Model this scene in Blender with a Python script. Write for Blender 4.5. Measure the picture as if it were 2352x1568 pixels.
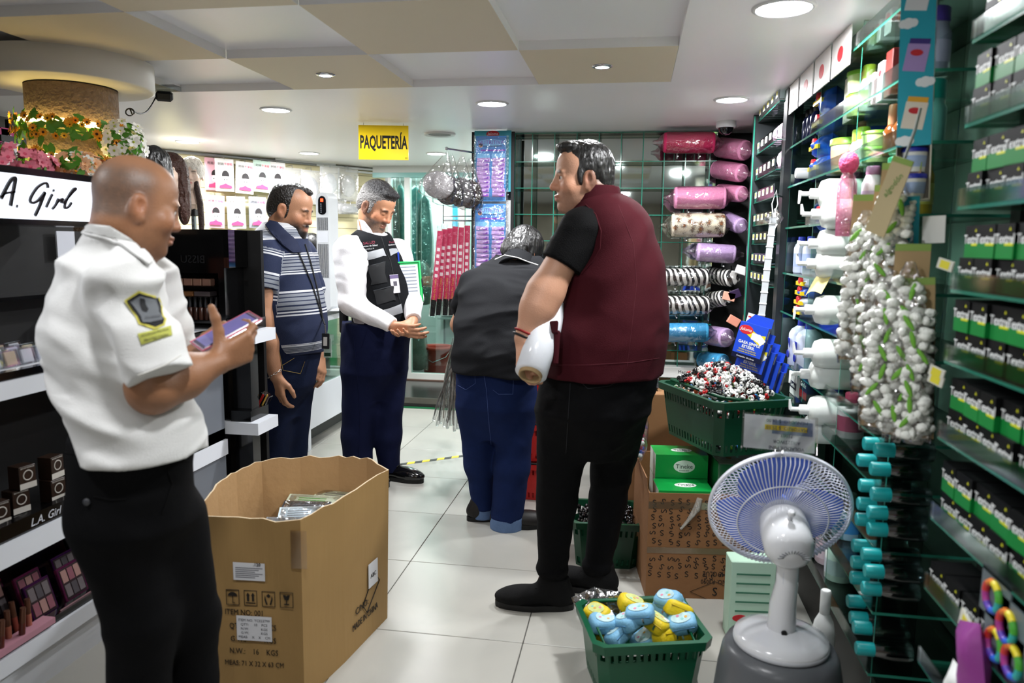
import bpy, bmesh, math, random
import numpy as np
from mathutils import Matrix, Vector, Quaternion
for o in list(bpy.data.objects): bpy.data.objects.remove(o)
SC = bpy.context.scene
COL = SC.collection
rnd = random.Random(7)
PI = math.pi
# ------------------------------------------------------------------ camera
FPX = 1723.0; CXP, CYP = 1176.0, 784.0
YAW, PIT, ROLL, CAMH = .157959, .129744, .012238, 1.424
def _axes():
    cp, sp = math.cos(PIT), math.sin(PIT)
    f = np.array([-math.sin(YAW)*cp, math.cos(YAW)*cp, -sp])
    r = np.array([math.cos(YAW), math.sin(YAW), 0.0]); u = np.cross(r, f)
    r2 = r*math.cos(ROLL)+u*math.sin(ROLL); u2 = np.cross(r2, f)
    return r2, u2, f
AX_R, AX_U, AX_F = _axes()
CAMP = np.array([0.0, 0.0, CAMH])
cam = bpy.data.cameras.new('camera'); camo = bpy.data.objects.new('camera', cam); COL.objects.link(camo)
m = Matrix.Identity(4)
for i in range(3):
    m[i][0] = AX_R[i]; m[i][1] = AX_U[i]; m[i][2] = -AX_F[i]; m[i][3] = CAMP[i]
camo.matrix_world = m
cam.sensor_width = 36.0; cam.lens = FPX/2352*36; cam.clip_start = .05; cam.clip_end = 60
cam.dof.use_dof = True; cam.dof.focus_distance = 3.9; cam.dof.aperture_fstop = 2.8
SC.camera = camo
# ------------------------------------------------------------------ world, exposure
w = bpy.data.worlds.new('world'); SC.world = w; w.use_nodes = True
w.node_tree.nodes['Background'].inputs[0].default_value = (.80, .82, .85, 1)
w.node_tree.nodes['Background'].inputs[1].default_value = .25
SC.view_settings.view_transform = 'Standard'; SC.view_settings.look = 'None'
SC.view_settings.exposure = 0.78; SC.view_settings.gamma = 1.0; SC.view_settings.use_curve_mapping = False
CEIL = 2.14
# ceiling lamps: (x, y, lens radius, power in watts); the housings are built with the ceiling
LAMPS = [(.424, 2.473, .080, 24), (.452, 3.93, .072, 24), (-.745, 3.927, .072, 26), (-1.97, 4.0, .072, 26),
         (-3.27, 5.22, .072, 30), (-1.6, 6.04, .072, 26), (-2.65, 5.95, .072, 30),
         (-.149, 3.17, .027, 7), (-1.342, 3.20, .027, 7),
         (-.5, 1.2, .078, 14), (-1.9, 1.1, .078, 11), (-.16, -.6, .078, 6), (-1.9, -.6, .078, 6), (-.8, -2.1, .078, 8)]  # last lamp is added, to brighten the wall that the mirror reflects
for i, (x, y, r, p) in enumerate(LAMPS):
    L = bpy.data.lights.new('downlight_lamp', 'AREA'); L.shape = 'DISK'; L.size = r*2; L.energy = p*.62
    L.color = (.975, .985, 1.0)
    lo = bpy.data.objects.new('downlight_lamp', L); COL.objects.link(lo)
    lo.location = (x, y, CEIL-.012)
# ------------------------------------------------------------------ pixel helpers (2352 x 1568 frame)
def ray(px, py):
    return AX_R*((px-CXP)/FPX) - AX_U*((py-CYP)/FPX) + AX_F
def onz(px, py, z=0.0):
    d = ray(px, py); return CAMP+d*((z-CAMP[2])/d[2])
def onx(px, py, x):
    d = ray(px, py); return CAMP+d*(x/d[0])
def ony(px, py, y):
    d = ray(px, py); return CAMP+d*(y/d[1])
# ------------------------------------------------------------------ materials
MATS = {}
def lin(c):
    if isinstance(c, str):
        c = c.lstrip('#'); c = [int(c[i:i+2], 16)/255 for i in (0, 2, 4)]
        return tuple(((v/12.92) if v <= .04045 else ((v+.055)/1.055)**2.4) for v in c)
    return tuple(c[:3])
def mat(name, color='#888888', rough=.5, metal=0.0, spec=.4, var=.06, vscale=6.0, bump=0.0, bscale=60.0, bstretch=None, trans=0.0, emit=None, estr=0.0, sheen=0.0, coat=0.0, alpha=1.0):
    if name in MATS: return MATS[name]
    M = bpy.data.materials.new(name); M.use_nodes = True; MATS[name] = M
    nt = M.node_tree; b = nt.nodes['Principled BSDF']; c = lin(color)
    b.inputs['Roughness'].default_value = rough; b.inputs['Metallic'].default_value = metal
    b.inputs['Specular IOR Level'].default_value = spec
    b.inputs['Transmission Weight'].default_value = trans
    b.inputs['Coat Weight'].default_value = coat; b.inputs['Sheen Weight'].default_value = sheen
    b.inputs['Alpha'].default_value = alpha
    tc = nt.nodes.new('ShaderNodeTexCoord')
    if var > 0:
        n = nt.nodes.new('ShaderNodeTexNoise'); n.inputs['Scale'].default_value = vscale; n.inputs['Detail'].default_value = 4
        nt.links.new(tc.outputs['Object'], n.inputs['Vector'])
        mx = nt.nodes.new('ShaderNodeMix'); mx.data_type = 'RGBA'
        mx.inputs['A'].default_value = (*[v*(1-var) for v in c], 1); mx.inputs['B'].default_value = (*[min(1, v*(1+var)+.004*var) for v in c], 1)
        nt.links.new(n.outputs['Fac'], mx.inputs['Factor']); nt.links.new(mx.outputs['Result'], b.inputs['Base Color'])
    else: b.inputs['Base Color'].default_value = (*c, 1)
    if bump > 0:
        n2 = nt.nodes.new('ShaderNodeTexNoise'); n2.inputs['Scale'].default_value = bscale; n2.inputs['Detail'].default_value = 3
        if bstretch:
            mp = nt.nodes.new('ShaderNodeMapping'); mp.inputs['Scale'].default_value = bstretch
            nt.links.new(tc.outputs['Object'], mp.inputs['Vector']); nt.links.new(mp.outputs['Vector'], n2.inputs['Vector'])
        else: nt.links.new(tc.outputs['Object'], n2.inputs['Vector'])
        bp = nt.nodes.new('ShaderNodeBump'); bp.inputs['Strength'].default_value = bump; bp.inputs['Distance'].default_value = .01
        nt.links.new(n2.outputs['Fac'], bp.inputs['Height']); nt.links.new(bp.outputs['Normal'], b.inputs['Normal'])
    if emit is not None:
        b.inputs['Emission Color'].default_value = (*lin(emit), 1); b.inputs['Emission Strength'].default_value = estr
    return M
def clear(name, tint='#ffffff', gloss=.12, rough=.05, bump=0.0, bscale=30.0, opac=0.0, ocol='#ffffff'):
    """thin clear sheet: see-through, with a glossy skin (cheap glass / plastic film); opac adds a milky body"""
    if name in MATS: return MATS[name]
    M = bpy.data.materials.new(name); M.use_nodes = True; MATS[name] = M; nt = M.node_tree
    nt.nodes.remove(nt.nodes['Principled BSDF']); out = nt.nodes['Material Output']
    tr = nt.nodes.new('ShaderNodeBsdfTransparent'); tr.inputs[0].default_value = (*lin(tint), 1)
    gl = nt.nodes.new('ShaderNodeBsdfGlossy'); gl.inputs['Roughness'].default_value = rough
    lw = nt.nodes.new('ShaderNodeLayerWeight'); lw.inputs['Blend'].default_value = .35
    ma = nt.nodes.new('ShaderNodeMath'); ma.operation = 'MULTIPLY_ADD'; ma.inputs[1].default_value = .55; ma.inputs[2].default_value = gloss*.5
    nt.links.new(lw.outputs['Fresnel'], ma.inputs[0])
    base = tr.outputs[0]
    if opac > 0:
        df = nt.nodes.new('ShaderNodeBsdfDiffuse'); df.inputs[0].default_value = (*lin(ocol), 1)
        m0 = nt.nodes.new('ShaderNodeMixShader'); m0.inputs[0].default_value = opac
        nt.links.new(tr.outputs[0], m0.inputs[1]); nt.links.new(df.outputs[0], m0.inputs[2]); base = m0.outputs[0]
    mx = nt.nodes.new('ShaderNodeMixShader')
    nt.links.new(ma.outputs[0], mx.inputs[0]); nt.links.new(base, mx.inputs[1]); nt.links.new(gl.outputs[0], mx.inputs[2])
    nt.links.new(mx.outputs[0], out.inputs['Surface'])
    if bump > 0:
        tc = nt.nodes.new('ShaderNodeTexCoord'); n2 = nt.nodes.new('ShaderNodeTexNoise'); n2.inputs['Scale'].default_value = bscale; n2.inputs['Detail'].default_value = 2
        nt.links.new(tc.outputs['Object'], n2.inputs['Vector'])
        bp = nt.nodes.new('ShaderNodeBump'); bp.inputs['Strength'].default_value = bump; bp.inputs['Distance'].default_value = .02
        nt.links.new(n2.outputs['Fac'], bp.inputs['Height']); nt.links.new(bp.outputs['Normal'], gl.inputs['Normal'])
    return M
# ------------------------------------------------------------------ mesh builder
def frame(o, z, x=None):
    """4x4 with origin o, local z along z, local x near x"""
    z = Vector(z).normalized()
    x = Vector(x) if x is not None else (Vector((1, 0, 0)) if abs(z.x) < .9 else Vector((0, 1, 0)))
    x = (x-z*x.dot(z)).normalized(); y = z.cross(x)
    M_ = Matrix.Identity(4)
    for i in range(3): M_[i][0] = x[i]; M_[i][1] = y[i]; M_[i][2] = z[i]; M_[i][3] = o[i]
    return M_
def T(x=0, y=0, z=0): return Matrix.Translation((x, y, z))
def RZ(a): return Matrix.Rotation(a, 4, 'Z')
def RX(a): return Matrix.Rotation(a, 4, 'X')
def RY(a): return Matrix.Rotation(a, 4, 'Y')
class MB:
    def __init__(s, M=None): s.v = []; s.f = []; s.mi = []; s.sm = []; s.M = M
    def add(s, vs, fs, mi=0, smooth=False, M=None):
        n = len(s.v)
        X = M if s.M is None else (s.M if M is None else s.M @ M)
        if X is not None: vs = [tuple(X @ Vector(v)) for v in vs]
        s.v += [tuple(v) for v in vs]
        for f in fs: s.f.append(tuple(i+n for i in f)); s.mi.append(mi); s.sm.append(smooth)
        return s
    def box(s, a, b, mi=0, M=None, fm=None):
        x0, y0, z0 = a; x1, y1, z1 = b
        vs = [(x0, y0, z0), (x1, y0, z0), (x1, y1, z0), (x0, y1, z0), (x0, y0, z1), (x1, y0, z1), (x1, y1, z1), (x0, y1, z1)]
        fs = [(3, 2, 1, 0), (4, 5, 6, 7), (0, 1, 5, 4), (1, 2, 6, 5), (2, 3, 7, 6), (3, 0, 4, 7)]  # bottom top front(-y) right(+x) back left
        if fm is None: return s.add(vs, fs, mi, False, M)
        n = len(s.v); s.add(vs, fs, mi, False, M)
        for k, v in fm.items(): s.mi[len(s.mi)-6+k] = v
        return s
    def cbox(s, c, d, b=.003, mi=0, M=None):
        """box centred at c, size d, chamfered edges"""
        hx, hy, hz = d[0]/2, d[1]/2, d[2]/2; b = min(b, hx*.9, hy*.9, hz*.9)
        vs = []
        for sx in (-1, 1):
            for sy in (-1, 1):
                for sz in (-1, 1):
                    vs += [(c[0]+sx*hx, c[1]+sy*(hy-b), c[2]+sz*(hz-b)), (c[0]+sx*(hx-b), c[1]+sy*hy, c[2]+sz*(hz-b)), (c[0]+sx*(hx-b), c[1]+sy*(hy-b), c[2]+sz*hz)]
        def I(sx, sy, sz, k): return ((sx > 0)*4+(sy > 0)*2+(sz > 0))*3+k
        fs = []
        for q in (-1, 1):
            A = [I(q, -1, -1, 0), I(q, 1, -1, 0), I(q, 1, 1, 0), I(q, -1, 1, 0)]; fs.append(A if q > 0 else A[::-1])
            A = [I(-1, q, -1, 1), I(-1, q, 1, 1), I(1, q, 1, 1), I(1, q, -1, 1)]; fs.append(A if q > 0 else A[::-1])
            A = [I(-1, -1, q, 2), I(1, -1, q, 2), I(1, 1, q, 2), I(-1, 1, q, 2)]; fs.append(A if q > 0 else A[::-1])
            for r in (-1, 1):
                A = [I(q, r, -1, 0), I(q, r, -1, 1), I(q, r, 1, 1), I(q, r, 1, 0)]; fs.append(A if q*r > 0 else A[::-1])
                A = [I(q, -1, r, 0), I(q, 1, r, 0), I(q, 1, r, 2), I(q, -1, r, 2)]; fs.append(A if q*r > 0 else A[::-1])
                A = [I(-1, q, r, 1), I(-1, q, r, 2), I(1, q, r, 2), I(1, q, r, 1)]; fs.append(A if q*r > 0 else A[::-1])
                for t in (-1, 1):
                    A = [I(q, r, t, 0), I(q, r, t, 1), I(q, r, t, 2)]; fs.append(A if q*r*t > 0 else A[::-1])
        return s.add(vs, fs, mi, False, M)
    def lathe(s, prof, n=20, mi=0, M=None, smooth=True, sx=1.0, sy=1.0, cap=True):
        """prof: list of (r, z) bottom to top around local z; mi may be a list per segment"""
        vs = []; fs = []
        for r, z in prof:
            for i in range(n): a = 2*PI*i/n; vs.append((r*math.cos(a)*sx, r*math.sin(a)*sy, z))
        for j in range(len(prof)-1):
            for i in range(n): k = (i+1) % n; fs.append((j*n+i, j*n+k, (j+1)*n+k, (j+1)*n+i))
        n0 = len(s.mi); s.add(vs, fs, 0 if isinstance(mi, (list, tuple)) else mi, smooth, M)
        if isinstance(mi, (list, tuple)):
            for j in range(len(prof)-1):
                for i in range(n): s.mi[n0+j*n+i] = mi[j]
        if cap:
            m0 = mi[0] if isinstance(mi, (list, tuple)) else mi; m1 = mi[-1] if isinstance(mi, (list, tuple)) else mi
            if prof[0][0] > 1e-6: s.add([vs[i] for i in range(n)][::-1], [tuple(range(n))], m0, False, M)
            if prof[-1][0] > 1e-6: s.add([vs[(len(prof)-1)*n+i] for i in range(n)], [tuple(range(n))], m1, False, M)
        return s
    def tube(s, pts, r, n=8, mi=0, M=None, closed=False, smooth=True, flat=None):
        """tube along a path; r a number or list; flat=(a,b) scales the section"""
        P = [Vector(p) for p in pts]; m_ = len(P); vs = []; fs = []
        R_ = r if isinstance(r, (list, tuple)) else [r]*m_
        up = None
        for i in range(m_):
            t = (P[(i+1) % m_]-P[i-1]) if closed else (P[min(i+1, m_-1)]-P[max(i-1, 0)])
            if t.length < 1e-9: t = Vector((0, 0, 1))
            t.normalize()
            if up is None: up = Vector((0, 0, 1)) if abs(t.z) < .9 else Vector((0, 1, 0))
            a = (up-t*up.dot(t))
            if a.length < 1e-5: a = t.orthogonal()
            a.normalize(); b = t.cross(a); up = a
            fa, fb = flat if flat else (1, 1)
            for k in range(n): q = 2*PI*k/n; vs.append(P[i]+(a*math.cos(q)*fa+b*math.sin(q)*fb)*R_[i])
        for i in range(m_ if closed else m_-1):
            j = (i+1) % m_
            for k in range(n): l = (k+1) % n; fs.append((i*n+k, i*n+l, j*n+l, j*n+k))
        s.add(vs, fs, mi, smooth, M)
        if not closed:
            s.add([vs[k] for k in range(n)][::-1], [tuple(range(n))], mi, False, M); s.add(vs[-n:], [tuple(range(n))], mi, False, M)
        return s
    def prism(s, poly, h, mi=0, M=None, mtop=None, mbot=None):
        """polygon (x, y) extruded along local z from 0 to h"""
        n = len(poly); vs = [(x, y, 0) for x, y in poly]+[(x, y, h) for x, y in poly]
        n0 = len(s.mi)
        s.add(vs, [tuple(range(n))[::-1], tuple(range(n, 2*n))]+[(i, (i+1) % n, (i+1) % n+n, i+n) for i in range(n)], mi, False, M)
        if mtop is not None: s.mi[n0+1] = mtop
        if mbot is not None: s.mi[n0] = mbot
        return s
    def ell(s, c, r, mi=0, n=12, m=8, M=None):
        pr = [(math.sin(PI*j/m), -math.cos(PI*j/m)) for j in range(m+1)]
        vs = []; fs = []
        for a, z in pr:
            for i in range(n): q = 2*PI*i/n; vs.append((c[0]+a*math.cos(q)*r[0], c[1]+a*math.sin(q)*r[1], c[2]+z*r[2]))
        for j in range(m):
            for i in range(n): k = (i+1) % n; fs.append((j*n+i, j*n+k, (j+1)*n+k, (j+1)*n+i))
        return s.add(vs, fs, mi, True, M)
    def quad(s, a, b, c, d, mi=0, M=None): return s.add([a, b, c, d], [(0, 1, 2, 3)], mi, False, M)
    def grid(s, fn, nu, nv, mi=0, M=None, smooth=True):
        vs = [fn(i/nu, j/nv) for j in range(nv+1) for i in range(nu+1)]
        fs = [(j*(nu+1)+i, j*(nu+1)+i+1, (j+1)*(nu+1)+i+1, (j+1)*(nu+1)+i) for j in range(nv) for i in range(nu)]
        return s.add(vs, fs, mi, smooth, M)
    def mesh(s, name, mats):
        me = bpy.data.meshes.new(name); me.from_pydata(s.v, [], s.f)
        for m_ in (mats if isinstance(mats, (list, tuple)) else [mats]): me.materials.append(m_)
        me.polygons.foreach_set('material_index', s.mi); me.polygons.foreach_set('use_smooth', s.sm); me.update()
        return me
def setp(o, label=None, cat=None, group=None, kind=None):
    if label: o['label'] = label
    if cat: o['category'] = cat
    if group: o['group'] = group
    if kind: o['kind'] = kind
    return o
def ob(name, mb, mats, parent=None, loc=None, M=None, label=None, cat=None, group=None, kind=None):
    me = mb if isinstance(mb, bpy.types.Mesh) else mb.mesh(name, mats)
    o = bpy.data.objects.new(name, me); COL.objects.link(o)
    if parent is not None: o.parent = parent
    if M is not None: o.matrix_basis = M
    elif loc is not None: o.location = loc
    return setp(o, label, cat, group, kind)
def thing(name, label, cat, loc=(0, 0, 0), rz=0.0, group=None, M=None, kind=None):
    o = bpy.data.objects.new(name, None); COL.objects.link(o); o.empty_display_size = .05
    if M is not None: o.matrix_basis = M
    else: o.location = loc; o.rotation_euler = (0, 0, rz)
    return setp(o, label, cat, group, kind)
def dup(o, M=None, label=None, group=None, parent=None):
    """copy of a thing with its parts and sub-parts"""
    c = o.copy(); COL.objects.link(c)
    if parent is not None: c.parent = parent
    if M is not None: c.matrix_basis = M
    if label: c['label'] = label
    if group: c['group'] = group
    for ch in o.children: dup(ch, parent=c)
    return c
_txt = {}
def text(s, size, m_, parent, M, align='CENTER', name='lettering', ext=.0006, sx=1.0, shear=0.0, bold=0.0):
    """flat lettering as a thin mesh: local x along the text, y up, z out of the surface"""
    key = (s, size, align, ext, sx, shear, bold, m_.name)
    if key not in _txt:
        cu = bpy.data.curves.new('lettering', 'FONT'); cu.body = s; cu.size = size; cu.align_x = align; cu.align_y = 'CENTER'
        cu.extrude = ext; cu.shear = shear; cu.offset = bold; cu.resolution_u = 2
        t = bpy.data.objects.new('tmp_text', cu); COL.objects.link(t)
        dg = bpy.context.evaluated_depsgraph_get(); dg.update()
        me = bpy.data.meshes.new_from_object(t.evaluated_get(dg)); bpy.data.objects.remove(t)
        if sx != 1.0: me.transform(Matrix.Diagonal((sx, 1, 1, 1)))
        me.materials.clear(); me.materials.append(m_); _txt[key] = me
    return ob(name, _txt[key], None, parent, M=M)
# ------------------------------------------------------------------ the room
def tilemat():
    M = mat('porcelain_tile', '#b7b3a6', .30, var=0, spec=.5); nt = M.node_tree; b = nt.nodes['Principled BSDF']
    tc = nt.nodes.new('ShaderNodeTexCoord'); oi = nt.nodes.new('ShaderNodeObjectInfo'); ad = nt.nodes.new('ShaderNodeVectorMath'); ad.operation = 'MULTIPLY_ADD'
    ad.inputs[1].default_value = (1, 1, 1); nt.links.new(tc.outputs['Object'], ad.inputs[0]); nt.links.new(oi.outputs['Location'], ad.inputs[2])
    n = nt.nodes.new('ShaderNodeTexNoise'); n.inputs['Scale'].default_value = 2.2; n.inputs['Detail'].default_value = 8; n.inputs['Distortion'].default_value = .8
    nt.links.new(ad.outputs[0], n.inputs['Vector']); r = nt.nodes.new('ShaderNodeValToRGB')
    r.color_ramp.elements[0].position = .3; r.color_ramp.elements[0].color = (*lin('#a3a29c'), 1); r.color_ramp.elements[1].position = .7; r.color_ramp.elements[1].color = (*lin('#b2b0a8'), 1)
    nt.links.new(n.outputs['Fac'], r.inputs[0]); nt.links.new(r.outputs[0], b.inputs['Base Color'])
    return M
floor = ob('floor', MB().box((-4.6, -3.2, -.06), (1.6, 9.0, -.004)), mat('grout', '#4b4a47', .9), kind='structure', label='pale porcelain tiled shop floor')
tm = MB().cbox((0, 0, -.005), (.5965, .5965, .01), .0015).mesh('tile', [tilemat()])
for i in range(-7, 3):
    for j in range(-9, 8):
        x0 = -.347+.6*i; y0 = 2.514+.6*j
        if y0+.6 > 6.75: continue
        ob('tile', tm, None, floor, loc=(x0+.3, y0+.3, 0))
# striped marking tape on the floor
a = onz(900, 1069); b = onz(1070, 1046); d = b-a; L = np.linalg.norm(d); tp = thing('floor_tape', 'yellow and black striped marking tape on the floor', 'tape', (a[0], a[1], 0), math.atan2(d[1], d[0]))
for i in range(10):
    sk = .012; x0 = L*i/10; x1 = L*(i+1)/10; mm = mat('tape_yellow', '#d8c51e', .5) if i % 2 == 0 else mat('tape_black', '#20201f', .5)
    ob('stripe', MB().prism([(x0-sk, -.02), (x1-sk, -.02), (x1+sk, .02), (x0+sk, .02)], .0012, M=T(0, 0, .0003)), mm, tp)
# ceiling with checkerboard of flush tan panels and recessed white coffers
cw = mat('ceiling_white', '#f3f3f6', .34, var=.02, vscale=1.5, spec=.35); ct = mat('ceiling_tan', '#d9cdb4', .55, var=.02, vscale=2); cs = mat('ceiling_edge', '#f0efee', .6, var=.02)
ceiling = ob('ceiling', MB().box((-4.6, -3.2, CEIL+.034), (1.6, 9.0, CEIL+.10)), cw, kind='structure', label='white ceiling with tan checkerboard panels')
GX = [.139-.588*k for k in range(7)]; GY = [3.495-.61*k for k in range(5)]
fld = lambda x0, y0, x1, y1: ob('plaster_field', MB().box((x0, y0, CEIL), (x1, y1, CEIL+.036)), cw, ceiling)
fld(-4.6, GY[0], 1.6, 9.0); fld(GX[0], -3.2, 1.6, GY[0]); fld(-4.6, -3.2, GX[0], GY[-1]); fld(-4.6, GY[-1], GX[-1], GY[0])
for i in range(6):
    for j in range(4):
        if (i+j) % 2 == 0: ob('tan_panel', MB().box((GX[i+1]+.001, GY[j+1]+.001, CEIL), (GX[i]-.001, GY[j]-.001, CEIL+.034), fm={0: 1, 1: 0, 2: 0, 3: 0, 4: 0, 5: 0}), [cs, ct], ceiling)
# walls
stone = mat('rough_plaster', '#6d6a66', .95, var=.35, vscale=7, bump=1.0, bscale=22)
ob('wall_left', MB().box((-4.5, -3.2, 0), (-3.75, 5.57, CEIL+.05)), stone, kind='structure', label='rough grey left wall of the shop')
ob('wall_right', MB().box((1.06, -3.2, 0), (1.5, 5.4, CEIL+.05)), mat('dark_panel', '#0b0c0c', .5, var=.3, vscale=3), kind='structure', label='black panelled right wall behind the glass shelves')
wb = ob('wall_back', MB().box((-.80, 5.08, 0), (1.06, 5.4, CEIL+.05)), mat('back_panel_dark', '#1d1e1f', .6), kind='structure', label='dark back wall behind the glass grid shelf')
ob('wall_front', MB().box((-4.5, -3.5, 0), (1.5, -3.2, CEIL+.05)), mat('front_wall', '#b9ae9e', .7, var=.5, vscale=3), kind='structure', label='shop wall behind the camera')
# slatted display wall across the corner
W0 = np.array((-3.75, 5.57, 0)); W1 = np.array((-2.47, 7.28, 0)); WD = (W1-W0)/np.linalg.norm(W1-W0); WN = np.array((WD[1], -WD[0], 0)); WL = np.linalg.norm(W1-W0)
def onwall(px, py, off=.02):
    d = ray(px, py); t = ((W0+WN*off-CAMP)@WN)/(d@WN); return CAMP+d*t
Mw = Matrix.Identity(4)
for i in range(3): Mw[i][0] = WD[i]; Mw[i][1] = -WN[i]; Mw[i][2] = (0, 0, 1)[i]; Mw[i][3] = W0[i]
ws = ob('wall_corner', MB().box((-.05, .012, 0), (WL+.02, .2, CEIL+.04)), mat('slat_groove', '#8e8463', .8), M=Mw, kind='structure', label='cream slatted display wall across the corner')
sm_ = MB().box((0, 0, 0), (WL, .013, .098)).mesh('slat', [mat('slat_cream', '#d9cfa6', .5, var=.04)])
for k in range(21): ob('slat', sm_, None, ws, loc=(0, 0, .02+k*.102))
ob('top_rail', MB().tube([(-.2, -.03, CEIL-.02), (.3, -.03, CEIL-.02), (WL-.2, -.03, CEIL-.02), (WL-.03, -.02, CEIL-.02), (WL+.02, .06, CEIL-.02)], .014, 8), mat('rail_grey', '#8d9092', .35, .6), ws)
ob('slat_return', MB().box((WL-.01, .0, .02), (WL+.02, .22, CEIL-.04)), mat('slat_cream', '#d9cfa6'), ws)
# step and glazed partition at the back
st = ob('trim_1', MB().box((-3.0, 6.16, -.02), (-.85, 6.98, .095)), mat('step_stone', '#1c1b1a', .18, var=.7, vscale=8), kind='structure', label='dark stone step in front of the glass doors')
ob('riser_face', MB().box((-3.0, 6.150, .045), (-.85, 6.162, .095)), mat('step_lit', '#595850', .25, var=.3, vscale=9), st)  # paler upper band: light on the glossy stone put into the colour
ob('green_strip', MB().box((-3.0, 6.145, .0), (-.85, 6.16, .014)), mat('strip_green', '#1c7a4c', .5), st)
YG = 7.0; fr_ = mat('frame_white', '#c6c9c4', .35, var=.02)
gl_teal = clear('glass_teal', '#def5f0', .12, .03); gl_edge = mat('glass_edge', '#2f7f6b', .12, var=.05, spec=.8)
gl = clear('glass_clear', '#f0fbf7', .10, .02)
wx = lambda px: ony(px, 600, YG)[0]
win = ob('window_1', MB().box((-2.47, YG-.03, 2.07), (-.80, YG+.03, CEIL+.02)), fr_, kind='structure', label='glazed partition with white frames at the back')
for px, w_ in ((898, .03), (938, .055), (1062, .05)): ob('frame_post', MB().box((wx(px)-w_/2, YG-.03, .095), (wx(px)+w_/2, YG+.03, 2.07)), fr_, win)
ob('sill_rail', MB().box((wx(938), YG-.032, .095), (-.80, YG+.032, .16)), fr_, win); ob('header_rail', MB().box((-2.47, YG-.035, 2.03), (-.80, YG+.035, 2.075)), mat('frame_teal', '#7fb3ad', .3), win)
for a_, b_ in ((898, 936), (941, 1060), (1064, 1085)): ob('pane', MB().box((wx(a_), YG-.004, .16), (wx(b_), YG+.004, 2.03)), gl_teal, win)
ob('threshold', MB().box((-2.5, YG-.06, .09), (-.80, YG+.04, .105)), mat('threshold_brown', '#5a4338', .4), win)
# bright room behind the glass
ob('wall_far', MB().box((-4.5, 8.7, 0), (1.5, 9.0, CEIL+.05)), mat('far_wall', '#e3e6e2', .6, var=.02), kind='structure', label='white wall of the room behind the glass')
ob('wall_side', MB().box((-.62, 5.4, 0), (-.5, 8.7, CEIL+.05)), mat('far_wall', '#e3e6e2'), kind='structure', label='white side wall behind the glass')
pc = ob('trim_2', MB().box((-1.86, 7.9, 0), (-1.66, 8.1, CEIL+.03)), mat('far_wall', '#e3e6e2'), kind='structure', label='white square pillar behind the glass')
LB = bpy.data.lights.new('back_room_lamp', 'AREA'); LB.size = 1.2; LB.energy = 34; lo = bpy.data.objects.new('back_room_lamp', LB); COL.objects.link(lo); lo.location = (-1.9, 8.0, CEIL-.02)
# ---- ceiling lamps
chrome = mat('chrome', '#c9ccd0', .15, 1.0, var=.02); lens = mat('lamp_lens', '#ffffff', .4, var=0, emit='#fbfaff', estr=16.0); trimw = mat('lamp_trim', '#dcdee0', .35, var=.02)
lamp_lbl = {0: 'round ceiling downlight above the bottle shelves', 1: 'round ceiling downlight above the wire shelf corner', 2: 'round ceiling downlight in the middle of the plain white ceiling', 3: 'round ceiling downlight on plain ceiling left of the yellow sign', 4: 'round ceiling downlight before the mannequin heads', 5: 'round ceiling downlight before the glass doors', 6: 'round ceiling downlight over the slatted corner wall', 7: 'small chrome spotlight in the tan panel above the maroon vest man', 8: 'small chrome spotlight in the tan panel above the striped polo man'}
for i, (x, y, r, p) in enumerate(LAMPS):
    small = r < .05
    t = thing('spotlight' if small else 'downlight', lamp_lbl.get(i, 'unseen round ceiling downlight behind the camera'), 'light', (x, y, CEIL), group=None if i in lamp_lbl else 'downlights behind the camera')
    R1 = .042 if small else r+.014
    ob('trim_ring', MB().lathe([(r, -.004), (r+.003, -.008), (R1, -.003), (R1, .0005)], 32, cap=False), chrome if small else trimw, t)
    ob('lens', MB().lathe([(r+.002, -.005), (.001, -.0055)], 28, cap=False), lens, t)
# ---- round cork column with ceiling disc
CC = (-2.30, 2.86)
cork = mat('cork_bark', '#6f5c4b', .95, var=.5, vscale=55, bump=1.0, bscale=70)
cl_ = thing('column', 'round cork-covered column wound with lit flower garlands', 'column', (CC[0], CC[1], 0))
ob('shaft', MB().lathe([(.165, 0), (.168, 1.0), (.17, 2.03)], 48), cork, cl_)
ds = ob('ceiling_disc', MB().lathe([(.17, 2.035), (.30, 2.035), (.312, 2.04), (.312, CEIL+.002)], 64, cap=False), mat('disc_white', '#d3cfc6', .5, var=.02), cl_, label='white round ceiling disc')
# ---- yellow hanging sign
a = onz(823, 282, CEIL-.001); b = onz(938, 284, CEIL-.001); d = b-a; d[2] = 0; L = np.linalg.norm(d); Fm = frame((a+b)/2+np.array((0, 0, -.115)), np.array((d[1], -d[0], 0)), d)
sg = thing('hanging_sign', 'yellow sign reading PAQUETERÍA hanging from the ceiling', 'sign', M=Fm)
ob('board', MB().cbox((0, 0, 0), (L, .205, .004), .001), mat('sign_yellow', '#f2cf0a', .3, var=.02), sg)
text('PAQUETERÍA', .108, mat('sign_black', '#0d0d0b', .5), sg, T(0, -.002, .0022), sx=.455, bold=.003)
ob('maker_mark', MB().box((L/2-.022, -.095, .002), (L/2-.006, -.085, .0026)), mat('sign_mark', '#b9a41a', .5), sg)
mb = MB(); mb.tube([(-L*.4, .1, 0), (-L*.4, .118, 0)], .001, 5); ob('hanging_wire', mb, mat('wire_grey', '#8a8a88', .4, .7), sg); ob('hanging_wire', MB().tube([(L*.4, .1, 0), (L*.4, .118, 0)], .001, 5), mat('wire_grey', '#8a8a88'), sg)
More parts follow.
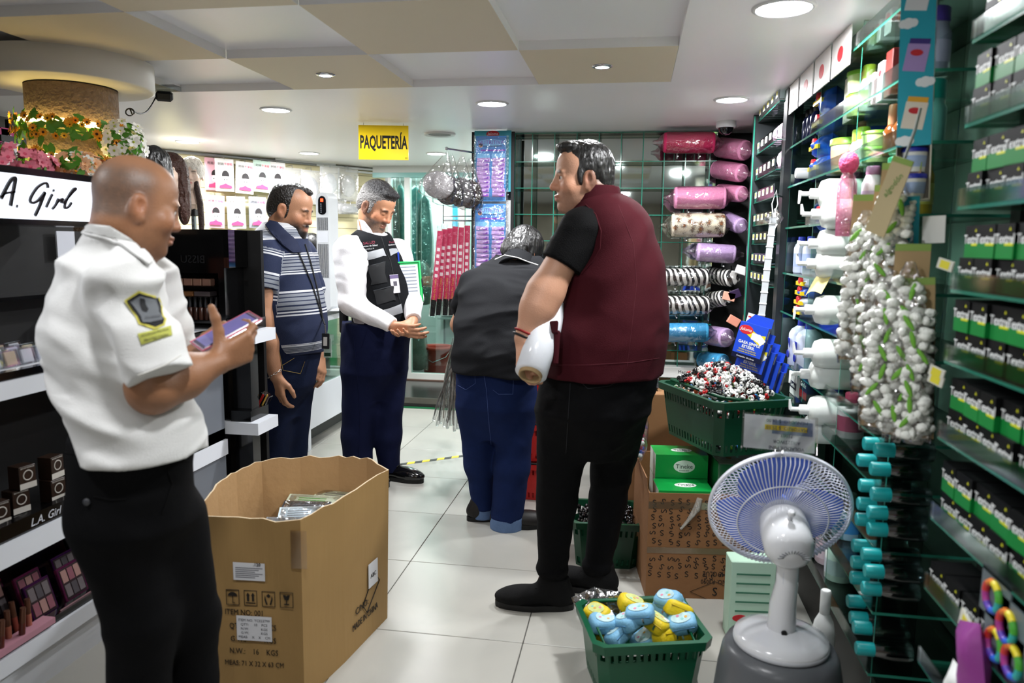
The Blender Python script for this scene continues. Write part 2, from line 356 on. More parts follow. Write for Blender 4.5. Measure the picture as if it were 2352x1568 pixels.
# ---- ceiling vent, dome camera, black speaker on the disc
c = onz(1010, 307, CEIL); t = thing('ceiling_speaker', 'round white ceiling speaker grille beside the yellow sign', 'speaker', tuple(c))
ob('rim', MB().lathe([(.075, -.006), (.10, -.012), (.105, -.004), (.105, .001)], 32, cap=False), trimw, t); ob('grille', MB().lathe([(.075, -.007), (.001, -.010)], 28, cap=False), mat('grille_grey', '#8c8e8f', .6, bump=.6, bscale=400), t)
c = onz(1668, 279, CEIL); t = thing('security_camera', 'white dome security camera on the ceiling above pink rolls', 'camera', tuple(c))
ob('base', MB().lathe([(.054, -.036), (.058, -.028), (.056, .001)], 28), trimw, t); ob('dome', MB().lathe([(.002, -.078), (.022, -.072), (.038, -.056), (.043, -.035)], 24), mat('dome_smoke', '#101114', .06, spec=.8), t)
c = onz(376, 198, CEIL); t = thing('black_speaker', 'small black speaker mounted under ceiling beside the column disc', 'speaker', (c[0], c[1], CEIL))
c2 = ony(376, 207, c[1]-.05)
ob('bracket', MB().box((-.06, -.03, -.02), (.07, .03, .001)), clear('acrylic_bracket', '#dfe6e8', .3), t); ob('housing', MB(RZ(.5) @ RX(.25)).cbox((0, 0, -.045), (.075, .06, .045), .01), mat('speaker_black', '#0c0d10', .35), t)
q = Vector((-2.12, 2.97, 2.0)); o0 = Vector(t.location)
cv = [Vector((-.03, -.01, -.04)).lerp(q-o0, s)+Vector((0, 0, -.05*math.sin(PI*s)-.03*s)) for s in np.linspace(0, 1, 14)]; mb = MB(); mb.tube(cv+[cv[-1]+Vector((.02*math.sin(a), 0, .015*(1-math.cos(a))-.03)) for a in np.linspace(.6, 6.6, 12)], .003, 6); ob('cable', mb, mat('cable_black', '#0b0b0c', .5), t)
# ---- iron bars before the rough wall
gr = thing('iron_grille', 'black iron bars in front of the rough grey wall', 'grille')
for px in (18, 48, 76): p0 = onx(px, 262, -3.6); ob('bar', MB().box((p0[0]-.012, p0[1]-.012, 1.2), (p0[0]+.012, p0[1]+.012, 2.10)), mat('iron_black', '#111114', .5, .5), gr)
p0 = onx(48, 262, -3.6); ob('cross_bar', MB().box((-3.615, p0[1]-.6, 1.86), (-3.585, p0[1]+.6, 1.885)), mat('iron_black', '#111114'), gr)
ob('rivet_ball', MB().ell((p0[0], p0[1]+.26, 1.92), (.03, .03, .03)), mat('iron_black', '#111114'), gr)
# ------------------------------------------------------------------ implicit surfaces for people and cloth
def _hash(ix, iy, iz):
    h = (ix*374761393 + iy*668265263 + iz*1274126177) & 0x7fffffff
    h = ((h ^ (h >> 13))*1103515245) & 0x7fffffff
    return ((h ^ (h >> 16)) & 0xffff)/65535.0
def vnoise(P):
    f = np.floor(P); i = f.astype(np.int64); u = P-f; u = u*u*(3-2*u); r = 0
    for dx in (0, 1):
        for dy in (0, 1):
            for dz in (0, 1):
                wt = (u[:, 0] if dx else 1-u[:, 0])*(u[:, 1] if dy else 1-u[:, 1])*(u[:, 2] if dz else 1-u[:, 2])
                r = r + wt*_hash(i[:, 0]+dx, i[:, 1]+dy, i[:, 2]+dz)
    return r
def folds(scale, amp, seed=0):
    """wrinkle displacement: ridged, stretched noise"""
    s = np.array(scale, float)
    def fn(P):
        Q = P*s+seed*7.31
        Q = Q+.6*np.stack([np.sin(P[:, 2]*9+seed), np.sin(P[:, 0]*8+2*seed), np.sin(P[:, 0]*7+P[:, 1]*6)], 1)
        a = vnoise(Q); b = vnoise(Q*2.1+11.3)
        return amp*((np.sqrt((2*a-1)**2+.02)*1.2-.5)+.35*(np.sqrt((2*b-1)**2+.03)-.5))
    return fn
class SDF:
    def __init__(s): s.p = []
    def cone(s, a, b, ra, rb, k=.02, op='u', capa=False, capb=False):
        a = np.array(a, float); b = np.array(b, float); d = b-a; L2 = d@d; L = math.sqrt(L2); ax = d/max(L, 1e-9)
        def fn(P):
            w_ = P-a; t = np.clip(w_@d/L2, 0, 1); v = np.linalg.norm(w_-t[:, None]*d, axis=1)-(ra+(rb-ra)*t)
            if capa: v = np.maximum(v, -(w_@ax))
            if capb: v = np.maximum(v, w_@ax-L)
            return v
        R_ = max(ra, rb); s.p.append((fn, np.minimum(a, b)-R_, np.maximum(a, b)+R_, k, op)); return s
    def ell(s, c, r, R_=None, k=.02, op='u'):
        c = np.array(c, float); r = np.array(r, float); R_ = np.eye(3) if R_ is None else np.array(R_)
        def fn(P):
            q = (P-c)@R_; k0 = np.linalg.norm(q/r, axis=1); k1 = np.linalg.norm(q/(r*r), axis=1)
            return np.where(k1 > 1e-6, k0*(k0-1)/np.maximum(k1, 1e-6), -r.min())
        m_ = r.max(); s.p.append((fn, c-m_, c+m_, k, op)); return s
    def loft(s, secs, side, front=None, axis=(0, 0, 1), k=.03, n=2.3, op='u'):
        """secs: (centre xyz, r_side, r_front, r_back) ordered along axis"""
        ax = np.array(axis, float); ax /= np.linalg.norm(ax); sd = np.array(side, float); sd = sd-ax*(sd@ax); sd /= np.linalg.norm(sd)
        fr = np.cross(ax, sd)
        if front is not None and fr@np.array(front) < 0: fr = -fr
        C_ = np.array([q[0] for q in secs], float); t0 = C_@ax; o_ = np.argsort(t0); t0 = t0[o_]; C_ = C_[o_]
        V = np.stack([C_@sd, C_@fr]+[np.array([q[j] for q in secs], float)[o_] for j in (1, 2, 3)], 1)
        tt = np.linspace(t0[0], t0[-1], 80)
        W = np.stack([np.interp(tt, t0, V[:, j]) for j in range(5)], 1)
        for _ in range(3):
            Z = W.copy(); Z[1:-1] = .25*W[:-2]+.5*W[1:-1]+.25*W[2:]; W = Z
        def fn(P):
            t = P@ax; g = [np.interp(t, tt, W[:, j]) for j in range(5)]
            u = np.abs(P@sd-g[0]); v = P@fr-g[1]; rf = np.where(v > 0, g[3], g[4])
            q = ((u/g[2])**n+(np.abs(v)/rf)**n)**(1/n)
            d = (q-1)*np.minimum(g[2], rf)
            return np.maximum(d, np.maximum(tt[0]-t, t-tt[-1]))
        m_ = max(max(q[1], q[2], q[3]) for q in secs)
        s.p.append((fn, C_.min(0)-m_, C_.max(0)+m_, k, op)); return s
    def plane(s, p0, nrm, k=.004):
        """cut away everything on the side nrm points to"""
        p0 = np.array(p0, float); nrm = np.array(nrm, float); nrm /= np.linalg.norm(nrm)
        s.p.append((lambda P: (P-p0)@nrm, None, None, k, 'i')); return s
    def comb(s, ds, P=None, disp=None):
        d = None
        for (fn, lo, hi, k, op), v in ds:
            if op == 'u':
                if d is None: d = v
                else:
                    h = np.clip(.5+.5*(v-d)/k, 0, 1); d = v*(1-h)+d*h-k*h*(1-h)
            elif d is not None:
                b = -v if op == 's' else v
                h = np.clip(.5-.5*(b-d)/k, 0, 1); d = b*(1-h)+d*h+k*h*(1-h)
        if disp is not None: d = d+disp(P)
        return d
    def mesh(s, name, res=.006, disp=None, B=12):
        U = [p for p in s.p if p[4] == 'u']
        lo = np.min([p[1] for p in U], 0)-4*res; hi = np.max([p[2] for p in U], 0)+4*res
        nb = np.ceil((hi-lo)/(res*B)).astype(int); bs = res*B
        g = np.stack(np.meshgrid(*[np.arange(n) for n in nb], indexing='ij'), -1).reshape(-1, 3)
        cen = lo+(g+.5)*bs; hd = bs*math.sqrt(3)/2
        dc = [p[0](cen) for p in s.p]; D = s.comb(list(zip(s.p, dc)))
        N = nb*B+1; G = np.full(tuple(N), .05, np.float32)
        ins = np.nonzero(D < 0)[0]
        for i in ins:
            a = g[i]*B; G[a[0]:a[0]+B, a[1]:a[1]+B, a[2]:a[2]+B] = -.05
        near = np.nonzero(np.abs(D) < hd*1.25+.012)[0]
        off = np.stack(np.meshgrid(*[np.arange(B+1)]*3, indexing='ij'), -1).reshape(-1, 3)*res
        for i in near:
            P = lo+g[i]*bs+off
            sel = []
            um = min([d[i] for p, d in zip(s.p, dc) if p[4] == 'u'])
            for p, d in zip(s.p, dc):
                if p[4] == 'u':
                    if d[i] < um+2.2*hd+p[3]: sel.append((p, p[0](P)))
                elif p[4] == 's':
                    if d[i] < 1.3*hd+p[3]: sel.append((p, p[0](P)))
                elif d[i] > -1.3*hd-p[3]: sel.append((p, p[0](P)))
            v = s.comb(sel, P, disp)
            a = g[i]*B; G[a[0]:a[0]+B+1, a[1]:a[1]+B+1, a[2]:a[2]+B+1] = v.reshape(B+1, B+1, B+1)
        S_ = (G < 0); c8 = np.zeros(tuple(N-1), np.int8)
        for dx in (0, 1):
            for dy in (0, 1):
                for dz in (0, 1): c8 += S_[dx:N[0]-1+dx, dy:N[1]-1+dy, dz:N[2]-1+dz]
        A = np.argwhere((c8 > 0) & (c8 < 8)); idx = np.full(tuple(N-1), -1, np.int32); idx[A[:, 0], A[:, 1], A[:, 2]] = np.arange(len(A))
        cor = [(dx, dy, dz) for dx in (0, 1) for dy in (0, 1) for dz in (0, 1)]
        val = np.stack([G[A[:, 0]+c[0], A[:, 1]+c[1], A[:, 2]+c[2]] for c in cor], 1)
        acc = np.zeros((len(A), 3)); cnt = np.zeros(len(A))
        for i in range(8):
            for j in range(i+1, 8):
                if sum(abs(cor[i][q]-cor[j][q]) for q in range(3)) != 1: continue
                x = (val[:, i] < 0) != (val[:, j] < 0)
                t = np.where(x, val[:, i]/np.where(x, val[:, i]-val[:, j], 1), 0)
                pt = np.array(cor[i], float)+t[:, None]*(np.array(cor[j], float)-np.array(cor[i], float))
                acc += np.where(x[:, None], pt, 0); cnt += x
        V = lo+(A+acc/np.maximum(cnt, 1)[:, None])*res
        F_ = []
        for ax in range(3):
            o1 = [0, 0, 0]; o2 = [0, 0, 0]; o1[(ax+1) % 3] = 1; o2[(ax+2) % 3] = 1
            sl0 = [slice(None)]*3; sl1 = [slice(None)]*3; sl0[ax] = slice(0, -1); sl1[ax] = slice(1, None)
            s0 = S_[tuple(sl0)]; s1 = S_[tuple(sl1)]
            E_ = np.argwhere(s0 != s1)
            ok = np.all(E_[:, [(ax+1) % 3, (ax+2) % 3]] > 0, 1)
            for q in ((ax+1) % 3, (ax+2) % 3): ok &= E_[:, q] < (N[q]-1)
            E_ = E_[ok]; o1 = np.array(o1); o2 = np.array(o2)
            c = [E_-o1-o2, E_-o2, E_, E_-o1]
            q = np.stack([idx[k_[:, 0], k_[:, 1], k_[:, 2]] for k_ in c], 1)
            fl = s0[E_[:, 0], E_[:, 1], E_[:, 2]]
            q = np.where(fl[:, None], q, q[:, ::-1])
            F_.append(q[np.all(q >= 0, 1)])
        F_ = np.concatenate(F_)
        me = bpy.data.meshes.new(name)
        me.vertices.add(len(V)); me.vertices.foreach_set('co', V.astype(np.float32).ravel())
        me.loops.add(F_.size); me.loops.foreach_set('vertex_index', F_.astype(np.int32).ravel())
        me.polygons.add(len(F_)); me.polygons.foreach_set('loop_start', np.arange(0, F_.size, 4, dtype=np.int32))
        me.polygons.foreach_set('use_smooth', np.ones(len(F_), bool))
        me.update(calc_edges=True); me.validate()
        return me
def verts(me):
    V = np.zeros(len(me.vertices)*3, np.float32); me.vertices.foreach_get('co', V); return V.reshape(-1, 3).astype(float)
def vcol(me, C_, name='tone'):
    a = me.color_attributes.new(name, 'FLOAT_COLOR', 'POINT')
    a.data.foreach_set('color', np.concatenate([C_, np.ones((len(C_), 1))], 1).astype(np.float32).ravel())
def vflt(me, v, name):
    a = me.attributes.new(name, 'FLOAT', 'POINT'); a.data.foreach_set('value', np.asarray(v, np.float32))
def skinmat(name, rough=.48, attr='tone', bump=.12):
    M = mat(name, '#c09070', rough, var=0, bump=bump, bscale=220, spec=.45)
    nt = M.node_tree; a = nt.nodes.new('ShaderNodeAttribute'); a.attribute_name = attr
    b = nt.nodes['Principled BSDF']; nt.links.new(a.outputs['Color'], b.inputs['Base Color'])
    b.inputs['Subsurface Weight'].default_value = .0
    return M
class Px:
    """pixel to world for things standing at depth y0"""
    def __init__(s, y0): s.y = y0
    def q(s, px, py, dy=0.0): return ony(px, py, s.y+dy)
    def r(s, rp, dy=0.0): return rp*((s.y+dy)*1.015)/FPX
    def rows(s, rows, ang, rho, dy=0.0, back=1.0, taper=False):
        """silhouette rows (py, pxL, pxR) -> loft sections for a body facing ang"""
        f = np.array([math.cos(ang), math.sin(ang), 0]); sd = np.array([math.sin(ang), -math.cos(ang), 0]); cr = AX_R/np.linalg.norm(AX_R)
        out = []
        for row in (rows+([(rows[-1][0]+.42*(rows[-1][2]-rows[-1][1]), rows[-1][1]+.27*(rows[-1][2]-rows[-1][1]), rows[-1][2]-.27*(rows[-1][2]-rows[-1][1]))] if taper else [])):
            py, l, r_ = row[:3]; rh = row[3] if len(row) > 3 else rho
            c = s.q((l+r_)/2, py, dy); w_ = s.r((r_-l)/2, dy)
            rs = w_/math.sqrt((sd@cr)**2+(rh*(f@cr))**2)
            out.append((c, rs, rs*rh, rs*rh*back))
        return out
def rot3(ang, pitch=0.0, roll=0.0):
    """columns: right, front, up for a head facing ang, nodding by pitch (down +), tilting by roll"""
    f = np.array([math.cos(ang)*math.cos(pitch), math.sin(ang)*math.cos(pitch), -math.sin(pitch)])
    r_ = np.array([math.sin(ang), -math.cos(ang), 0]); u = np.cross(r_, f)
    r2 = r_*math.cos(roll)+u*math.sin(roll); u2 = np.cross(r2, f)
    return np.stack([r2, f, u2], 1)
def head(S, c, R_, sc=1.0, fat=1.0, neck=None, neckr=(.058, .064), lids=False, nose=1.0, beard=0.0):
    c = np.array(c, float)
    def X(p): return c+R_@(np.array(p, float)*sc)
    def E(p, r, k=.02, op='u'): S.ell(X(p), np.array(r)*sc, R_, k*sc, op)
    E((0, -.010, .033), (.074, .091, .087)); E((0, .030, .046), (.060, .058, .055), .03)
    E((0, .026, -.028), (.061*fat, .064, .080), .03)
    E((0, .030, -.075), (.050*fat, .050, .040*fat), .03)
    E((0, .070, -.100), (.020, .019, .016), .025)
    for q in (-1, 1):
        E((q*.027, .082, .019), (.024, .011, .008), .012)
        E((q*.040*fat, .060, -.028), (.025*fat, .024, .028), .02)
    for q in (-1, 1): E((q*.031, .096, .002), (.015, .011, .009), .012, 's')
    S.cone(X((0, .088, .012)), X((0, .099*nose, -.026)), .0085*sc, .0115*sc, .012*sc)
    E((0, .101*nose, -.031), (.0125, .012, .0105), .01)
    for q in (-1, 1): E((q*.0135, .092, -.034), (.0085, .011, .0085), .008)
    E((0, .0935, -.0605), (.022, .0085, .0055), .006); E((0, .092, -.0725), (.019, .0085, .0065), .006)
    if lids:
        for q in (-1, 1): E((q*.031, .0765, .002), (.0165, .0135, .0125), .006)
    else:
        for q in (-1, 1): E((q*.031, .0775, .0098), (.0175, .0140, .0062), .004); E((q*.031, .0775, -.0085), (.0165, .0125, .0052), .004); E((q*.046, .070, .001), (.006, .012, .010), .004)
    if beard > 0: E((0, .068, -.098), (.040, .036, .034+beard*.02), .02); E((0, .092, -.052), (.026, .011, .007), .008)
    for q in (-1, 1):
        E((q*.0765, -.006, -.008), (.0095, .019, .031), .006); E((q*.083, -.013, -.004), (.006, .014, .027), .004)
        E((q*.0875, .000, -.005), (.0085, .0105, .018), .004, 's')
        E((q*.078, .002, -.034), (.007, .009, .010), .005)
    if neck is not None:
        S.cone(X((0, -.018, -.05)), neck, neckr[0]*sc, neckr[1]*sc, .03*sc)
        S.ell(X((0, .010, -.075)), np.array((.045, .045, .045))*sc, R_, .035*sc)
    return X
def hand(S, wr, d, n, side, sc=1.0, curls=None, thumb=None, spread=.06, k=.006):
    """wr wrist, d pointing along the hand, n where the palm faces, side = +1/-1 puts the thumb on d x n or opposite"""
    wr = np.array(wr, float); d = np.array(d, float); d /= np.linalg.norm(d); n = np.array(n, float); n = n-d*(n@d); n /= np.linalg.norm(n)
    t = np.cross(d, n)*side
    curls = curls or [(.35, .45, .3)]*4
    kn = [(.092, .029), (.096, .0095), (.091, -.0105), (.082, -.029)]
    ln = [(.044, .026, .021), (.048, .030, .022), (.044, .028, .021), (.034, .021, .018)]
    tips = []
    for i in range(4):
        K = wr+(d*kn[i][0]+t*kn[i][1])*sc
        S.cone(wr+t*kn[i][1]*.55*sc+d*.01*sc, K, .0155*sc, .0125*sc, .012*sc)
        p = K; th = 0
        for j in range(3):
            th += curls[i][j]; dd = d*math.cos(th)+n*math.sin(th)+t*spread*(1.5-i)*.6*math.cos(th); dd /= np.linalg.norm(dd)
            e = p+dd*ln[i][j]*sc
            S.cone(p, e, (.0102-.001*j-(.0012 if i == 3 else 0))*sc, (.0095-.0011*j-(.0012 if i == 3 else 0))*sc, k*sc); p = e
        tips.append(p)
    S.ell(wr+(d*.05+n*.008)*sc, np.array((.045, .034, .016))*sc, np.stack([d, t, n], 1), .015*sc)
    th = thumb or [(.55, .75, .35), (.8, .45, .35), (.9, .3, .3)]
    p = wr+(d*.022+t*.022+n*.008)*sc
    for j, (a, b, c_) in enumerate(th):
        dd = d*a+t*b+n*c_; dd = dd/np.linalg.norm(dd); e = p+dd*(.046, .034, .027)[j]*sc
        S.cone(p, e, (.0165, .0125, .0112)[j]*sc, (.0125, .0112, .009)[j]*sc, (.014, k, k)[j]*sc); p = e
    tips.append(p)
    return tips
def smooth01(x, a, b): t = np.clip((x-a)/(b-a), 0, 1); return t*t*(3-2*t)
def facecolor(me, X, c, R_, sc, skin, lip='#a86a5c', hairc=None, hairfn=None, stub=0.0, stubc='#2a211d', red=.25, brow=None, beardc=None, beardfn=None):
    V = verts(me); L = ((V-np.array(c))@R_)/sc
    base = np.array(lin(skin)); C_ = np.tile(base, (len(V), 1))
    nz = vnoise(V*35.0); n2 = vnoise(V*9.0+5)
    C_ *= (.92+.10*nz+.08*n2)[:, None]
    def mixin(mask, col): nonlocal C_; C_ = C_*(1-mask[:, None])+np.array(lin(col))*mask[:, None]
    hd = (L[:, 2] > -.14) & (np.abs(L[:, 0]) < .1) & (np.abs(L[:, 1]) < .14)
    def blob(p, r): return np.exp(-(((L-np.array(p))/np.array(r))**2).sum(1))
    rd = np.array([1.12, .86, .80])
    for p, r, a in (((0, .11, -.03), (.02, .02, .018), .8), ((.045, .07, -.03), (.03, .03, .025), .6), ((-.045, .07, -.03), (.03, .03, .025), .6), ((.082, -.005, -.005), (.016, .03, .04), .7), ((-.082, -.005, -.005), (.016, .03, .04), .7)):
        mk = blob(p, r)*a*red/.25*hd; C_ = C_*(1-mk[:, None])+C_*rd*mk[:, None]
    mixin(np.clip(blob((0, .097, -.066), (.025, .016, .0105))*1.5-.3, 0, 1)*.85*hd, lip)
    if stub > 0:
        mk = smooth01(L[:, 2], -.035, -.055)*smooth01(L[:, 1], -.01, .03)*smooth01(L[:, 2], -.145, -.115)*(1-np.clip(blob((0, .1, -.066), (.022, .02, .009))*1.6, 0, 1))
        mk = np.maximum(mk, blob((0, .1, -.052), (.03, .02, .008)))
        mixin(np.clip(mk*stub*(.75+.5*vnoise(V*160)), 0, 1)*hd, stubc)
    if beardfn is not None: mixin(np.clip(beardfn(L), 0, 1)*hd, beardc)
    if hairfn is not None: mixin(np.clip(hairfn(L)*(.85+.3*vnoise(V*120)), 0, 1)*hd, hairc)
    if brow is not None:
        for q in (-1, 1):
            mk = np.clip(np.exp(-(((L[:, 0]-q*.032)/.019)**4)-(((L[:, 2]-.0215+.12*np.abs(np.abs(L[:, 0])-.028))/.0062)**2))*1.4-.2, 0, 1)*(L[:, 1] > .06)
            mixin(mk*.9*hd, brow)
    vcol(me, np.clip(C_, 0, 1)); return L
def eyes(parent, X, R_, sc, look=(0, 1, 0)):
    for q in (-1, 1):
        mb = MB(); c = X((q*.031, .0765, .0012)); lk = Vector(R_@np.array(look, float)).normalized()
        mb.ell((0, 0, 0), (.0122*sc,)*3, 0, 14, 10)
        Fm = frame((0, 0, 0), lk)
        mb.lathe([(.0062*sc, .0108*sc), (.0058*sc, .0119*sc), (.003*sc, .0125*sc)], 12, 1, Fm); mb.lathe([(.003*sc, .0124*sc), (0.0001, .0128*sc)], 10, 2, Fm)
        ob('eyeball', mb, [mat('eye_white', '#d9d2cc', .15, var=.02), mat('iris_brown', '#3a2214', .1, var=.1), mat('pupil_black', '#050404', .05, var=0)], parent, loc=tuple(c))
def hairmesh(name, c, R_, sc, prims, cuts, disp=None, res=.0045):
    S = SDF(); c = np.array(c, float)
    for p, r, k in prims: S.ell(c+R_@(np.array(p)*sc), np.array(r)*sc, R_, k*sc)
    for p, r, k in cuts: S.ell(c+R_@(np.array(p)*sc), np.array(r)*sc, R_, k*sc, 's')
    return S.mesh(name, res, disp)
def ring_strip(name, pts, width, thick, m_, parent, label=None):
    """flat band along a closed or open path"""
    return ob(name, MB().tube(pts, 1.0, 8, flat=(width/2, thick/2)), m_, parent, label=label)
# ------------------------------------------------------------------ people
from mathutils.bvhtree import BVHTree
from mathutils.geometry import delaunay_2d_cdt
def bvh_of(*mes):
    vs = []; ps = []
    for me in mes:
        n = len(vs); vs += [tuple(v.co) for v in me.vertices]; ps += [tuple(i+n for i in p.vertices) for p in me.polygons]
    return BVHTree.FromPolygons(vs, ps)
def cast(bv, px, py, off):
    d = Vector(ray(px, py)).normalized(); h = bv.ray_cast(Vector(CAMP), d)
    if h[0] is None: return None
    n = h[1] if h[1].dot(d) < 0 else -h[1]
    return h[0]+n*off*.6-d*off*.4
def decal(name, polys, bv, mats, parent, off=.002, step=6.0, mis=None, label=None, layered=False):
    """cloth patches sewn on a garment: outlines in photo pixels, laid on the garment's surface"""
    mb = MB()
    for pi, poly in enumerate(polys):
        n = len(poly); P = [Vector(p) for p in poly]
        xs = [p[0] for p in poly]; ys = [p[1] for p in poly]
        def inside(x, y):
            c = False; j = n-1
            for i in range(n):
                if (poly[i][1] > y) != (poly[j][1] > y) and x < (poly[j][0]-poly[i][0])*(y-poly[i][1])/(poly[j][1]-poly[i][1])+poly[i][0]: c = not c
                j = i
            return c
        x = min(xs)+step*.5
        while x < max(xs):
            y = min(ys)+step*.5
            while y < max(ys):
                if inside(x, y): P.append(Vector((x+rnd.uniform(-.1, .1), y+rnd.uniform(-.1, .1))))
                y += step
            x += step
        r = delaunay_2d_cdt(P, [(i, (i+1) % n) for i in range(n)], [], 1, .01)
        vs = [cast(bv, v[0], v[1], off+(.0012*pi if layered else 0)) for v in r[0]]
        fs = [tuple(f)[::-1] for f in r[2] if all(vs[i] is not None for i in f)]
        fs = [f for f in fs if max((vs[f[i]]-vs[f[i-1]]).length for i in range(len(f))) < .06]
        vs = [v if v is not None else Vector((0, 0, 0)) for v in vs]
        us = sorted({i for f in fs for i in f}); mp = {i: j for j, i in enumerate(us)}; vs = [vs[i] for i in us]; fs = [tuple(mp[i] for i in f) for f in fs]
        mb.add(vs, fs, mis[pi] if mis else 0, True)
    return ob(name, mb, mats, parent, label=label) if mb.v else None
def seam(name, lines, bv, r_, m_, parent, off=.0005, closed=False):
    mb = MB()
    for ln in lines:
        pts = []
        for i in range(len(ln)-1):
            for t in np.linspace(0, 1, 7)[:-1 if i < len(ln)-2 else None]:
                c = cast(bv, ln[i][0]+(ln[i+1][0]-ln[i][0])*t, ln[i][1]+(ln[i+1][1]-ln[i][1])*t, off)
                if c is not None and (not pts or (c-pts[-1]).length < .08): pts.append(c)
        if len(pts) > 1: mb.tube(pts, r_, 6)
    return ob(name, mb, m_, parent) if mb.v else None
def pxtext(s, cx, cy, size, bv, m_, parent, rot=0.0, sx=1.0, off=.003, name='lettering', sxy=0.0):
    """lettering printed on a garment, size in photo pixels"""
    o = text(s, 1.0, m_, None, None, ext=0.0); me0 = o.data; vs = []
    for v in me0.vertices:
        x = v.co.x*size*sx; y = -v.co.y*size; y += sxy*x
        X_ = cx+x*math.cos(rot)-y*math.sin(rot); Y_ = cy+x*math.sin(rot)+y*math.cos(rot)
        vs.append(cast(bv, X_, Y_, off))
    fs = [tuple(p.vertices) for p in me0.polygons if all(vs[i] is not None for i in p.vertices)]
    us = sorted({i for f in fs for i in f}); mp = {i: j for j, i in enumerate(us)}
    mb = MB(); mb.add([vs[i] for i in us], [tuple(mp[i] for i in f) for f in fs]); bpy.data.objects.remove(o)
    return ob(name, mb, m_, parent)
def shoe(parent, heel, ang, L=.29, W=.098, Hh=.085, m_=None, sole=None, high=False, sharp=1.0):
    heel = np.array((heel[0], heel[1], 0.0)); f = np.array([math.cos(ang), math.sin(ang), 0]); s_ = np.array([-f[1], f[0], 0]); u = np.array([0, 0, 1.0])
    R_ = np.stack([f, s_, u], 1); S = SDF()
    S.ell(heel+f*(L-.075)+u*.038, (.082*sharp, W*.5, .032), R_, .02)
    S.ell(heel+f*.16+u*.045, (.11, W*.45, .042), R_, .03)
    S.ell(heel+f*.055+u*.052, (.062, W*.40, .052), R_, .03)
    S.cone(heel+f*.06+u*.06, heel+f*.058+u*(Hh+.03), W*.40, W*.40, .03, capb=True)
    if high: S.cone(heel+f*.12+u*.075, heel+f*.10+u*(Hh+.05), .03, .028, .03)
    S.plane(heel+u*.016, (0, 0, -1))
    sh = ob('shoe', S.mesh('shoe', .005), None, parent); sh.data.materials.append(m_)
    pr = []
    for i in range(24):
        a = 2*PI*i/24; x = math.cos(a); y = math.sin(a)
        wd = W*.52*(1.0 if x > 0 else .86); pr.append((L*.5+x*L*.515, wd*math.copysign(abs(y)**.8, y)))
    Mx = Matrix.Translation(heel) @ RZ(ang)
    ob('sole', MB().prism(pr, .024, M=Mx), sole or m_, sh)
    mb = MB()
    for i in range(4):
        c = heel+f*(.115+.024*i)+u*(.098-.011*i); mb.tube([c-s_*.026, c+u*.004, c+s_*.026+f*.008], .0028, 6)
    c = heel+f*.112+u*.103
    for q in (-1, 1): mb.tube([c, c+s_*q*.018+u*.012, c+s_*q*.03+u*.004, c+s_*q*.012-u*.002], .0024, 6)
    ob('shoelace', mb, mat('lace_black', '#0c0c0d', .8), sh)
    return sh
def grp_axes(ang): return np.array([math.sin(ang), -math.cos(ang), 0])
cl_white = mat('polo_white', '#d6d6d4', .82, var=.03, vscale=3, bump=.25, bscale=420, sheen=.2)
cl_black = mat('cloth_black', '#060607', .85, var=.2, bump=.3, bscale=300, spec=.12)
cl_trous = mat('trouser_black', '#050507', .85, var=.2, bump=.2, bscale=320, spec=.12)
cl_maroon = mat('vest_maroon', '#390d15', .85, var=.05, vscale=5, bump=.2, bscale=380, spec=.12)
cl_navy = mat('trouser_navy', '#0d1330', .85, spec=.12, var=.08, bump=.15, bscale=300)
cl_grey = mat('polo_charcoal', '#17181b', .9, var=.08, bump=.25, bscale=400, spec=.15)
cl_shirtw = mat('shirt_white', '#e9e8ea', .7, var=.02, bump=.1, bscale=200)
cl_denim = mat('denim_dark', '#0f1830', .85, spec=.12, var=.25, vscale=14, bump=.35, bscale=500)
cl_denim2 = mat('denim_blue', '#14234c', .85, spec=.12, var=.22, vscale=12, bump=.35, bscale=500)
cl_denimc = mat('denim_turnup', '#5a7399', .85, var=.15, vscale=60, bump=.3, bscale=500)
hair_black = mat('hair_black', '#060505', .42, var=.5, vscale=90, bump=.5, bscale=90, bstretch=(1, 1, .25), spec=.6)
hair_brown = mat('hair_dark_brown', '#120d0b', .30, var=.5, vscale=90, bump=.8, bscale=110, spec=.6)
hair_grey = mat('hair_salt_pepper', '#4a4a4c', .45, var=.85, vscale=150, bump=1.0, bscale=140)
leather_black = mat('leather_black', '#08080a', .12, var=.1, spec=.7)
sneaker = mat('sneaker_black', '#070708', .8, spec=.2, var=.2, bump=.4, bscale=500); rubber = mat('rubber_black', '#070708', .55, var=.1)
def core(S, hips, chest, neckp, legs):
    """slim torso and legs inside the clothes so that the body is one figure"""
    S.cone(hips, chest, .09, .10, .05); S.cone(chest, neckp, .09, .05, .05)
    for lg in legs:
        lg = (*lg[:-1], np.array(lg[-1])+np.array((0, 0, .06)))
        for i in range(len(lg)-1): S.cone(lg[i], lg[i+1], .05-.008*i, .045-.008*i, .03)

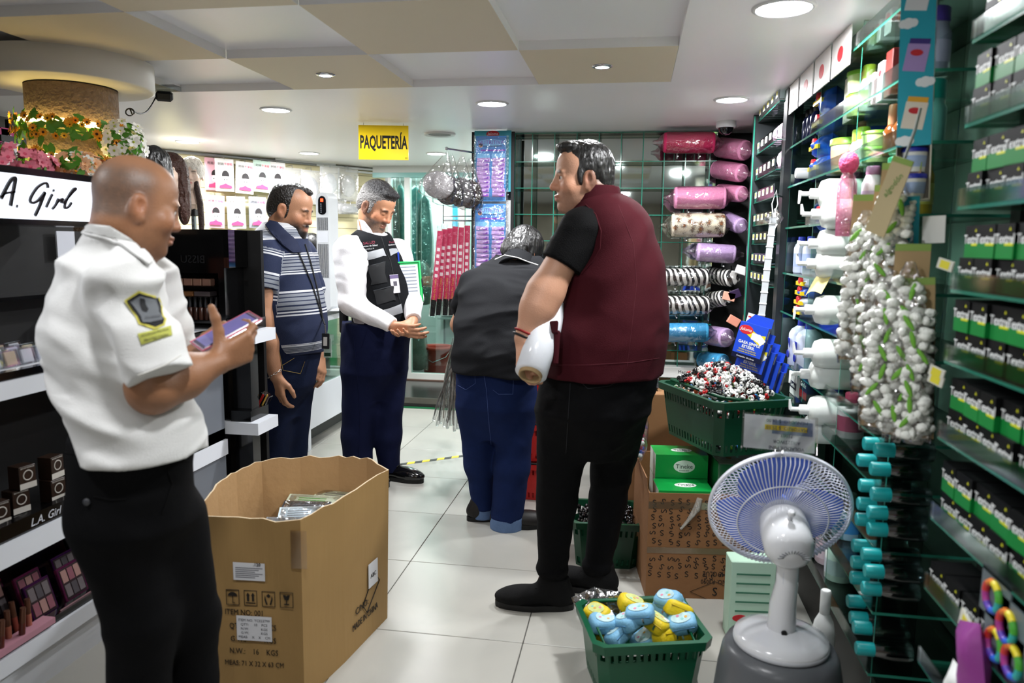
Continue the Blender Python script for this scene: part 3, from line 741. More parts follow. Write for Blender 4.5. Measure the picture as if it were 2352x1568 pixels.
# ---- man in a white polo shirt, holding a phone
def man_white():
    X = Px(1.62); A = math.radians(50); HA = math.radians(46); sd = grp_axes(A)
    hc = X.q(310, 472); R_ = rot3(HA, .22, .02)
    B = SDF(); hx = head(B, hc, R_, .95, 1.14, X.q(274, 580, 0), (.072, .078))
    sh = X.q(288, 660, -.10); el = X.q(352, 892, -.10); wr = X.q(497, 832, .05)
    B.cone(sh, el, .058, .052, .03); B.cone(el, el+(wr-el)*.45, .053, .050, .03); B.cone(el+(wr-el)*.45, wr, .050, .031, .03)
    lsh = X.q(345, 640, .14); lel = X.q(405, 850, .25); lwr = X.q(432, 826, .15)
    B.cone(lsh, lel, .05, .046, .03); B.cone(lel, lwr, .046, .032, .03)
    k_ = hand(B, wr, X.q(548, 806, .10)-wr, X.q(505, 770, .13)-X.q(530, 830, .02), 1, 1.0,
              curls=[(.55, .75, .4), (.75, .85, .5), (.9, .95, .5), (1.0, 1.0, .5)], thumb=[(.35, .85, .3), (.15, 1.0, .2), (.05, 1.0, .25)])
    hand(B, lwr, X.q(520, 785, .17)-lwr, np.array((-.1, -.45, .85)), -1, .98,
         curls=[(-.25, .15, .15), (-.2, .2, .2), (-.15, .2, .2), (-.1, .25, .2)], thumb=[(.6, .7, .1), (.8, .5, .0), (.9, .3, .0)])
    kneeR = X.q(325, 1420, -.02); ankR = X.q(318, 1840, -.02); kneeL = X.q(440, 1420, .12); ankL = X.q(452, 1800, .16)
    core(B, X.q(295, 1120, .02), X.q(250, 760, .02), X.q(272, 580), [(X.q(260, 1160, -.06), kneeR, ankR), (X.q(390, 1160, .08), kneeL, ankL)])
    me = B.mesh('person', .004)
    def hair(L):
        a = smooth01(L[:, 1], .045, -.005)*smooth01(L[:, 2], -.055, -.03)*smooth01(L[:, 2], .112, .055)
        b = np.clip(1-(((L[:, 0])/.06)**2+((L[:, 1]-.0)/.08)**2), 0, 1)*smooth01(L[:, 2], .05, .09)
        ear = np.exp(-(((np.abs(L[:, 0])-.084)/.010)**2)-((L[:, 1]+.005)/.022)**2-((L[:, 2]+.006)/.034)**2)
        return a*.72*(1-np.clip(ear*1.6, 0, 1))+b*.12
    facecolor(me, hx, hc, R_, .95, '#8f6447', hairc='#4b4038', hairfn=hair, stub=.25, brow='#3b3029')
    me.materials.append(skinmat('skin_tan'))
    p = ob('person', me, None, label='bald older man in a white polo shirt and black trousers holding a phone', cat='person')
    eyes(p, hx, R_, .95, (0, 1, -.3))
    # polo shirt
    S = SDF()
    S.loft(X.rows([(528, 222, 338), (550, 182, 350), (585, 150, 362), (640, 122, 372), (700, 103, 385), (780, 97, 400), (850, 108, 425), (920, 128, 456), (980, 143, 471), (1022, 150, 474)], A, .86), sd, k=.03, n=2.25)
    S.cone(sh+np.array((0, 0, .01)), X.q(366, 852, -.12), X.r(72), X.r(61), .035, capb=True)
    S.cone(lsh, X.q(395, 800, .22), X.r(62), X.r(58), .03)
    shirt = S.mesh('polo_shirt', .006, folds((3.5, 3.5, 12), .032, 3)); shirt.materials.append(cl_white)
    ob('polo_shirt', shirt, None, p)
    bv = bvh_of(shirt)
    bcl = bvh_of(shirt, me)
    decal('collar', [[(190, 536), (200, 518), (216, 514), (255, 518), (300, 545), (330, 575), (346, 598), (338, 607), (318, 592), (285, 566), (245, 548), (212, 542)]], bcl, cl_white, p, .012, 5)
    seam('collar_edge', [[(190, 537), (212, 543), (245, 549), (285, 567), (318, 593), (338, 607)]], bcl, .004, cl_white, p, .008)
    seam('sleeve_hem_stitch', [[(317, 862), (345, 852), (380, 838), (415, 815)]], bv, .0012, mat('stitch_white', '#cfcdc6', .8), p)
    # shoulder badge and name bar
    pt = decal('shoulder_badge', [[(285, 690), (318, 667), (364, 681), (374, 705), (375, 725), (382, 733), (378, 747), (360, 755), (352, 756), (318, 745), (311, 728)],
        [(291, 690), (319, 672), (361, 684), (369, 706), (371, 726), (377, 734), (374, 744), (357, 751), (322, 741), (316, 727)],
        [(299, 693), (320, 679), (356, 689), (363, 708), (364, 722), (350, 735), (327, 733), (316, 717)],
        [(320, 683), (330, 685), (333, 700), (340, 712), (336, 719), (326, 715), (320, 700)],
        [(324, 733), (330, 722), (345, 718), (358, 712), (371, 728), (372, 736), (345, 742), (328, 742)]], bv,
        [mat('badge_yellow', '#b8b04a', .8), mat('badge_black', '#101114', .8), mat('badge_grey', '#5b5e62', .8)], p, .0025, 5, [0, 1, 2, 1, 2], layered=True, label='grey shield badge with yellow edging on the sleeve')
    bar = decal('sleeve_name_bar', [[(316, 766), (392, 748), (395, 770), (325, 792)]], bv, mat('badge_yellow2', '#a9ab4e', .8), p, .003, 5, label='yellow name bar below the badge')
    pxtext('SEGURIDAD', 349, 731, 6.5, bv, mat('badge_print', '#24262a', .8), pt, -.1, off=.011)
    pxtext('SEGURIDAD PRIVADA', 355, 764, 6.5, bv, mat('badge_print', '#24262a', .8), bar, -.24, off=.005); pxtext('PROTECCION', 358, 776, 9, bv, mat('badge_print', '#24262a', .8), bar, -.24, off=.005)
    # trousers
    S = SDF()
    S.loft(X.rows([(1000, 152, 462), (1060, 149, 450), (1120, 147, 452), (1190, 152, 460)], A, .86, taper=True), sd, k=.04, n=2.3)
    for a, k1, an, rr in ((X.q(262, 1190, -.05), kneeR, ankR, (100, 84, 66)), (X.q(390, 1190, .07), kneeL, ankL, (92, 72, 58))):
        S.cone(a, k1, X.r(rr[0]), X.r(rr[1]), .05); S.cone(k1, an, X.r(rr[1]), X.r(rr[2]), .03, capb=True)
    tr = S.mesh('trousers', .007, folds((5, 5, 9), .008, 5)); tr.materials.append(cl_trous); ob('trousers', tr, None, p)
    bt = bvh_of(tr)
    seam('trouser_seams', [[(150, 1040), (250, 1050), (350, 1058), (448, 1060)], [(215, 1140), (255, 1148), (290, 1146)], [(378, 1062), (395, 1110), (372, 1180)]], bt, .002, cl_black, p)
    bt2 = cast(bt, 201, 1152, .003); ob('pocket_button', MB().lathe([(.008, 0), (.0085, .002), (.004, .003)], 12, M=frame(bt2, -Vector(AX_F))), mat('button_grey', '#3b3c40', .35), p)
    for a, h in ((A-.2, ankR), (A+.25, ankL)): shoe(p, (h[0]-math.cos(a)*.07, h[1]-math.sin(a)*.07), a, m_=leather_black, sole=rubber)
    # phone in a clear case
    a = X.q(446, 800, .08); b = X.q(592, 722, .20); up = np.array(b)-np.array(a); ax = up/np.linalg.norm(up)
    nrm = np.array((-.28, -.60, .75)); nrm = nrm-ax*(nrm@ax); Fm = frame((a+b)/2, nrm, ax)
    ph = thing('phone', 'phone in a clear pink-edged case held by the man in white polo', 'phone', M=Fm)
    ob('case', MB().cbox((0, 0, -.003), (.168, .080, .011), .004), clear('phone_case', '#f3e8f4', .4, .1, opac=.45, ocol='#c9a9c4'), ph)
    ob('body', MB().cbox((0, 0, .001), (.155, .071, .008), .003), mat('phone_body', '#3b3550', .25), ph)
    sc_ = ob('screen', MB().box((-.070, -.032, .0052), (.070, .032, .0056)), mat('phone_screen', '#3f3c68', .08, emit='#8d86c8', estr=.25, var=.4, vscale=14), ph)
    mbs = MB(); mbs.tube([(-.083, -.039, .002), (.083, -.039, .002), (.084, .039, .002), (-.083, .039, .002)], .0022, 6, closed=True); ob('case_rim', mbs, mat('case_pink', '#c9677a', .3), ph)
    ob('side_button', MB().cbox((.02, -.0405, -.002), (.03, .002, .003), .0008), mat('phone_metal', '#a7a3a9', .25, .8), ph)
    return p

# ---- man in the striped polo
def man_striped():
    X = Px(3.62); A = math.radians(-4); HA = math.radians(0); sd = grp_axes(A)
    hc = X.q(668, 481); R_ = rot3(HA, .30, .0); sc = 1.08
    B = SDF(); hx = head(B, hc, R_, sc, 1.06, X.q(640, 545), (.066, .072), lids=True, nose=1.03, beard=.6)
    sh = X.q(600, 585, -.17); el = X.q(600, 735, -.2); wr = X.q(634, 862, -.17)
    B.cone(sh, el, .07, .058, .03); B.cone(el, el+(wr-el)*.4, .058, .056, .03); B.cone(el+(wr-el)*.4, wr, .056, .034, .03)
    hand(B, wr, X.q(645, 935, -.15)-wr, np.array((.45, .9, -.1)), 1, 1.05, curls=[(.25, .45, .3), (.3, .5, .3), (.35, .5, .3), (.4, .5, .35)], thumb=[(.7, .45, .4), (.9, .2, .35), (1, .0, .3)])
    lsh = X.q(690, 585, .17); lel = X.q(725, 710, .2); lwr = X.q(734, 815, .12)
    B.cone(lsh, lel, .06, .05, .03); B.cone(lel, lwr, .05, .030, .03)
    hand(B, lwr, X.q(738, 875, .05)-lwr, np.array((-.85, .3, -.1)), 1, 1.0, curls=[(.4, .5, .3), (.45, .55, .3), (.55, .6, .3), (.6, .6, .3)], thumb=[(.75, .4, .4), (.95, .1, .3), (1, -.1, .3)])
    kR = X.q(618, 1090, -.06); aR = X.q(615, 1300, -.04); kL = X.q(668, 1080, .1); aL = X.q(668, 1265, .12)
    core(B, X.q(650, 850), X.q(648, 650), X.q(640, 545), [(X.q(625, 900, -.06), kR, aR), (X.q(675, 900, .08), kL, aL)])
    me = B.mesh('person', .0045)
    def beard(L):
        a = smooth01(L[:, 2], -.048, -.068)*smooth01(L[:, 1], .005, .045)
        l = np.exp(-((L[:, 0]/.022)**2+((L[:, 2]+.066)/.009)**2))*(L[:, 1] > .07)
        return np.maximum(a*(1-np.clip(l*1.6, 0, 1)), np.exp(-((np.abs(L[:, 0])-.012)/.02)**2-((L[:, 2]+.051)/.008)**2)*(L[:, 1] > .07)*1.2)
    def hair(L):
        return smooth01(L[:, 1], .07, .03)*smooth01(L[:, 2], .06, .09)*.35
    facecolor(me, hx, hc, R_, sc, '#a97b5e', hairc='#17110f', hairfn=hair, beardc='#0f0b0a', beardfn=beard, brow='#120d0b', stub=.35)
    me.materials.append(skinmat('skin_mid'))
    p = ob('person', me, None, label='bearded man in a navy striped polo shirt with a lanyard', cat='person')
    h = hairmesh('hair', hc, R_, sc, [((0, -.016, .036), (.079, .099, .092), .02), ((0, -.062, -.015), (.064, .048, .06), .03), ((.068, .012, -.012), (.013, .012, .03), .01), ((-.068, .012, -.012), (.013, .012, .03), .01), ((0, .050, .102), (.034, .034, .016), .02)],
        [((0, .135, -.03), (.1, .115, .10), .012), ((.05, .075, .095), (.028, .05, .06), .012), ((-.05, .075, .095), (.028, .05, .06), .012), ((.088, -.004, -.012), (.024, .026, .036), .008), ((-.088, -.004, -.012), (.024, .026, .036), .008), ((0, .02, -.105), (.1, .085, .062), .012)], res=.005)
    h.materials.append(hair_brown); ob('hair', h, None, p)
    # striped polo
    S = SDF()
    S.loft(X.rows([(512, 606, 690), (530, 588, 700), (555, 572, 708), (600, 566, 722), (650, 568, 735), (700, 572, 746), (750, 578, 750), (785, 585, 748), (806, 592, 742)], A, .95), sd, k=.03, n=2.3)
    hem = X.q(590, 660, -.2)
    S.cone(sh, hem, X.r(44), X.r(43), .03, capb=True); S.cone(lsh, X.q(712, 660, .2), X.r(40), X.r(36), .03)
    s_ = S.mesh('striped_polo', .006, folds((4, 4, 10), .013, 9))
    V = verts(s_); axd = hem-sh; L_ = np.linalg.norm(axd); axd /= L_
    t = (V-sh)@axd; rad = np.linalg.norm(V-sh-t[:, None]*axd, axis=1)
    arm = (rad < X.r(44)*1.12+.002) & (t > -.03) & (V[:, 1] < 3.62-.10)
    lo = X.q(650, 806)[2]; hi = X.q(650, 512)[2]
    u = np.where(arm, .37+.42*(1-t/L_)*.55, (V[:, 2]-lo)/(hi-lo)+.018*np.sin(V[:, 0]*9))
    vflt(s_, u, 'band'); vflt(s_, arm.astype(float), 'sleeve')
    M = mat('stripe_knit', '#16213f', .85, var=0, bump=.25, bscale=400); nt = M.node_tree; b = nt.nodes['Principled BSDF']
    at = nt.nodes.new('ShaderNodeAttribute'); at.attribute_name = 'band'; rp = nt.nodes.new('ShaderNodeValToRGB'); rp.color_ramp.interpolation = 'CONSTANT'
    nv, wh, gr = lin('#15203e'), lin('#c9cbd0'), lin('#7d828b')
    stops = [(0, nv)]
    def group(a, b_):
        w_ = (b_-a)
        for q0, q1, c in ((0, .06, wh), (.11, .17, wh), (.22, .34, gr), (.39, .50, gr), (.55, .66, gr), (.70, .79, gr), (.83, .89, wh), (.94, 1.0, wh)):
            stops.append((a+q0*w_, c)); stops.append((a+q1*w_, nv))
    group(-.0, .075); group(.29, .50)
    E_ = rp.color_ramp.elements
    def fill(rp, st):
        E_ = rp.color_ramp.elements
        while len(E_) > 1: E_.remove(E_[-1])
        E_[0].position = 0; E_[0].color = (*nv, 1)
        for q, c in st[:31]:
            if q <= 0: continue
            e = E_.new(min(q, 1)); e.color = (*c, 1)
    fill(rp, [s for s in stops if s[0] < .505])
    rp2 = nt.nodes.new('ShaderNodeValToRGB'); rp2.color_ramp.interpolation = 'CONSTANT'; stops = []; group(.60, .76); group(.87, .955); fill(rp2, stops)
    gt = nt.nodes.new('ShaderNodeMath'); gt.operation = 'GREATER_THAN'; gt.inputs[1].default_value = .55
    mx = nt.nodes.new('ShaderNodeMix'); mx.data_type = 'RGBA'
    nt.links.new(at.outputs['Fac'], rp.inputs[0]); nt.links.new(at.outputs['Fac'], rp2.inputs[0]); nt.links.new(at.outputs['Fac'], gt.inputs[0])
    nt.links.new(gt.outputs[0], mx.inputs['Factor']); nt.links.new(rp.outputs[0], mx.inputs['A']); nt.links.new(rp2.outputs[0], mx.inputs['B']); nt.links.new(mx.outputs['Result'], b.inputs['Base Color'])
    s_.materials.append(M); ob('striped_polo', s_, None, p); bv = bvh_of(s_)
    bcl = bvh_of(s_, me); cn = mat('collar_navy', '#131c38', .85)
    decal('collar', [[(612, 516), (622, 506), (636, 508), (655, 530), (680, 552), (692, 578), (672, 580), (648, 560), (628, 540)]], bcl, cn, p, .012, 4)
    seam('collar_edge', [[(612, 517), (628, 541), (648, 561), (672, 580), (692, 578)]], bcl, .004, cn, p, .008)
    # jeans
    S = SDF()
    S.loft(X.rows([(780, 572, 740), (830, 566, 732), (880, 565, 726)], A, .95, taper=True), sd, k=.04)
    for a, k1, an, rr in ((X.q(624, 905, -.06), kR, aR, (52, 42, 32)), (X.q(675, 905, .08), kL, aL, (46, 36, 30))):
        S.cone(a, k1, X.r(rr[0]), X.r(rr[1]), .05); S.cone(k1, an, X.r(rr[1]), X.r(rr[2]), .03, capb=True)
    tr = S.mesh('jeans', .0075, folds((6, 6, 9), .008, 6)); tr.materials.append(cl_denim); ob('jeans', tr, None, p); bt = bvh_of(tr)
    seam('jeans_stitching', [[(575, 842), (610, 848), (650, 838), (676, 822)], [(640, 800), (650, 850), (690, 858), (700, 830)], [(566, 866), (600, 866)]], bt, .0013, mat('stitch_tan', '#8a7440', .8), p)
    for a, h_ in ((A-.1, aR), (A+.15, aL)): shoe(p, (h_[0]-math.cos(a)*.07, h_[1]-math.sin(a)*.07), a, m_=leather_black, sole=rubber)
    # chain bracelet
    d = (wr-el)/np.linalg.norm(wr-el); br = thing('tmp', '', '') if False else None
    mb = MB(); Fm = frame(wr-d*.012, d+np.array((.25, 0, .25)))
    for i in range(18):
        a = 2*PI*i/18; c = Fm @ Vector((math.cos(a)*.042, math.sin(a)*.040, 0)); tg = (Fm.to_3x3() @ Vector((-math.sin(a), math.cos(a), 0))); ou = (c-Vector(wr-d*.012)).normalized()
        n_ = ou if i % 2 else tg.cross(ou)
        lk = [c+tg*math.cos(q)*.0095+n_.cross(tg)*math.sin(q)*.005 for q in np.linspace(0, 2*PI, 9)[:-1]]
        mb.tube(lk, .0014, 5, closed=True)
    ob('chain_bracelet', mb, mat('silver', '#d8d6d0', .2, 1.0, var=.02), p, label='silver chain bracelet')
    # lanyard with identity card
    ln = []
    for q in ([(668, 545), (690, 590), (715, 650), (733, 705), (742, 740)], [(700, 560), (712, 600), (725, 650), (735, 700), (742, 740)]): ln.append(q)
    bl = bv; mb = MB()
    for l in ln:
        pts = []
        for i in range(len(l)-1):
            for t_ in np.linspace(0, 1, 6)[:-1]:
                c = cast(bl, l[i][0]+(l[i+1][0]-l[i][0])*t_, l[i][1]+(l[i+1][1]-l[i][1])*t_, .006)
                if c is not None and (not pts or (c-pts[-1]).length < .1): pts.append(c)
        pts.append(Vector(X.q(746, 745, -.06)))
        mb.tube(pts, .006, 6, flat=(.9, .35))
    ob('lanyard', mb, mat('lanyard_black', '#111216', .7), p)
    c0 = X.q(746, 745, -.06)
    cd = thing('x', '', '') if False else None
    Fm = frame(X.q(748, 783, -.06), (-.15, -1, .1), (1, -.1, .02))
    card = ob('identity_card', MB(Fm).cbox((0, 0, 0), (.044, .078, .006), .003), mat('card_holder', '#17181b', .35), p, label='black identity card holder on the lanyard')
    ob('card_insert', MB(Fm).box((-.011, -.024, .0035), (.011, .020, .004)), mat('card_paper', '#b9b6b2', .5), card)
    ob('clip', MB().tube([c0, X.q(747, 758, -.06), X.q(748, 766, -.06)], .003, 6), mat('silver', '#d8d6d0'), card)
    Fm = frame(X.q(752, 800, -.05), (-.2, -1, .1), (1, -.1, .05))
    c2 = ob('second_card', MB(Fm).box((-.024, -.046, -.004), (.022, .05, -.002)), clear('card_sleeve', '#e8f2ec', .3, .1, opac=.5, ocol='#cfe0d8'), p)
    ob('card_stripe', MB(Fm).box((-.020, -.040, -.0018), (.018, -.022, -.0012)), mat('card_green', '#1d3b2a', .4), c2)
    return p

# ---- man in the dark work vest
def man_vest():
    X = Px(4.2); A = math.radians(-28); HA = math.radians(-20); sd = grp_axes(A)
    hc = X.q(864, 474); R_ = rot3(HA, .52, .02); sc = 1.10
    B = SDF(); hx = head(B, hc, R_, sc, 1.02, X.q(855, 548, .02), (.062, .068), lids=True, nose=1.05)
    sh = X.q(800, 575, -.12); el = X.q(806, 695, -.16); wr = X.q(904, 750, -.22)
    lsh = X.q(912, 580, .13); lel = X.q(946, 685, .05); lwr = X.q(948, 738, -.15)
    B.cone(sh, el, .05, .045, .03); B.cone(el, wr, .045, .030, .03); B.cone(lsh, lel, .05, .045, .03); B.cone(lel, lwr, .045, .03, .03)
    hand(B, wr, X.q(948, 762, -.24)-wr, np.array((.15, .8, .35)), -1, 1.05, curls=[(.2, .35, .3), (.25, .4, .3), (.3, .45, .3), (.35, .45, .3)], thumb=[(.8, .3, .3), (.95, .1, .2), (1, 0, .1)])
    hand(B, lwr, X.q(925, 772, -.24)-lwr, np.array((-.2, -.5, .8)), 1, 1.0, curls=[(.5, .6, .3), (.5, .6, .35), (.55, .6, .35), (.6, .6, .35)], thumb=[(.6, .6, .35), (.8, .4, .3), (.9, .2, .3)])
    kR = X.q(822, 1000, -.06); aR = X.q(822, 1098, -.06); kL = X.q(890, 1000, .04); aL = X.q(896, 1082, .04)
    core(B, X.q(862, 800), X.q(862, 620), X.q(855, 548, .02), [(X.q(832, 860, -.05), kR, aR), (X.q(890, 860, .05), kL, aL)])
    me = B.mesh('person', .0045)
    facecolor(me, hx, hc, R_, sc, '#ad7c5e', stub=.75, stubc='#4f4842', brow='#17120f', red=.35, hairc='#55504c', hairfn=lambda L: smooth01(L[:, 1], .05, .01)*smooth01(L[:, 2], -.06, -.03)*.5)
    me.materials.append(skinmat('skin_mid'))
    p = ob('person', me, None, label='grey-haired man in a black work vest over white shirt, hands clasped', cat='person')
    h = hairmesh('hair', hc, R_, sc, [((0, -.014, .044), (.080, .102, .094), .02), ((0, -.060, -.012), (.066, .048, .06), .03), ((.066, .018, -.004), (.014, .012, .03), .01), ((-.066, .018, -.004), (.014, .012, .03), .01), ((0, .058, .102), (.05, .036, .020), .02)],
        [((0, .148, -.045), (.1, .105, .115), .012), ((.088, -.004, -.012), (.024, .026, .036), .008), ((-.088, -.004, -.012), (.024, .026, .036), .008), ((0, .02, -.105), (.1, .085, .062), .012)], folds((90, 90, 60), .006, 2), res=.005)
    h.materials.append(hair_grey)
    hv = ((verts(h)-hc)@R_); dk = smooth01(hv[:, 2], .05, .11)
    vcol(h, np.array(lin('#7a7876'))*(1-dk[:, None])+np.array(lin('#1c1b1d'))*dk[:, None], 'tone')
    a = hair_grey.node_tree.nodes.new('ShaderNodeAttribute'); a.attribute_name = 'tone'; hair_grey.node_tree.links.new(a.outputs['Color'], hair_grey.node_tree.nodes['Principled BSDF'].inputs['Base Color'])
    ob('hair', h, None, p)
    # white shirt: body, sleeves, collar
    S = SDF()
    S.loft(X.rows([(536, 832, 884), (552, 806, 898), (575, 790, 912), (640, 802, 925), (740, 818, 932)], A, .72), sd, k=.03)
    S.cone(sh, el, X.r(34), X.r(28), .03); S.cone(el, X.q(900, 748, -.22), X.r(28), X.r(18), .02, capb=True)
    S.cone(lsh, lel, X.r(33), X.r(26), .03); S.cone(lel, X.q(950, 733, -.14), X.r(26), X.r(17), .02, capb=True)
    s_ = S.mesh('white_shirt', .007, folds((7, 7, 13), .010, 4)); s_.materials.append(cl_shirtw); ob('white_shirt', s_, None, p)
    S = SDF(); S.cone(X.q(853, 556, .02), X.q(852, 505, .03), X.r(31), X.r(31), .01, capa=True, capb=True); S.cone(X.q(853, 570), X.q(852, 490, .03), X.r(26), X.r(29), .004, 's')
    S.ell(X.q(884, 520, -.11), (.03, .05, .07), None, .01, 's')
    c = S.mesh('shirt_collar', .005); c.materials.append(cl_shirtw); ob('shirt_collar', c, None, p); bcol = bvh_of(c, s_, me)
    decal('collar_point', [[(826, 503), (838, 507), (852, 525), (866, 556), (848, 545), (832, 528)]], bcol, cl_shirtw, p, .007, 4); decal('collar_point', [[(872, 540), (884, 530), (890, 526), (891, 545), (884, 572)]], bcol, cl_shirtw, p, .007, 4)
    # vest
    S = SDF()
    S.loft(X.rows([(528, 822, 888), (545, 800, 900), (570, 792, 912), (610, 800, 928), (650, 808, 942), (700, 810, 951), (742, 812, 944)], A, .95), sd, k=.02, n=2.3)
    S.ell(X.q(796, 578, -.14), (.085, .09, .14), None, .02, 's'); S.ell(X.q(925, 590, .14), (.08, .09, .14), None, .02, 's')
    S.cone(X.q(860, 545, .02), X.q(862, 520, -.02), X.r(27), X.r(34), .02, 's'); S.ell(X.q(884, 545, -.17), (.035, .06, .10), None, .02, 's')
    v = S.mesh('work_vest', .006, folds((6, 6, 9), .007, 8)); v.materials.append(mat('vest_black', '#0d0f12', .85, spec=.15, var=.1, bump=.2, bscale=350)); vest = ob('work_vest', v, None, p); bv = bvh_of(v)
    refl = mat('reflective_grey', '#8f9296', .45, var=.05)
    for po in ([(823, 584), (880, 570), (887, 588), (831, 602)], [(893, 572), (913, 563), (916, 580), (897, 588)], [(876, 712), (922, 697), (925, 718), (890, 730)]): decal('reflective_strip', [po], bv, refl, vest, .003, 5)
    pk = mat('vest_pocket', '#0e1013', .8)
    for po in ([(845, 610), (885, 600), (890, 648), (852, 655)], [(858, 668), (905, 656), (910, 690), (866, 700)]): decal('chest_pocket', [po], bv, pk, vest, .006, 6)
    seam('vest_trim', [[(876, 545), (885, 575), (897, 600), (905, 640), (918, 690), (935, 735)]], bv, .003, pk, vest)
    seam('pocket_edges', [[(845, 612), (885, 601)], [(858, 668), (905, 656)], [(866, 610), (870, 652)]], bv, .003, mat('vest_edge', '#24272c', .7), vest)
    decal('vest_logo', [[(824, 559), (831, 557), (836, 570), (829, 572)]], bv, mat('logo_grey', '#b6b8bb', .6), vest, .003, 3)
    pxtext('SALUD', 848, 558, 9, bv, mat('logo_red', '#7c1f36', .6), vest, -.1, off=.004); pxtext('Servicios de Salud', 847, 565, 5.5, bv, mat('logo_white', '#c9cacc', .6), vest, -.1, off=.004); pxtext('P U E B L A', 848, 572, 4.5, bv, mat('logo_white', '#c9cacc'), vest, -.15, off=.004)
    pxtext('Puebla', 901, 556, 6, bv, mat('logo_red', '#7c1f36'), vest, -.1, off=.004); pxtext('Gobierno', 901, 562, 5, bv, mat('logo_white', '#c9cacc'), vest, -.1, off=.004)
    mb = MB(); c = cast(bv, 913, 592, .008); mb.tube([c+Vector((0, 0, .03)), c-Vector((-.004, 0, .035))], .005, 8); ob('pen', mb, mat('pen_blue', '#1d3fb0', .3), vest, label='blue pen clipped in the chest pocket')
    c = cast(bv, 906, 652, .008); Fm = frame(c, (.35, -.9, .1), (1, .35, .12))
    bd = ob('identity_badge', MB(Fm).box((-.024, -.052, 0), (.024, .052, .003)), mat('badge_white', '#d9d6dc', .35), vest, label='white identity badge on the vest')
    ob('badge_band', MB(Fm).box((-.024, .030, .003), (.024, .050, .0036)), mat('badge_violet', '#6b5f86', .4), bd); ob('badge_photo', MB(Fm).box((-.008, -.012, .003), (.012, .014, .0036)), mat('badge_photo', '#57555f', .4), bd)
    # trousers and belt pouch
    S = SDF()
    S.loft(X.rows([(738, 790, 944), (790, 786, 938), (850, 786, 934)], A, .9, taper=True), sd, k=.04)
    for a, k1, an, rr in ((X.q(830, 870, -.05), kR, aR, (46, 37, 33)), (X.q(890, 870, .05), kL, aL, (44, 33, 25))):
        S.cone(a, k1, X.r(rr[0]), X.r(rr[1]), .05); S.cone(k1, an, X.r(rr[1]), X.r(rr[2]), .03, capb=True)
    tr = S.mesh('trousers', .008, folds((6, 6, 4), .007, 2)); tr.materials.append(cl_navy); ob('trousers', tr, None, p); bt = bvh_of(tr)
    seam('trouser_crease', [[(812, 775), (820, 850), (826, 950), (824, 1060)], [(845, 752), (830, 800)]], bt, .002, cl_navy, p)
    ob('belt_pouch', MB(frame(X.q(790, 735, -.02), (-.5, -.8, 0), (0, 0, 1))).cbox((0, 0, 0), (.16, .06, .04), .012), mat('pouch_black', '#0b0b0d', .5), p)
    for a, h_ in ((A+.18, aR), (A+.30, aL)): shoe(p, (h_[0]-math.cos(a)*.08, h_[1]-math.sin(a)*.08), a, .30, .10, m_=leather_black, sole=rubber, sharp=1.05)
    # clipboard under the arm
    Fm = frame(X.q(934, 648, -.02), (.55, -.8, .12), (.8, .55, .05))
    cb = thing('clipboard', 'green clipboard case tucked under the arm of the man in vest', 'clipboard', M=Fm)
    mb = MB(); mb.tube([(-.085, -.115, 0), (.085, -.115, 0), (.085, .115, 0), (-.085, .115, 0)], .009, 8, closed=True); ob('frame', mb, mat('clip_green', '#16a552', .35), cb)
    ob('board', MB().cbox((0, 0, -.002), (.165, .225, .008), .002), mat('clip_green2', '#129048', .4), cb); ob('paper', MB().box((-.072, -.1, .004), (.072, .1, .006)), mat('paper_grey', '#c9ced6', .7), cb)
    ob('latch', MB().cbox((.09, -.01, 0), (.012, .05, .02), .003), mat('latch_black', '#101214', .4), cb)
    mb = MB()
    for i in range(9): mb.box((-.06, .09-.02*i, .006), (.06, .083-.02*i, .0066))
    ob('print', mb, mat('print_grey', '#7c828c', .7), cb)
    return p

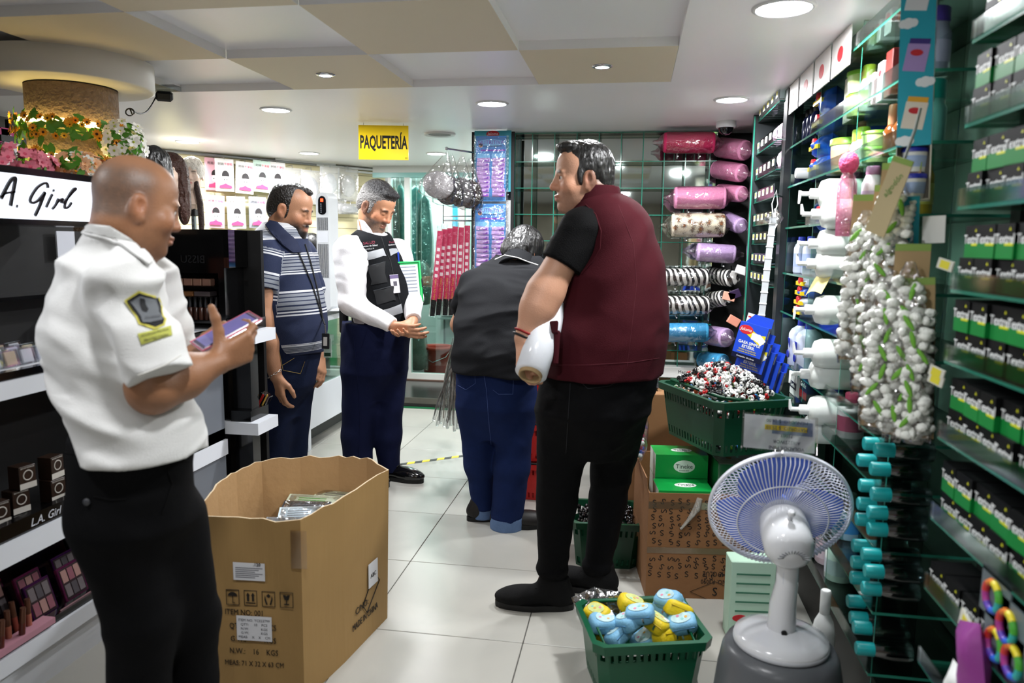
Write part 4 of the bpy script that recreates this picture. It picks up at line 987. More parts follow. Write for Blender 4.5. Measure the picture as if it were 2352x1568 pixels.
# ---- man in the charcoal polo, bending over
def man_grey():
    X = Px(3.62); A = math.radians(72); sd = grp_axes(A)
    hc = X.q(1203, 578, .42); R_ = rot3(math.radians(62), .75, -.05); sc = 1.05
    B = SDF(); nk = X.q(1192, 612, .30); hx = head(B, hc, R_, sc, 1.05, nk, (.062, .07))
    sh = X.q(1082, 655, .22); el = X.q(1056, 745, .30); wr = X.q(1075, 810, .50); rs = X.q(1245, 660, .24); rel = X.q(1255, 760, .36); rw = X.q(1225, 820, .52)
    B.cone(sh, el, .052, .046, .03); B.cone(el, wr, .046, .03, .03); hand(B, wr, (.3, .5, -.6), (.6, .2, .2), 1)
    B.cone(rs, rel, .052, .046, .03); B.cone(rel, rw, .046, .03, .03); hand(B, rw, (-.3, .5, -.6), (-.6, .2, .2), -1)
    kL = X.q(1102, 1070, .05); aL = X.q(1109, 1166, .06); kR = X.q(1176, 1070, -.02); aR = X.q(1164, 1188, -.02)
    core(B, X.q(1140, 850), X.q(1160, 700, .12), nk, [(X.q(1095, 930, .02), kL, aL), (X.q(1185, 930, -.01), kR, aR)])
    me = B.mesh('person', .005); facecolor(me, hx, hc, R_, sc, '#a97c60', brow='#17120f'); me.materials.append(skinmat('skin_mid'))
    p = ob('person', me, None, label='man in a charcoal polo and blue jeans bending over, seen from behind', cat='person')
    eyes(p, hx, R_, sc)
    h = hairmesh('hair', hc, R_, sc, [((0, -.014, .036), (.088, .108, .097), .02), ((0, -.070, -.030), (.080, .050, .075), .03), ((.06, -.01, -.03), (.028, .045, .05), .02), ((-.06, -.01, -.03), (.028, .045, .05), .02)],
        [((0, .140, -.04), (.1, .095, .11), .012), ((0, .03, -.12), (.1, .08, .06), .012)], folds((110, 110, 25), .008, 5), res=.005)
    h.materials.append(hair_black); ob('hair', h, None, p)
    S = SDF(); rows = []
    for py, l, r_, dy, rh in ((852, 1043, 1240, -.02, .82), (800, 1044, 1244, .0, .82), (740, 1048, 1248, .06, .8), (690, 1056, 1256, .13, .78), (650, 1070, 1262, .20, .72), (620, 1092, 1262, .26, .66), (600, 1125, 1250, .31, .6), (588, 1145, 1238, .33, .55)):
        rows += X.rows([(py, l, r_)], A, rh, dy)
    S.loft(rows, sd, k=.03, n=2.4)
    hem = X.q(1054, 722, .27); S.cone(sh, hem, X.r(31), X.r(24), .03, capb=True); S.cone(rs, X.q(1256, 720, .3), X.r(31), X.r(24), .03, capb=True)
    s_ = S.mesh('polo_shirt', .007, folds((3.5, 3.5, 13), .026, 12)); s_.materials.append(cl_grey); ob('polo_shirt', s_, None, p); bv = bvh_of(s_)
    S = SDF(); S.cone(X.q(1186, 624, .24), X.q(1193, 597, .30), X.r(49), X.r(41), .01, capa=True, capb=True); S.cone(X.q(1184, 640, .2), X.q(1196, 575, .36), X.r(42), X.r(37), .005, 's')
    c = S.mesh('collar', .006); c.materials.append(cl_grey); co = ob('collar', c, None, p); bc = bvh_of(c, s_)
    seam('white_piping', [[(1137, 596), (1160, 586), (1190, 592), (1215, 602), (1236, 609)]], bc, .0035, mat('piping_white', '#d5d5d2', .8), p, .001)
    S = SDF(); S.loft(X.rows([(815, 1056, 1226), (870, 1049, 1231), (930, 1050, 1230)], A, .82, taper=True), sd, k=.04, n=2.4)
    for a, k1, an, rr in ((X.q(1095, 945, .02), kL, aL, (48, 35, 25)), (X.q(1185, 945, -.01), kR, aR, (47, 40, 38))):
        S.cone(a, k1, X.r(rr[0]), X.r(rr[1]), .045); S.cone(k1, an, X.r(rr[1]), X.r(rr[2]), .03, capb=True)
    tr = S.mesh('jeans', .0075, folds((6, 6, 8), .008, 15)); tr.materials.append(cl_denim2); ob('jeans', tr, None, p); bt = bvh_of(tr)
    seam('jeans_stitching', [[(1052, 838), (1090, 842), (1092, 880), (1070, 895), (1052, 885)], [(1130, 845), (1180, 855), (1178, 905), (1145, 905), (1132, 895)], [(1110, 850), (1118, 900), (1122, 960), (1128, 1020)]], bt, .0014, mat('stitch_blue', '#3b4f82', .8), p)
    for (a, an, r_) in ((A-.9, aL, 26), (A-1.0, aR, 39)):
        S = SDF(); S.cone(an+np.array((0, 0, .012)), an-np.array((0, 0, .052)), X.r(r_), X.r(r_)*1.0, .01, capa=True, capb=True); cu = S.mesh('turn_up', .006, folds((8, 8, 14), .005, 4)); cu.materials.append(cl_denimc); ob('turn_up', cu, None, p)
        shoe(p, (an[0]-math.cos(a)*.08, an[1]-math.sin(a)*.08), a, .29, .10, m_=mat('shoe_brown_black', '#15110f', .5), sole=rubber)
    return p

# ---- man in the maroon vest, holding a roll of film
def man_maroon():
    X = Px(2.80); A = math.radians(152); HA = math.radians(196); sd = grp_axes(A)
    hc = X.q(1339, 409); R_ = rot3(HA, .03, .03); sc = 1.05
    B = SDF(); nk = X.q(1376, 468, .0); hx = head(B, hc, R_, sc, 1.10, nk, (.070, .078), nose=1.04)
    sh = X.q(1335, 518, -.12); el = X.q(1252, 672, -.16); wr = X.q(1203, 776, -.20)
    B.cone(sh, el, .05, .064, .03); B.cone(el, el+(wr-el)*.35, .064, .060, .03); B.cone(el+(wr-el)*.35, wr, .060, .034, .03)
    tip = X.q(1258, 740, -.14); bot = X.q(1219, 858, -.30)
    hand(B, wr, X.q(1206, 830, -.26)-wr, X.q(1250, 800, -.16)-X.q(1190, 800, -.26), -1, 1.05, curls=[(.45, .7, .5), (.5, .75, .5), (.55, .8, .5), (.6, .8, .5)], thumb=[(.7, .45, .55), (.8, .1, .6), (.8, -.1, .6)])
    rs = X.q(1442, 525, .12); rel = X.q(1470, 640, .22); rw = X.q(1440, 740, .32)
    B.cone(rs, rel, .065, .055, .03); B.cone(rel, rw, .055, .034, .03); hand(B, rw, (-.6, .4, -.3), (-.3, -.5, .5), 1)
    kL = X.q(1278, 1150, .0); aL = X.q(1268, 1322, .0); kR = X.q(1396, 1150, .15); aR = X.q(1372, 1312, .17)
    core(B, X.q(1375, 880, .02), X.q(1400, 640, .02), nk, [(X.q(1305, 960, -.03), kL, aL), (X.q(1425, 960, .08), kR, aR)])
    me = B.mesh('person', .004)
    facecolor(me, hx, hc, R_, sc, '#bf8f74', stub=.30, stubc='#5d4a42', brow='#1a1210', red=.3, lip='#a55a55', hairc='#1a1413', hairfn=lambda L: smooth01(L[:, 1], .03, -.02)*smooth01(L[:, 2], -.075, -.04)*.7)
    me.materials.append(skinmat('skin_light'))
    p = ob('person', me, None, label='dark-haired man in a maroon vest and black trousers holding a film roll', cat='person')
    eyes(p, hx, R_, sc, (0, 1, -.02))
    h = hairmesh('hair', hc, R_, sc, [((0, -.014, .042), (.079, .097, .088), .02), ((0, -.060, -.018), (.066, .045, .064), .03), ((.067, .022, .0), (.013, .012, .030), .01), ((-.067, .022, .0), (.013, .012, .030), .01), ((0, .052, .106), (.05, .042, .020), .02)],
        [((0, .150, -.038), (.1, .10, .115), .010), ((.088, -.002, -.014), (.024, .024, .034), .008), ((-.088, -.002, -.014), (.024, .024, .034), .008), ((0, .02, -.108), (.1, .085, .062), .012)], folds((95, 95, 40), .005, 7), res=.005)
    h.materials.append(hair_black); ob('hair', h, None, p)
    # black polo under the vest
    S = SDF(); hem = X.q(1288, 606, -.15)
    S.loft(X.rows([(455, 1345, 1425), (480, 1325, 1460), (560, 1320, 1490), (700, 1310, 1500), (845, 1300, 1490), (880, 1300, 1496)], A, .8), sd, k=.03)
    S.cone(sh+np.array((0, 0, -.01)), hem, X.r(45), X.r(43), .03, capb=True); S.cone(rs, X.q(1460, 600, .18), X.r(36), X.r(36), .03)
    s_ = S.mesh('black_polo', .006, folds((7, 7, 11), .006, 5)); s_.materials.append(cl_black); ob('black_polo', s_, None, p)
    # vest
    S = SDF()
    S.loft(X.rows([(446, 1348, 1425), (462, 1330, 1458), (490, 1316, 1480), (520, 1312, 1494), (560, 1310, 1506), (620, 1306, 1518), (700, 1288, 1526), (780, 1262, 1528), (853, 1249, 1516)], A, .92), sd, k=.02, n=2.35)
    S.ell(X.q(1312, 560, -.24), (.085, .085, .135), rot3(0, 0, .3), .02, 's')
    v = S.mesh('vest', .006, folds((4, 4, 5), .016, 21)); v.materials.append(cl_maroon); vest = ob('vest', v, None, p); bv = bvh_of(v)
    S = SDF(); S.cone(X.q(1372, 470, .0), X.q(1374, 427, .0), X.r(57), X.r(47), .01, capa=True, capb=True); S.cone(X.q(1372, 480, .0), X.q(1376, 410, .0), X.r(44), X.r(41), .005, 's')
    c = S.mesh('stand_collar', .005); c.materials.append(cl_maroon); ob('stand_collar', c, None, vest)
    seam('vest_seams', [[(1420, 470), (1455, 560), (1462, 650), (1450, 760), (1440, 840)], [(1252, 838), (1350, 838), (1450, 832), (1514, 822)]], bv, .0009, mat('stitch_maroon', '#4d0d1b', .8), vest)
    seam('armhole_binding', [[(1345, 470), (1368, 492), (1380, 530), (1378, 570), (1362, 600), (1335, 630)]], bv, .003, cl_maroon, vest, .001)
    Fm = frame(X.q(1262, 752, -.20), (-.75, -.6, .15), (.5, -.8, .15))
    ob('pocket_flap', MB(Fm).cbox((0, 0, 0), (.10, .045, .012), .005), cl_maroon, vest); ob('pocket', MB(Fm).cbox((.0, -.07, -.012), (.09, .12, .02), .006), cl_maroon, vest)
    # trousers
    S = SDF(); S.loft(X.rows([(826, 1256, 1508), (880, 1246, 1502), (940, 1236, 1490)], A, .95, taper=True), sd, k=.04, n=2.3)
    for a, k1, an, rr in ((X.q(1298, 975, -.02), kL, aL, (64, 46, 33)), (X.q(1418, 975, .07), kR, aR, (64, 42, 33))):
        S.cone(a, k1, X.r(rr[0]), X.r(rr[1]), .05); S.cone(k1, an, X.r(rr[1]), X.r(rr[2]), .03, capb=True)
    for an in (aL, aR): S.ell(an+np.array((0, 0, .03)), (.062, .062, .03), None, .02)
    tr = S.mesh('trousers', .007, folds((7, 7, 13), .008, 31)); tr.materials.append(cl_trous); ob('trousers', tr, None, p); bt = bvh_of(tr)
    seam('trouser_seams', [[(1325, 868), (1350, 892), (1400, 886), (1424, 872)], [(1310, 880), (1305, 960), (1300, 1040)]], bt, .0013, mat('stitch_dark', '#1b1c20', .8), p)
    c = cast(bt, 1281, 867, .002)
    if c is not None: ob('rivet', MB().lathe([(.004, 0), (.004, .0015), (.001, .002)], 10, M=frame(c, -Vector(AX_F))), mat('copper', '#a86a48', .3, 1.0), p)
    for a, h_ in ((math.radians(184), aL), (math.radians(165), aR)): shoe(p, (h_[0]-math.cos(a)*.085, h_[1]-math.sin(a)*.085), a, .305, .105, .10, m_=sneaker, sole=rubber, high=True)
    d = (wr-el)/np.linalg.norm(wr-el)
    for off, m_, r_ in ((.0, mat('band_black', '#0a0a0b', .5), .0385), (-.016, mat('band_red', '#8e1b1b', .6), .0385)):
        Fm = frame(wr-d*.002+d*off, d); ob('wristband', MB().tube([Fm @ Vector((math.cos(a)*r_, math.sin(a)*r_, 0)) for a in np.linspace(0, 2*PI, 25)[:-1]], 1.0, 8, closed=True, flat=(.004, .0075)), m_, p)
    # roll of film
    ax = np.array(tip)-np.array(bot); ax /= np.linalg.norm(ax); Fm = frame(bot, ax)
    ro = thing('film_roll', 'roll of clear stretch film carried by the man in maroon vest', 'roll', M=Fm)
    ob('film', MB().lathe([(.041, .0), (.056, .002), (.056, .30), (.041, .302)], 40, cap=False), mat('stretch_film', '#dfe2e8', .18, var=.03, spec=.6, bump=.12, bscale=30), ro)
    ob('cardboard_core', MB().lathe([(.034, .29), (.034, -.012), (.041, -.012), (.041, .29)], 32, cap=False), mat('core_board', '#a88d66', .8, bump=.2), ro)
    return p

# ---- woman behind the counter
def woman():
    X = Px(6.3); A = math.radians(-150); sd = grp_axes(A); hc = X.q(712, 570); R_ = rot3(math.radians(-158), .25); sc = .98
    B = SDF(); nk = X.q(722, 628, .02); hx = head(B, hc, R_, sc, .98, nk, (.05, .055))
    for q in (-1, 1):
        s0 = X.q(722, 660)+sd*q*.17; e0 = s0+np.array((0, 0, -.28)); w0 = e0+np.array((-.05, -.18, -.08)); B.cone(s0, e0, .045, .038, .03); B.cone(e0, w0, .038, .026, .02); hand(B, w0, (-.2, -.8, -.1), (0, 0, -1), q, .9)
    hp = X.q(722, 870); kn = [hp+sd*q*.09+np.array((0, 0, -.42)) for q in (-1, 1)]
    core(B, hp, X.q(722, 720), nk, [(hp+sd*q*.09, k_, np.array((k_[0], k_[1], .08))) for q, k_ in zip((-1, 1), kn)])
    me = B.mesh('person', .006); facecolor(me, hx, hc, R_, sc, '#c2906f', brow='#1a1210'); me.materials.append(skinmat('skin_mid'))
    p = ob('person', me, None, label='woman in a green top with black hair behind the counter', cat='person'); eyes(p, hx, R_, sc, (0, 1, -.2))
    h = hairmesh('hair', hc, R_, sc, [((0, -.016, .040), (.084, .104, .094), .02), ((0, -.075, -.06), (.075, .045, .12), .03), ((0, -.06, -.14), (.07, .04, .08), .03)], [((0, .140, -.045), (.1, .10, .12), .012), ((.09, .01, -.02), (.02, .03, .05), .01), ((-.09, .01, -.02), (.02, .03, .05), .01)], folds((80, 80, 20), .006, 3), .006)
    h.materials.append(hair_black); ob('hair', h, None, p)
    S = SDF(); S.loft(X.rows([(622, 695, 750), (640, 672, 772), (700, 665, 780), (800, 670, 776), (880, 660, 784)], A, .7), sd, k=.03)
    for q in (-1, 1): s0 = X.q(722, 660)+sd*q*.17; S.cone(s0, s0+np.array((0, 0, -.2)), .06, .055, .03, capb=True)
    s_ = S.mesh('green_top', .008, folds((6, 6, 9), .006, 2)); s_.materials.append(mat('top_green', '#158a4c', .8)); ob('green_top', s_, None, p)
    S = SDF(); S.loft(X.rows([(860, 664, 780), (900, 662, 782)], A, .75), sd, k=.03)
    for q, k_ in zip((-1, 1), kn): S.cone(hp+sd*q*.09, k_, .09, .07, .04); S.cone(k_, (k_[0], k_[1], .06), .07, .055, .03, capb=True)
    t_ = S.mesh('trousers', .009); t_.materials.append(cl_trous); ob('trousers', t_, None, p)
    for k_ in kn: shoe(p, (k_[0]+.07, k_[1]+.03), A, .25, .09, m_=leather_black, sole=rubber)
    e = hx((.083, 0, -.045)); ob('earring', MB().tube([e, e+np.array((0, 0, -.05))], .002, 6), mat('gold', '#c9a24a', .25, 1.0), p)
    mb = MB(); 
    for q in (-1, 1): mb.tube([hx((q*.031+math.cos(a)*.024, .102, .002+math.sin(a)*.018)) for a in np.linspace(0, 2*PI, 17)[:-1]], .0018, 5, closed=True)
    mb.tube([hx((-.008, .104, .006)), hx((.008, .104, .006))], .0018, 5); mb.tube([hx((.055, .1, .004)), hx((.08, 0, .006))], .0018, 5)
    ob('glasses', mb, mat('glasses_red', '#7a2b22', .3), p)
    return p
def build_people():
    man_white(); man_striped(); man_vest(); man_grey(); man_maroon(); woman()
# ------------------------------------------------------------------ small goods builders
def bagmesh(name, w_, h_, t_, m_, n=10, crimp=True, wob=.15, seed=1):
    """sealed pouch: local x width, y height, z thickness"""
    r = random.Random(seed); mb = MB()
    ph = [r.uniform(0, 6) for _ in range(6)]
    def z(u, v):
        a = max(0, 1-abs(2*u-1)**2.6)*max(0, 1-abs(2*v-1)**2.6)
        return a**.6*(1+wob*math.sin(7*u+ph[0]+4*v)+wob*.7*math.sin(11*v+ph[1]-5*u))
    for s in (1, -1):
        mb.grid(lambda u, v: ((u-.5)*w_*(1 if s > 0 else -1), (v-.5)*h_, s*t_/2*z(u if s > 0 else 1-u, v)), n, n)
    return mb.mesh(name, [m_])
def roundbox(w_, d_, h_, r_=.01, mi=0, M=None, mb=None):
    mb = mb or MB(); mb.cbox((0, 0, h_/2), (w_, d_, h_), r_, mi, M); return mb
def polyline_ribbon(mb, pts, wd, h, mi=0, M=None):
    """flat brush stroke in local xy with height h; wd list of widths"""
    n = len(pts); L_ = []; R_ = []
    for i in range(n):
        a = Vector(pts[max(i-1, 0)]); b = Vector(pts[min(i+1, n-1)]); t = (b-a); t = t.normalized() if t.length > 1e-9 else Vector((1, 0)); q = Vector((-t.y, t.x))
        w_ = wd[i] if isinstance(wd, (list, tuple)) else wd
        L_.append(Vector(pts[i])+q*w_/2); R_.append(Vector(pts[i])-q*w_/2)
    vs = [(p.x, p.y, 0) for p in L_+R_]+[(p.x, p.y, h) for p in L_+R_]; fs = []
    for i in range(n-1):
        fs += [(2*n+i, 2*n+n+i, 2*n+n+i+1, 2*n+i+1), (i, i+1, 2*n+i+1, 2*n+i), (n+i+1, n+i, 3*n+i, 3*n+i+1)]
    fs += [(0, 2*n, 3*n, n), (n-1, 2*n-1, 4*n-1, 3*n-1)]
    mb.add(vs, fs, mi, False, M)
def spline(pts, k=6):
    out = []; P = [np.array(p, float) for p in pts]; n = len(P)
    for i in range(n-1):
        a, b, c, d = P[max(i-1, 0)], P[i], P[i+1], P[min(i+2, n-1)]
        for t in np.linspace(0, 1, k, endpoint=False):
            out.append(tuple(.5*((2*b)+(-a+c)*t+(2*a-5*b+4*c-d)*t*t+(-a+3*b-3*c+d)*t**3)))
    out.append(tuple(P[-1])); return out
blk = mat('gloss_black', '#070708', .12, var=.1, spec=.6); blkm = mat('matt_black', '#0a0a0b', .55, var=.15); wht = mat('ledge_white', '#dfe3ea', .3, var=.02)
acr = clear('acrylic', '#f4f8fb', .22, .05)
# ------------------------------------------------------------------ makeup stand with the lettered sign (runs along the left side)
XA = -1.80
UA = thing('makeup_stand', 'black makeup display stand with white ledges and lettered A. Girl sign', 'display stand', (XA, 2.2, 0))
def ua(name, a, b, m_, label=None): return ob(name, MB(T(-XA, -2.2, 0)).box(a, b), m_, UA, label=label)
ua('back_panel', (-2.14, .95, 0), (-2.12, 2.6, 1.66), blkm); ua('end_panel', (-2.12, 3.06, 0), (XA-.06, 3.09, .95), blkm)
ua('back_panel', (-2.14, 2.6, 0), (-2.12, 3.09, 1.45), blkm); ua('base', (-2.12, .95, 0), (XA-.03, 3.09, .13), wht)
zz = [(.130, .185), (.455, .525), (.952, 1.005)]
for z0, z1 in zz: ua('ledge', (-2.12, .95, z0), (XA, 3.09, z1), wht)
for z0, z1, o in ((.185, .21, .012), (.525, .575, .012), (1.005, 1.03, .012)): ua('kick_strip', (XA-.03-o, .95, z0), (XA-o, 3.09, z1), blk)
for z0 in (.19, .545, 1.012): ua('deck', (-2.12, .95, z0-.004), (XA-.04, 3.08, z0+.004), mat('deck_black', '#0c0c0e', .2) if z0 < 1 else mat('deck_white', '#e6e8ee', .3))
for z0 in (1.22,): ua('inner_shelf', (-2.12, .95, z0), (-1.99, 3.06, z0+.012), blk)
ua('grey_post', (XA-.03, 2.76, .20), (XA-.012, 3.09, .955), mat('post_grey', '#6d727a', .4))
sb = ob('sign_box', MB(T(-XA, -2.2, 0)).box((-2.05, .95, 1.462), (XA+.01, 2.42, 1.630)), blk, UA)
ob('sign_face', MB(T(-XA, -2.2, 0)).box((XA+.008, .97, 1.479), (XA+.0125, 2.40, 1.608)), mat('sign_lightbox', '#eef2fb', .3, emit='#e9efff', estr=1.1, var=0), sb, label='white lit sign face')
# lettering as raised strokes, traced in the plane of the sign
def sgn(px, py): p = onx(px, py, XA+.0125); return (p[1], p[2])
strokes = [([(0, 456), (12, 432), (24, 412), (33, 409), (31, 425), (26, 450), (22, 473)], 9), ([(-2, 452), (10, 444), (32, 440)], 6), ([(36, 473), (38, 474)], 9),
    ([(108, 432), (106, 422), (98, 421), (84, 430), (72, 447), (67, 460), (72, 466), (84, 461), (96, 448), (101, 441)], 7), ([(101, 441), (96, 455), (88, 475), (80, 492), (78, 495)], 8),
    ([(118, 446), (112, 458), (104, 476)], 6), ([(120, 437), (122, 438)], 8), ([(132, 456), (126, 470), (118, 480)], 6), ([(126, 470), (134, 460), (142, 456), (138, 466)], 5),
    ([(142, 466), (152, 456), (164, 442), (172, 434), (168, 433), (158, 446), (148, 466), (147, 478), (156, 474), (162, 465)], 6)]
for pts, w_ in strokes:
    P2 = [sgn(*q) for q in pts]; P2 = spline(P2, 5) if len(P2) > 2 else P2
    mb = MB(); s_ = 1.25/1723*2.0
    polyline_ribbon(mb, P2, w_*s_*.72, .006, 0, Matrix(((0, 0, 1, XA+.0126-XA), (1, 0, 0, -2.2), (0, 1, 0, 0), (0, 0, 0, 1))))
    ob('letter_stroke', mb, mat('letter_black', '#08090d', .2), sb)
text('L.A. Girl', .036, mat('letter_white', '#c9ccd4', .4), UA, Matrix(((0, 0, 1, .0), (1, 0, 0, onx(112, 1178, XA)[1]-2.2), (0, 1, 0, .548), (0, 0, 0, 1))) @ T(0, 0, -.0115+.0), shear=.3)
# paper sign leaning inside the stand
p0 = onx(150, 562, -2.09); ob('paper_sign', MB(T(-p0[0]*0, 0, 0)).box((-.006, -.04, -.05), (0, .05, .05)), mat('paper_white', '#dfe3ee', .6), loc=tuple(p0), label='white printed card standing in the black makeup stand', cat='card')
# compacts in clear boxes
def compact(c, i):
    rw = ('front', 'middle', 'back')[i//7]+' row of the lit ledge'; t = thing('powder_compact', 'clear square powder compact standing in the '+rw, 'compact', tuple(c), rnd.uniform(-.1, .1), 'powder compacts, '+rw)
    ob('clear_case', MB(RX(0) @ RY(-.25)).cbox((0, 0, .028), (.018, .056, .056), .002), acr, t)
    ob('powder', MB(RY(-.25)).cbox((.002, 0, .028), (.008, .044, .044), .002), mat('powder_%d' % (i % 3), ['#c9c8d6', '#cbb79d', '#d6d2d8'][i % 3], .7), t)
k = 0
for row, xo in ((0, -1.93), (1, -2.0), (2, -2.07)):
    for i in range(7): compact((xo, 1.80+i*.066+row*.02, 1.017), k); k += 1
# brown boxes, gloss and flower behind
for i in range(6):
    p = onx(72+7*i, 640, -2.2); ob('lipstick_box', roundbox(.04, .026, .10, .002), mat('box_brown', '#5a2f22', .4), loc=(-2.06, 2.62+i*.034, 1.233), label='brown lipstick box on the inner shelf', cat='box', group='brown boxes on the inner shelf')
fl = thing('paper_flower', 'red and yellow artificial flower in the makeup stand', 'flower', (-2.0, 2.50, 1.02))
for i in range(5): ob('petal', MB(RZ(i*1.256) @ T(.03, 0, .155) @ RY(.5)).ell((0, 0, 0), (.032, .02, .006), 0, 8, 5), mat('petal_red', '#d33a4a', .6), fl)
ob('leaf', MB(T(0, 0, .11) @ RY(.9)).ell((.02, 0, 0), (.03, .015, .004), 0, 8, 5), mat('leaf_yellowgreen', '#8fa53a', .6), fl); ob('stem', MB().tube([(0, 0, 0), (0, 0, .155)], .004, 6), mat('stem_green', '#456b2b', .7), fl)
for i in range(8): ob('mascara_tube', MB().lathe([(.008, 0), (.008, .07), (.0075, .071), (.0075, .13), (.005, .134)], 10, [0, 0, 1, 1]), [mat('tube_dark', '#1d1718', .3), mat('tube_copper', '#7a4a35', .3, .6)], loc=(-1.98, 2.42+.024*i, 1.017), label='slim dark mascara tube on the lit ledge', cat='cosmetic', group='mascara tubes on the lit ledge')
# pomade boxes on the middle deck
pmb = MB(); pmb.cbox((0, 0, .0375), (.05, .058, .075), .0015, 0); pmb.box((.0252, -.029, .001), (.0258, .029, .020), 1)
pomm = pmb.mesh('pomade_box', [mat('pomade_brown', '#2f2018', .35), mat('pomade_white', '#c9c4bc', .5)])
rgm = MB().lathe([(.0135, 0), (.0135, .0006), (.0175, .0006), (.0175, 0)], 24, cap=False).mesh('ring_print', [mat('ring_print', '#b9b3ab', .5)])
for i, (y, xo, z) in enumerate([(1.62, -1.92, .549), (1.72, -1.91, .549), (1.83, -1.93, .549), (1.93, -1.90, .549), (2.04, -1.93, .549), (2.16, -1.90, .549), (1.78, -1.93, .624), (2.06, -1.92, .624), (2.17, -1.91, .624), (2.28, -1.92, .549)]):
    up = z > .6; t = thing('pomade_box', 'small brown brow pomade box stacked on another box' if up else 'small brown brow pomade box standing on the black deck', 'box', (xo, y, z+.001), rnd.uniform(-.25, .25), 'upper pomade boxes' if up else 'lower pomade boxes')
    ob('carton', pomm, None, t); ob('ring_print', rgm, None, t, M=Matrix(((0, 0, 1, .0256), (1, 0, 0, 0), (0, 1, 0, .044), (0, 0, 0, 1))))
    text('BROW POMADE', .0065, mat('pomade_print', '#c9c4bc', .5), t, Matrix(((0, 0, 1, .0258), (1, 0, 0, 0), (0, 1, 0, .069), (0, 0, 0, 1))), ext=.0002)
# palettes, gloss tubes and boards on the lowest deck
def palette(y, x, col, i):
    t = thing('eyeshadow_palette', '%s edged eyeshadow palette standing on the lowest deck' % col[0], 'palette', (x, y, .196), 0, 'eyeshadow palettes on the lowest deck (%s)' % col[0])
    Mx = RY(-.3); ob('case', MB(Mx).cbox((0, 0, .062), (.012, .105, .118), .002), mat('palette_' + col[0], col[1], .12, .75), t)
    ob('inside', MB(Mx).box((.0062, -.046, .008), (.0068, .046, .114)), mat('palette_inner', '#25171c', .4), t)
    for a in range(3):
        for b in range(2): ob('pan', MB(Mx).box((.0068, -.042+a*.029, .016+b*.05), (.0082, -.018+a*.029, .058+b*.05)), mat('pan_%d' % ((a*2+b+i) % 4), ['#7a4652', '#5d5558', '#94706a', '#3f3a3f'][(a*2+b+i) % 4], .6), t)
for i, (y, x) in enumerate([(2.05, -1.86), (2.19, -1.86), (2.33, -1.86), (2.10, -1.94), (2.26, -1.94), (2.00, -1.99), (2.40, -1.95)]): palette(y, x, [('purple', '#5a2b66'), ('pink', '#8a3a6a')][i % 2], i)
for i in range(14):
    y = 1.62+.026*i; x = -1.86+.02*((i*7) % 3); ob('lip_gloss', MB(RY(.12*((i % 3)-1))).lathe([(.009, 0), (.009, .055), (.0085, .056), (.0085, .105)], 10, [0, 0, 1]), [mat('gloss_%d' % (i % 3), ['#7a3a30', '#9a5a48', '#54261f'][i % 3], .15), mat('gloss_cap', '#6f4a3a', .25, .6)], loc=(x, y, .198), label='brown lip gloss tube standing on the lowest deck', cat='cosmetic', group='lip gloss tubes on the lowest deck')
ob('pink_tray', MB().box((-1.845, 1.55, .196), (-1.80, 2.02, .215)), mat('tray_pink', '#b98594', .4), label='pink card tray front on the lowest deck', cat='tray'); 
rt = thing('red_sleeve', 'dark red printed card sleeve lying before the palettes', 'card', (-1.82, 2.22, .20)); ob('card', MB(RY(.6)).box((-.002, -.17, -.02), (.002, .15, .025)), mat('card_red', '#5a1424', .35), rt); text('Charm', .02, mat('card_print', '#b98a90', .5), rt, RY(.6) @ Matrix(((0, 0, 1, .0025), (1, 0, 0, -.05), (0, 1, 0, 0), (0, 0, 0, 1))), shear=.3)
ob('teal_card', MB(RY(-.35)).box((-.003, -.12, 0), (.003, .12, .17)), mat('card_teal', '#24423f', .25, var=.5, vscale=9), loc=(-2.03, 2.55, .196), label='dark teal foil card leaning on the lowest deck', cat='card')
ob('foil_card', MB(RY(-.35)).box((-.003, -.16, 0), (.003, .16, .17)), mat('card_brownfoil', '#2a1a17', .15, .6, var=.8, vscale=12), loc=(-2.03, 2.22, .196), label='dark brown foil card leaning on the lowest deck', cat='card')
# ------------------------------------------------------------------ black end stand with shelves facing the aisle
UB = thing('black_stand', 'black makeup stand with curved end panel and two white ledges beside the striped man', 'display stand', (-1.9, 3.2, 0))
def ub(name, a, b, m_, label=None): return ob(name, MB(T(1.9, -3.2, 0)).box(a, b), m_, UB, label=label)
ub('back_panel', (-2.40, 3.30, 0), (-1.72, 3.325, 1.47), blkm); ub('header', (-2.40, 3.13, 1.275), (-1.84, 3.32, 1.47), blk)
pf = [(3.13, 0), (3.32, 0), (3.335, .5), (3.31, .8), (3.325, 1.0), (3.31, 1.2), (3.30, 1.47), (3.13, 1.47)]
ob('end_panel', MB(T(1.9, -3.2, 0)).prism([(z, -y) for y, z in pf][::1], .03, M=Matrix(((0, 0, 1, -1.84), (0, -1, 0, 0), (1, 0, 0, 0), (0, 0, 0, 1)))), blk, UB)
ub('smoked_panel', (-1.81, 3.13, 1.30), (-1.785, 3.30, 1.47), clear('smoke_acrylic', '#39413f', .25)); 
ub('curved_wing', (-1.81, 3.15, .02), (-1.71, 3.22, 1.0), blk)
for zt in (1.02, .60): ub('ledge', (-2.38, 3.10, zt-.055), (-1.655, 3.295, zt), wht); ub('ledge_top_pad', (-1.80, 3.12, zt), (-1.70, 3.29, zt+.05), blk)
for z0 in (1.06, 1.215): ub('shelf', (-2.38, 3.13, z0-.012), (-1.84, 3.30, z0), acr if z0 > 1.2 else blk)
ub('lower_box', (-2.38, 3.16, 0), (-1.80, 3.30, .5), blkm)
text('BISSU', .05, mat('emboss_grey', '#2a2b2e', .25), UB, Matrix(((-1, 0, 0, -.06), (0, 0, -1, -.072), (0, 1, 0, 1.335), (0, 0, 0, 1))))
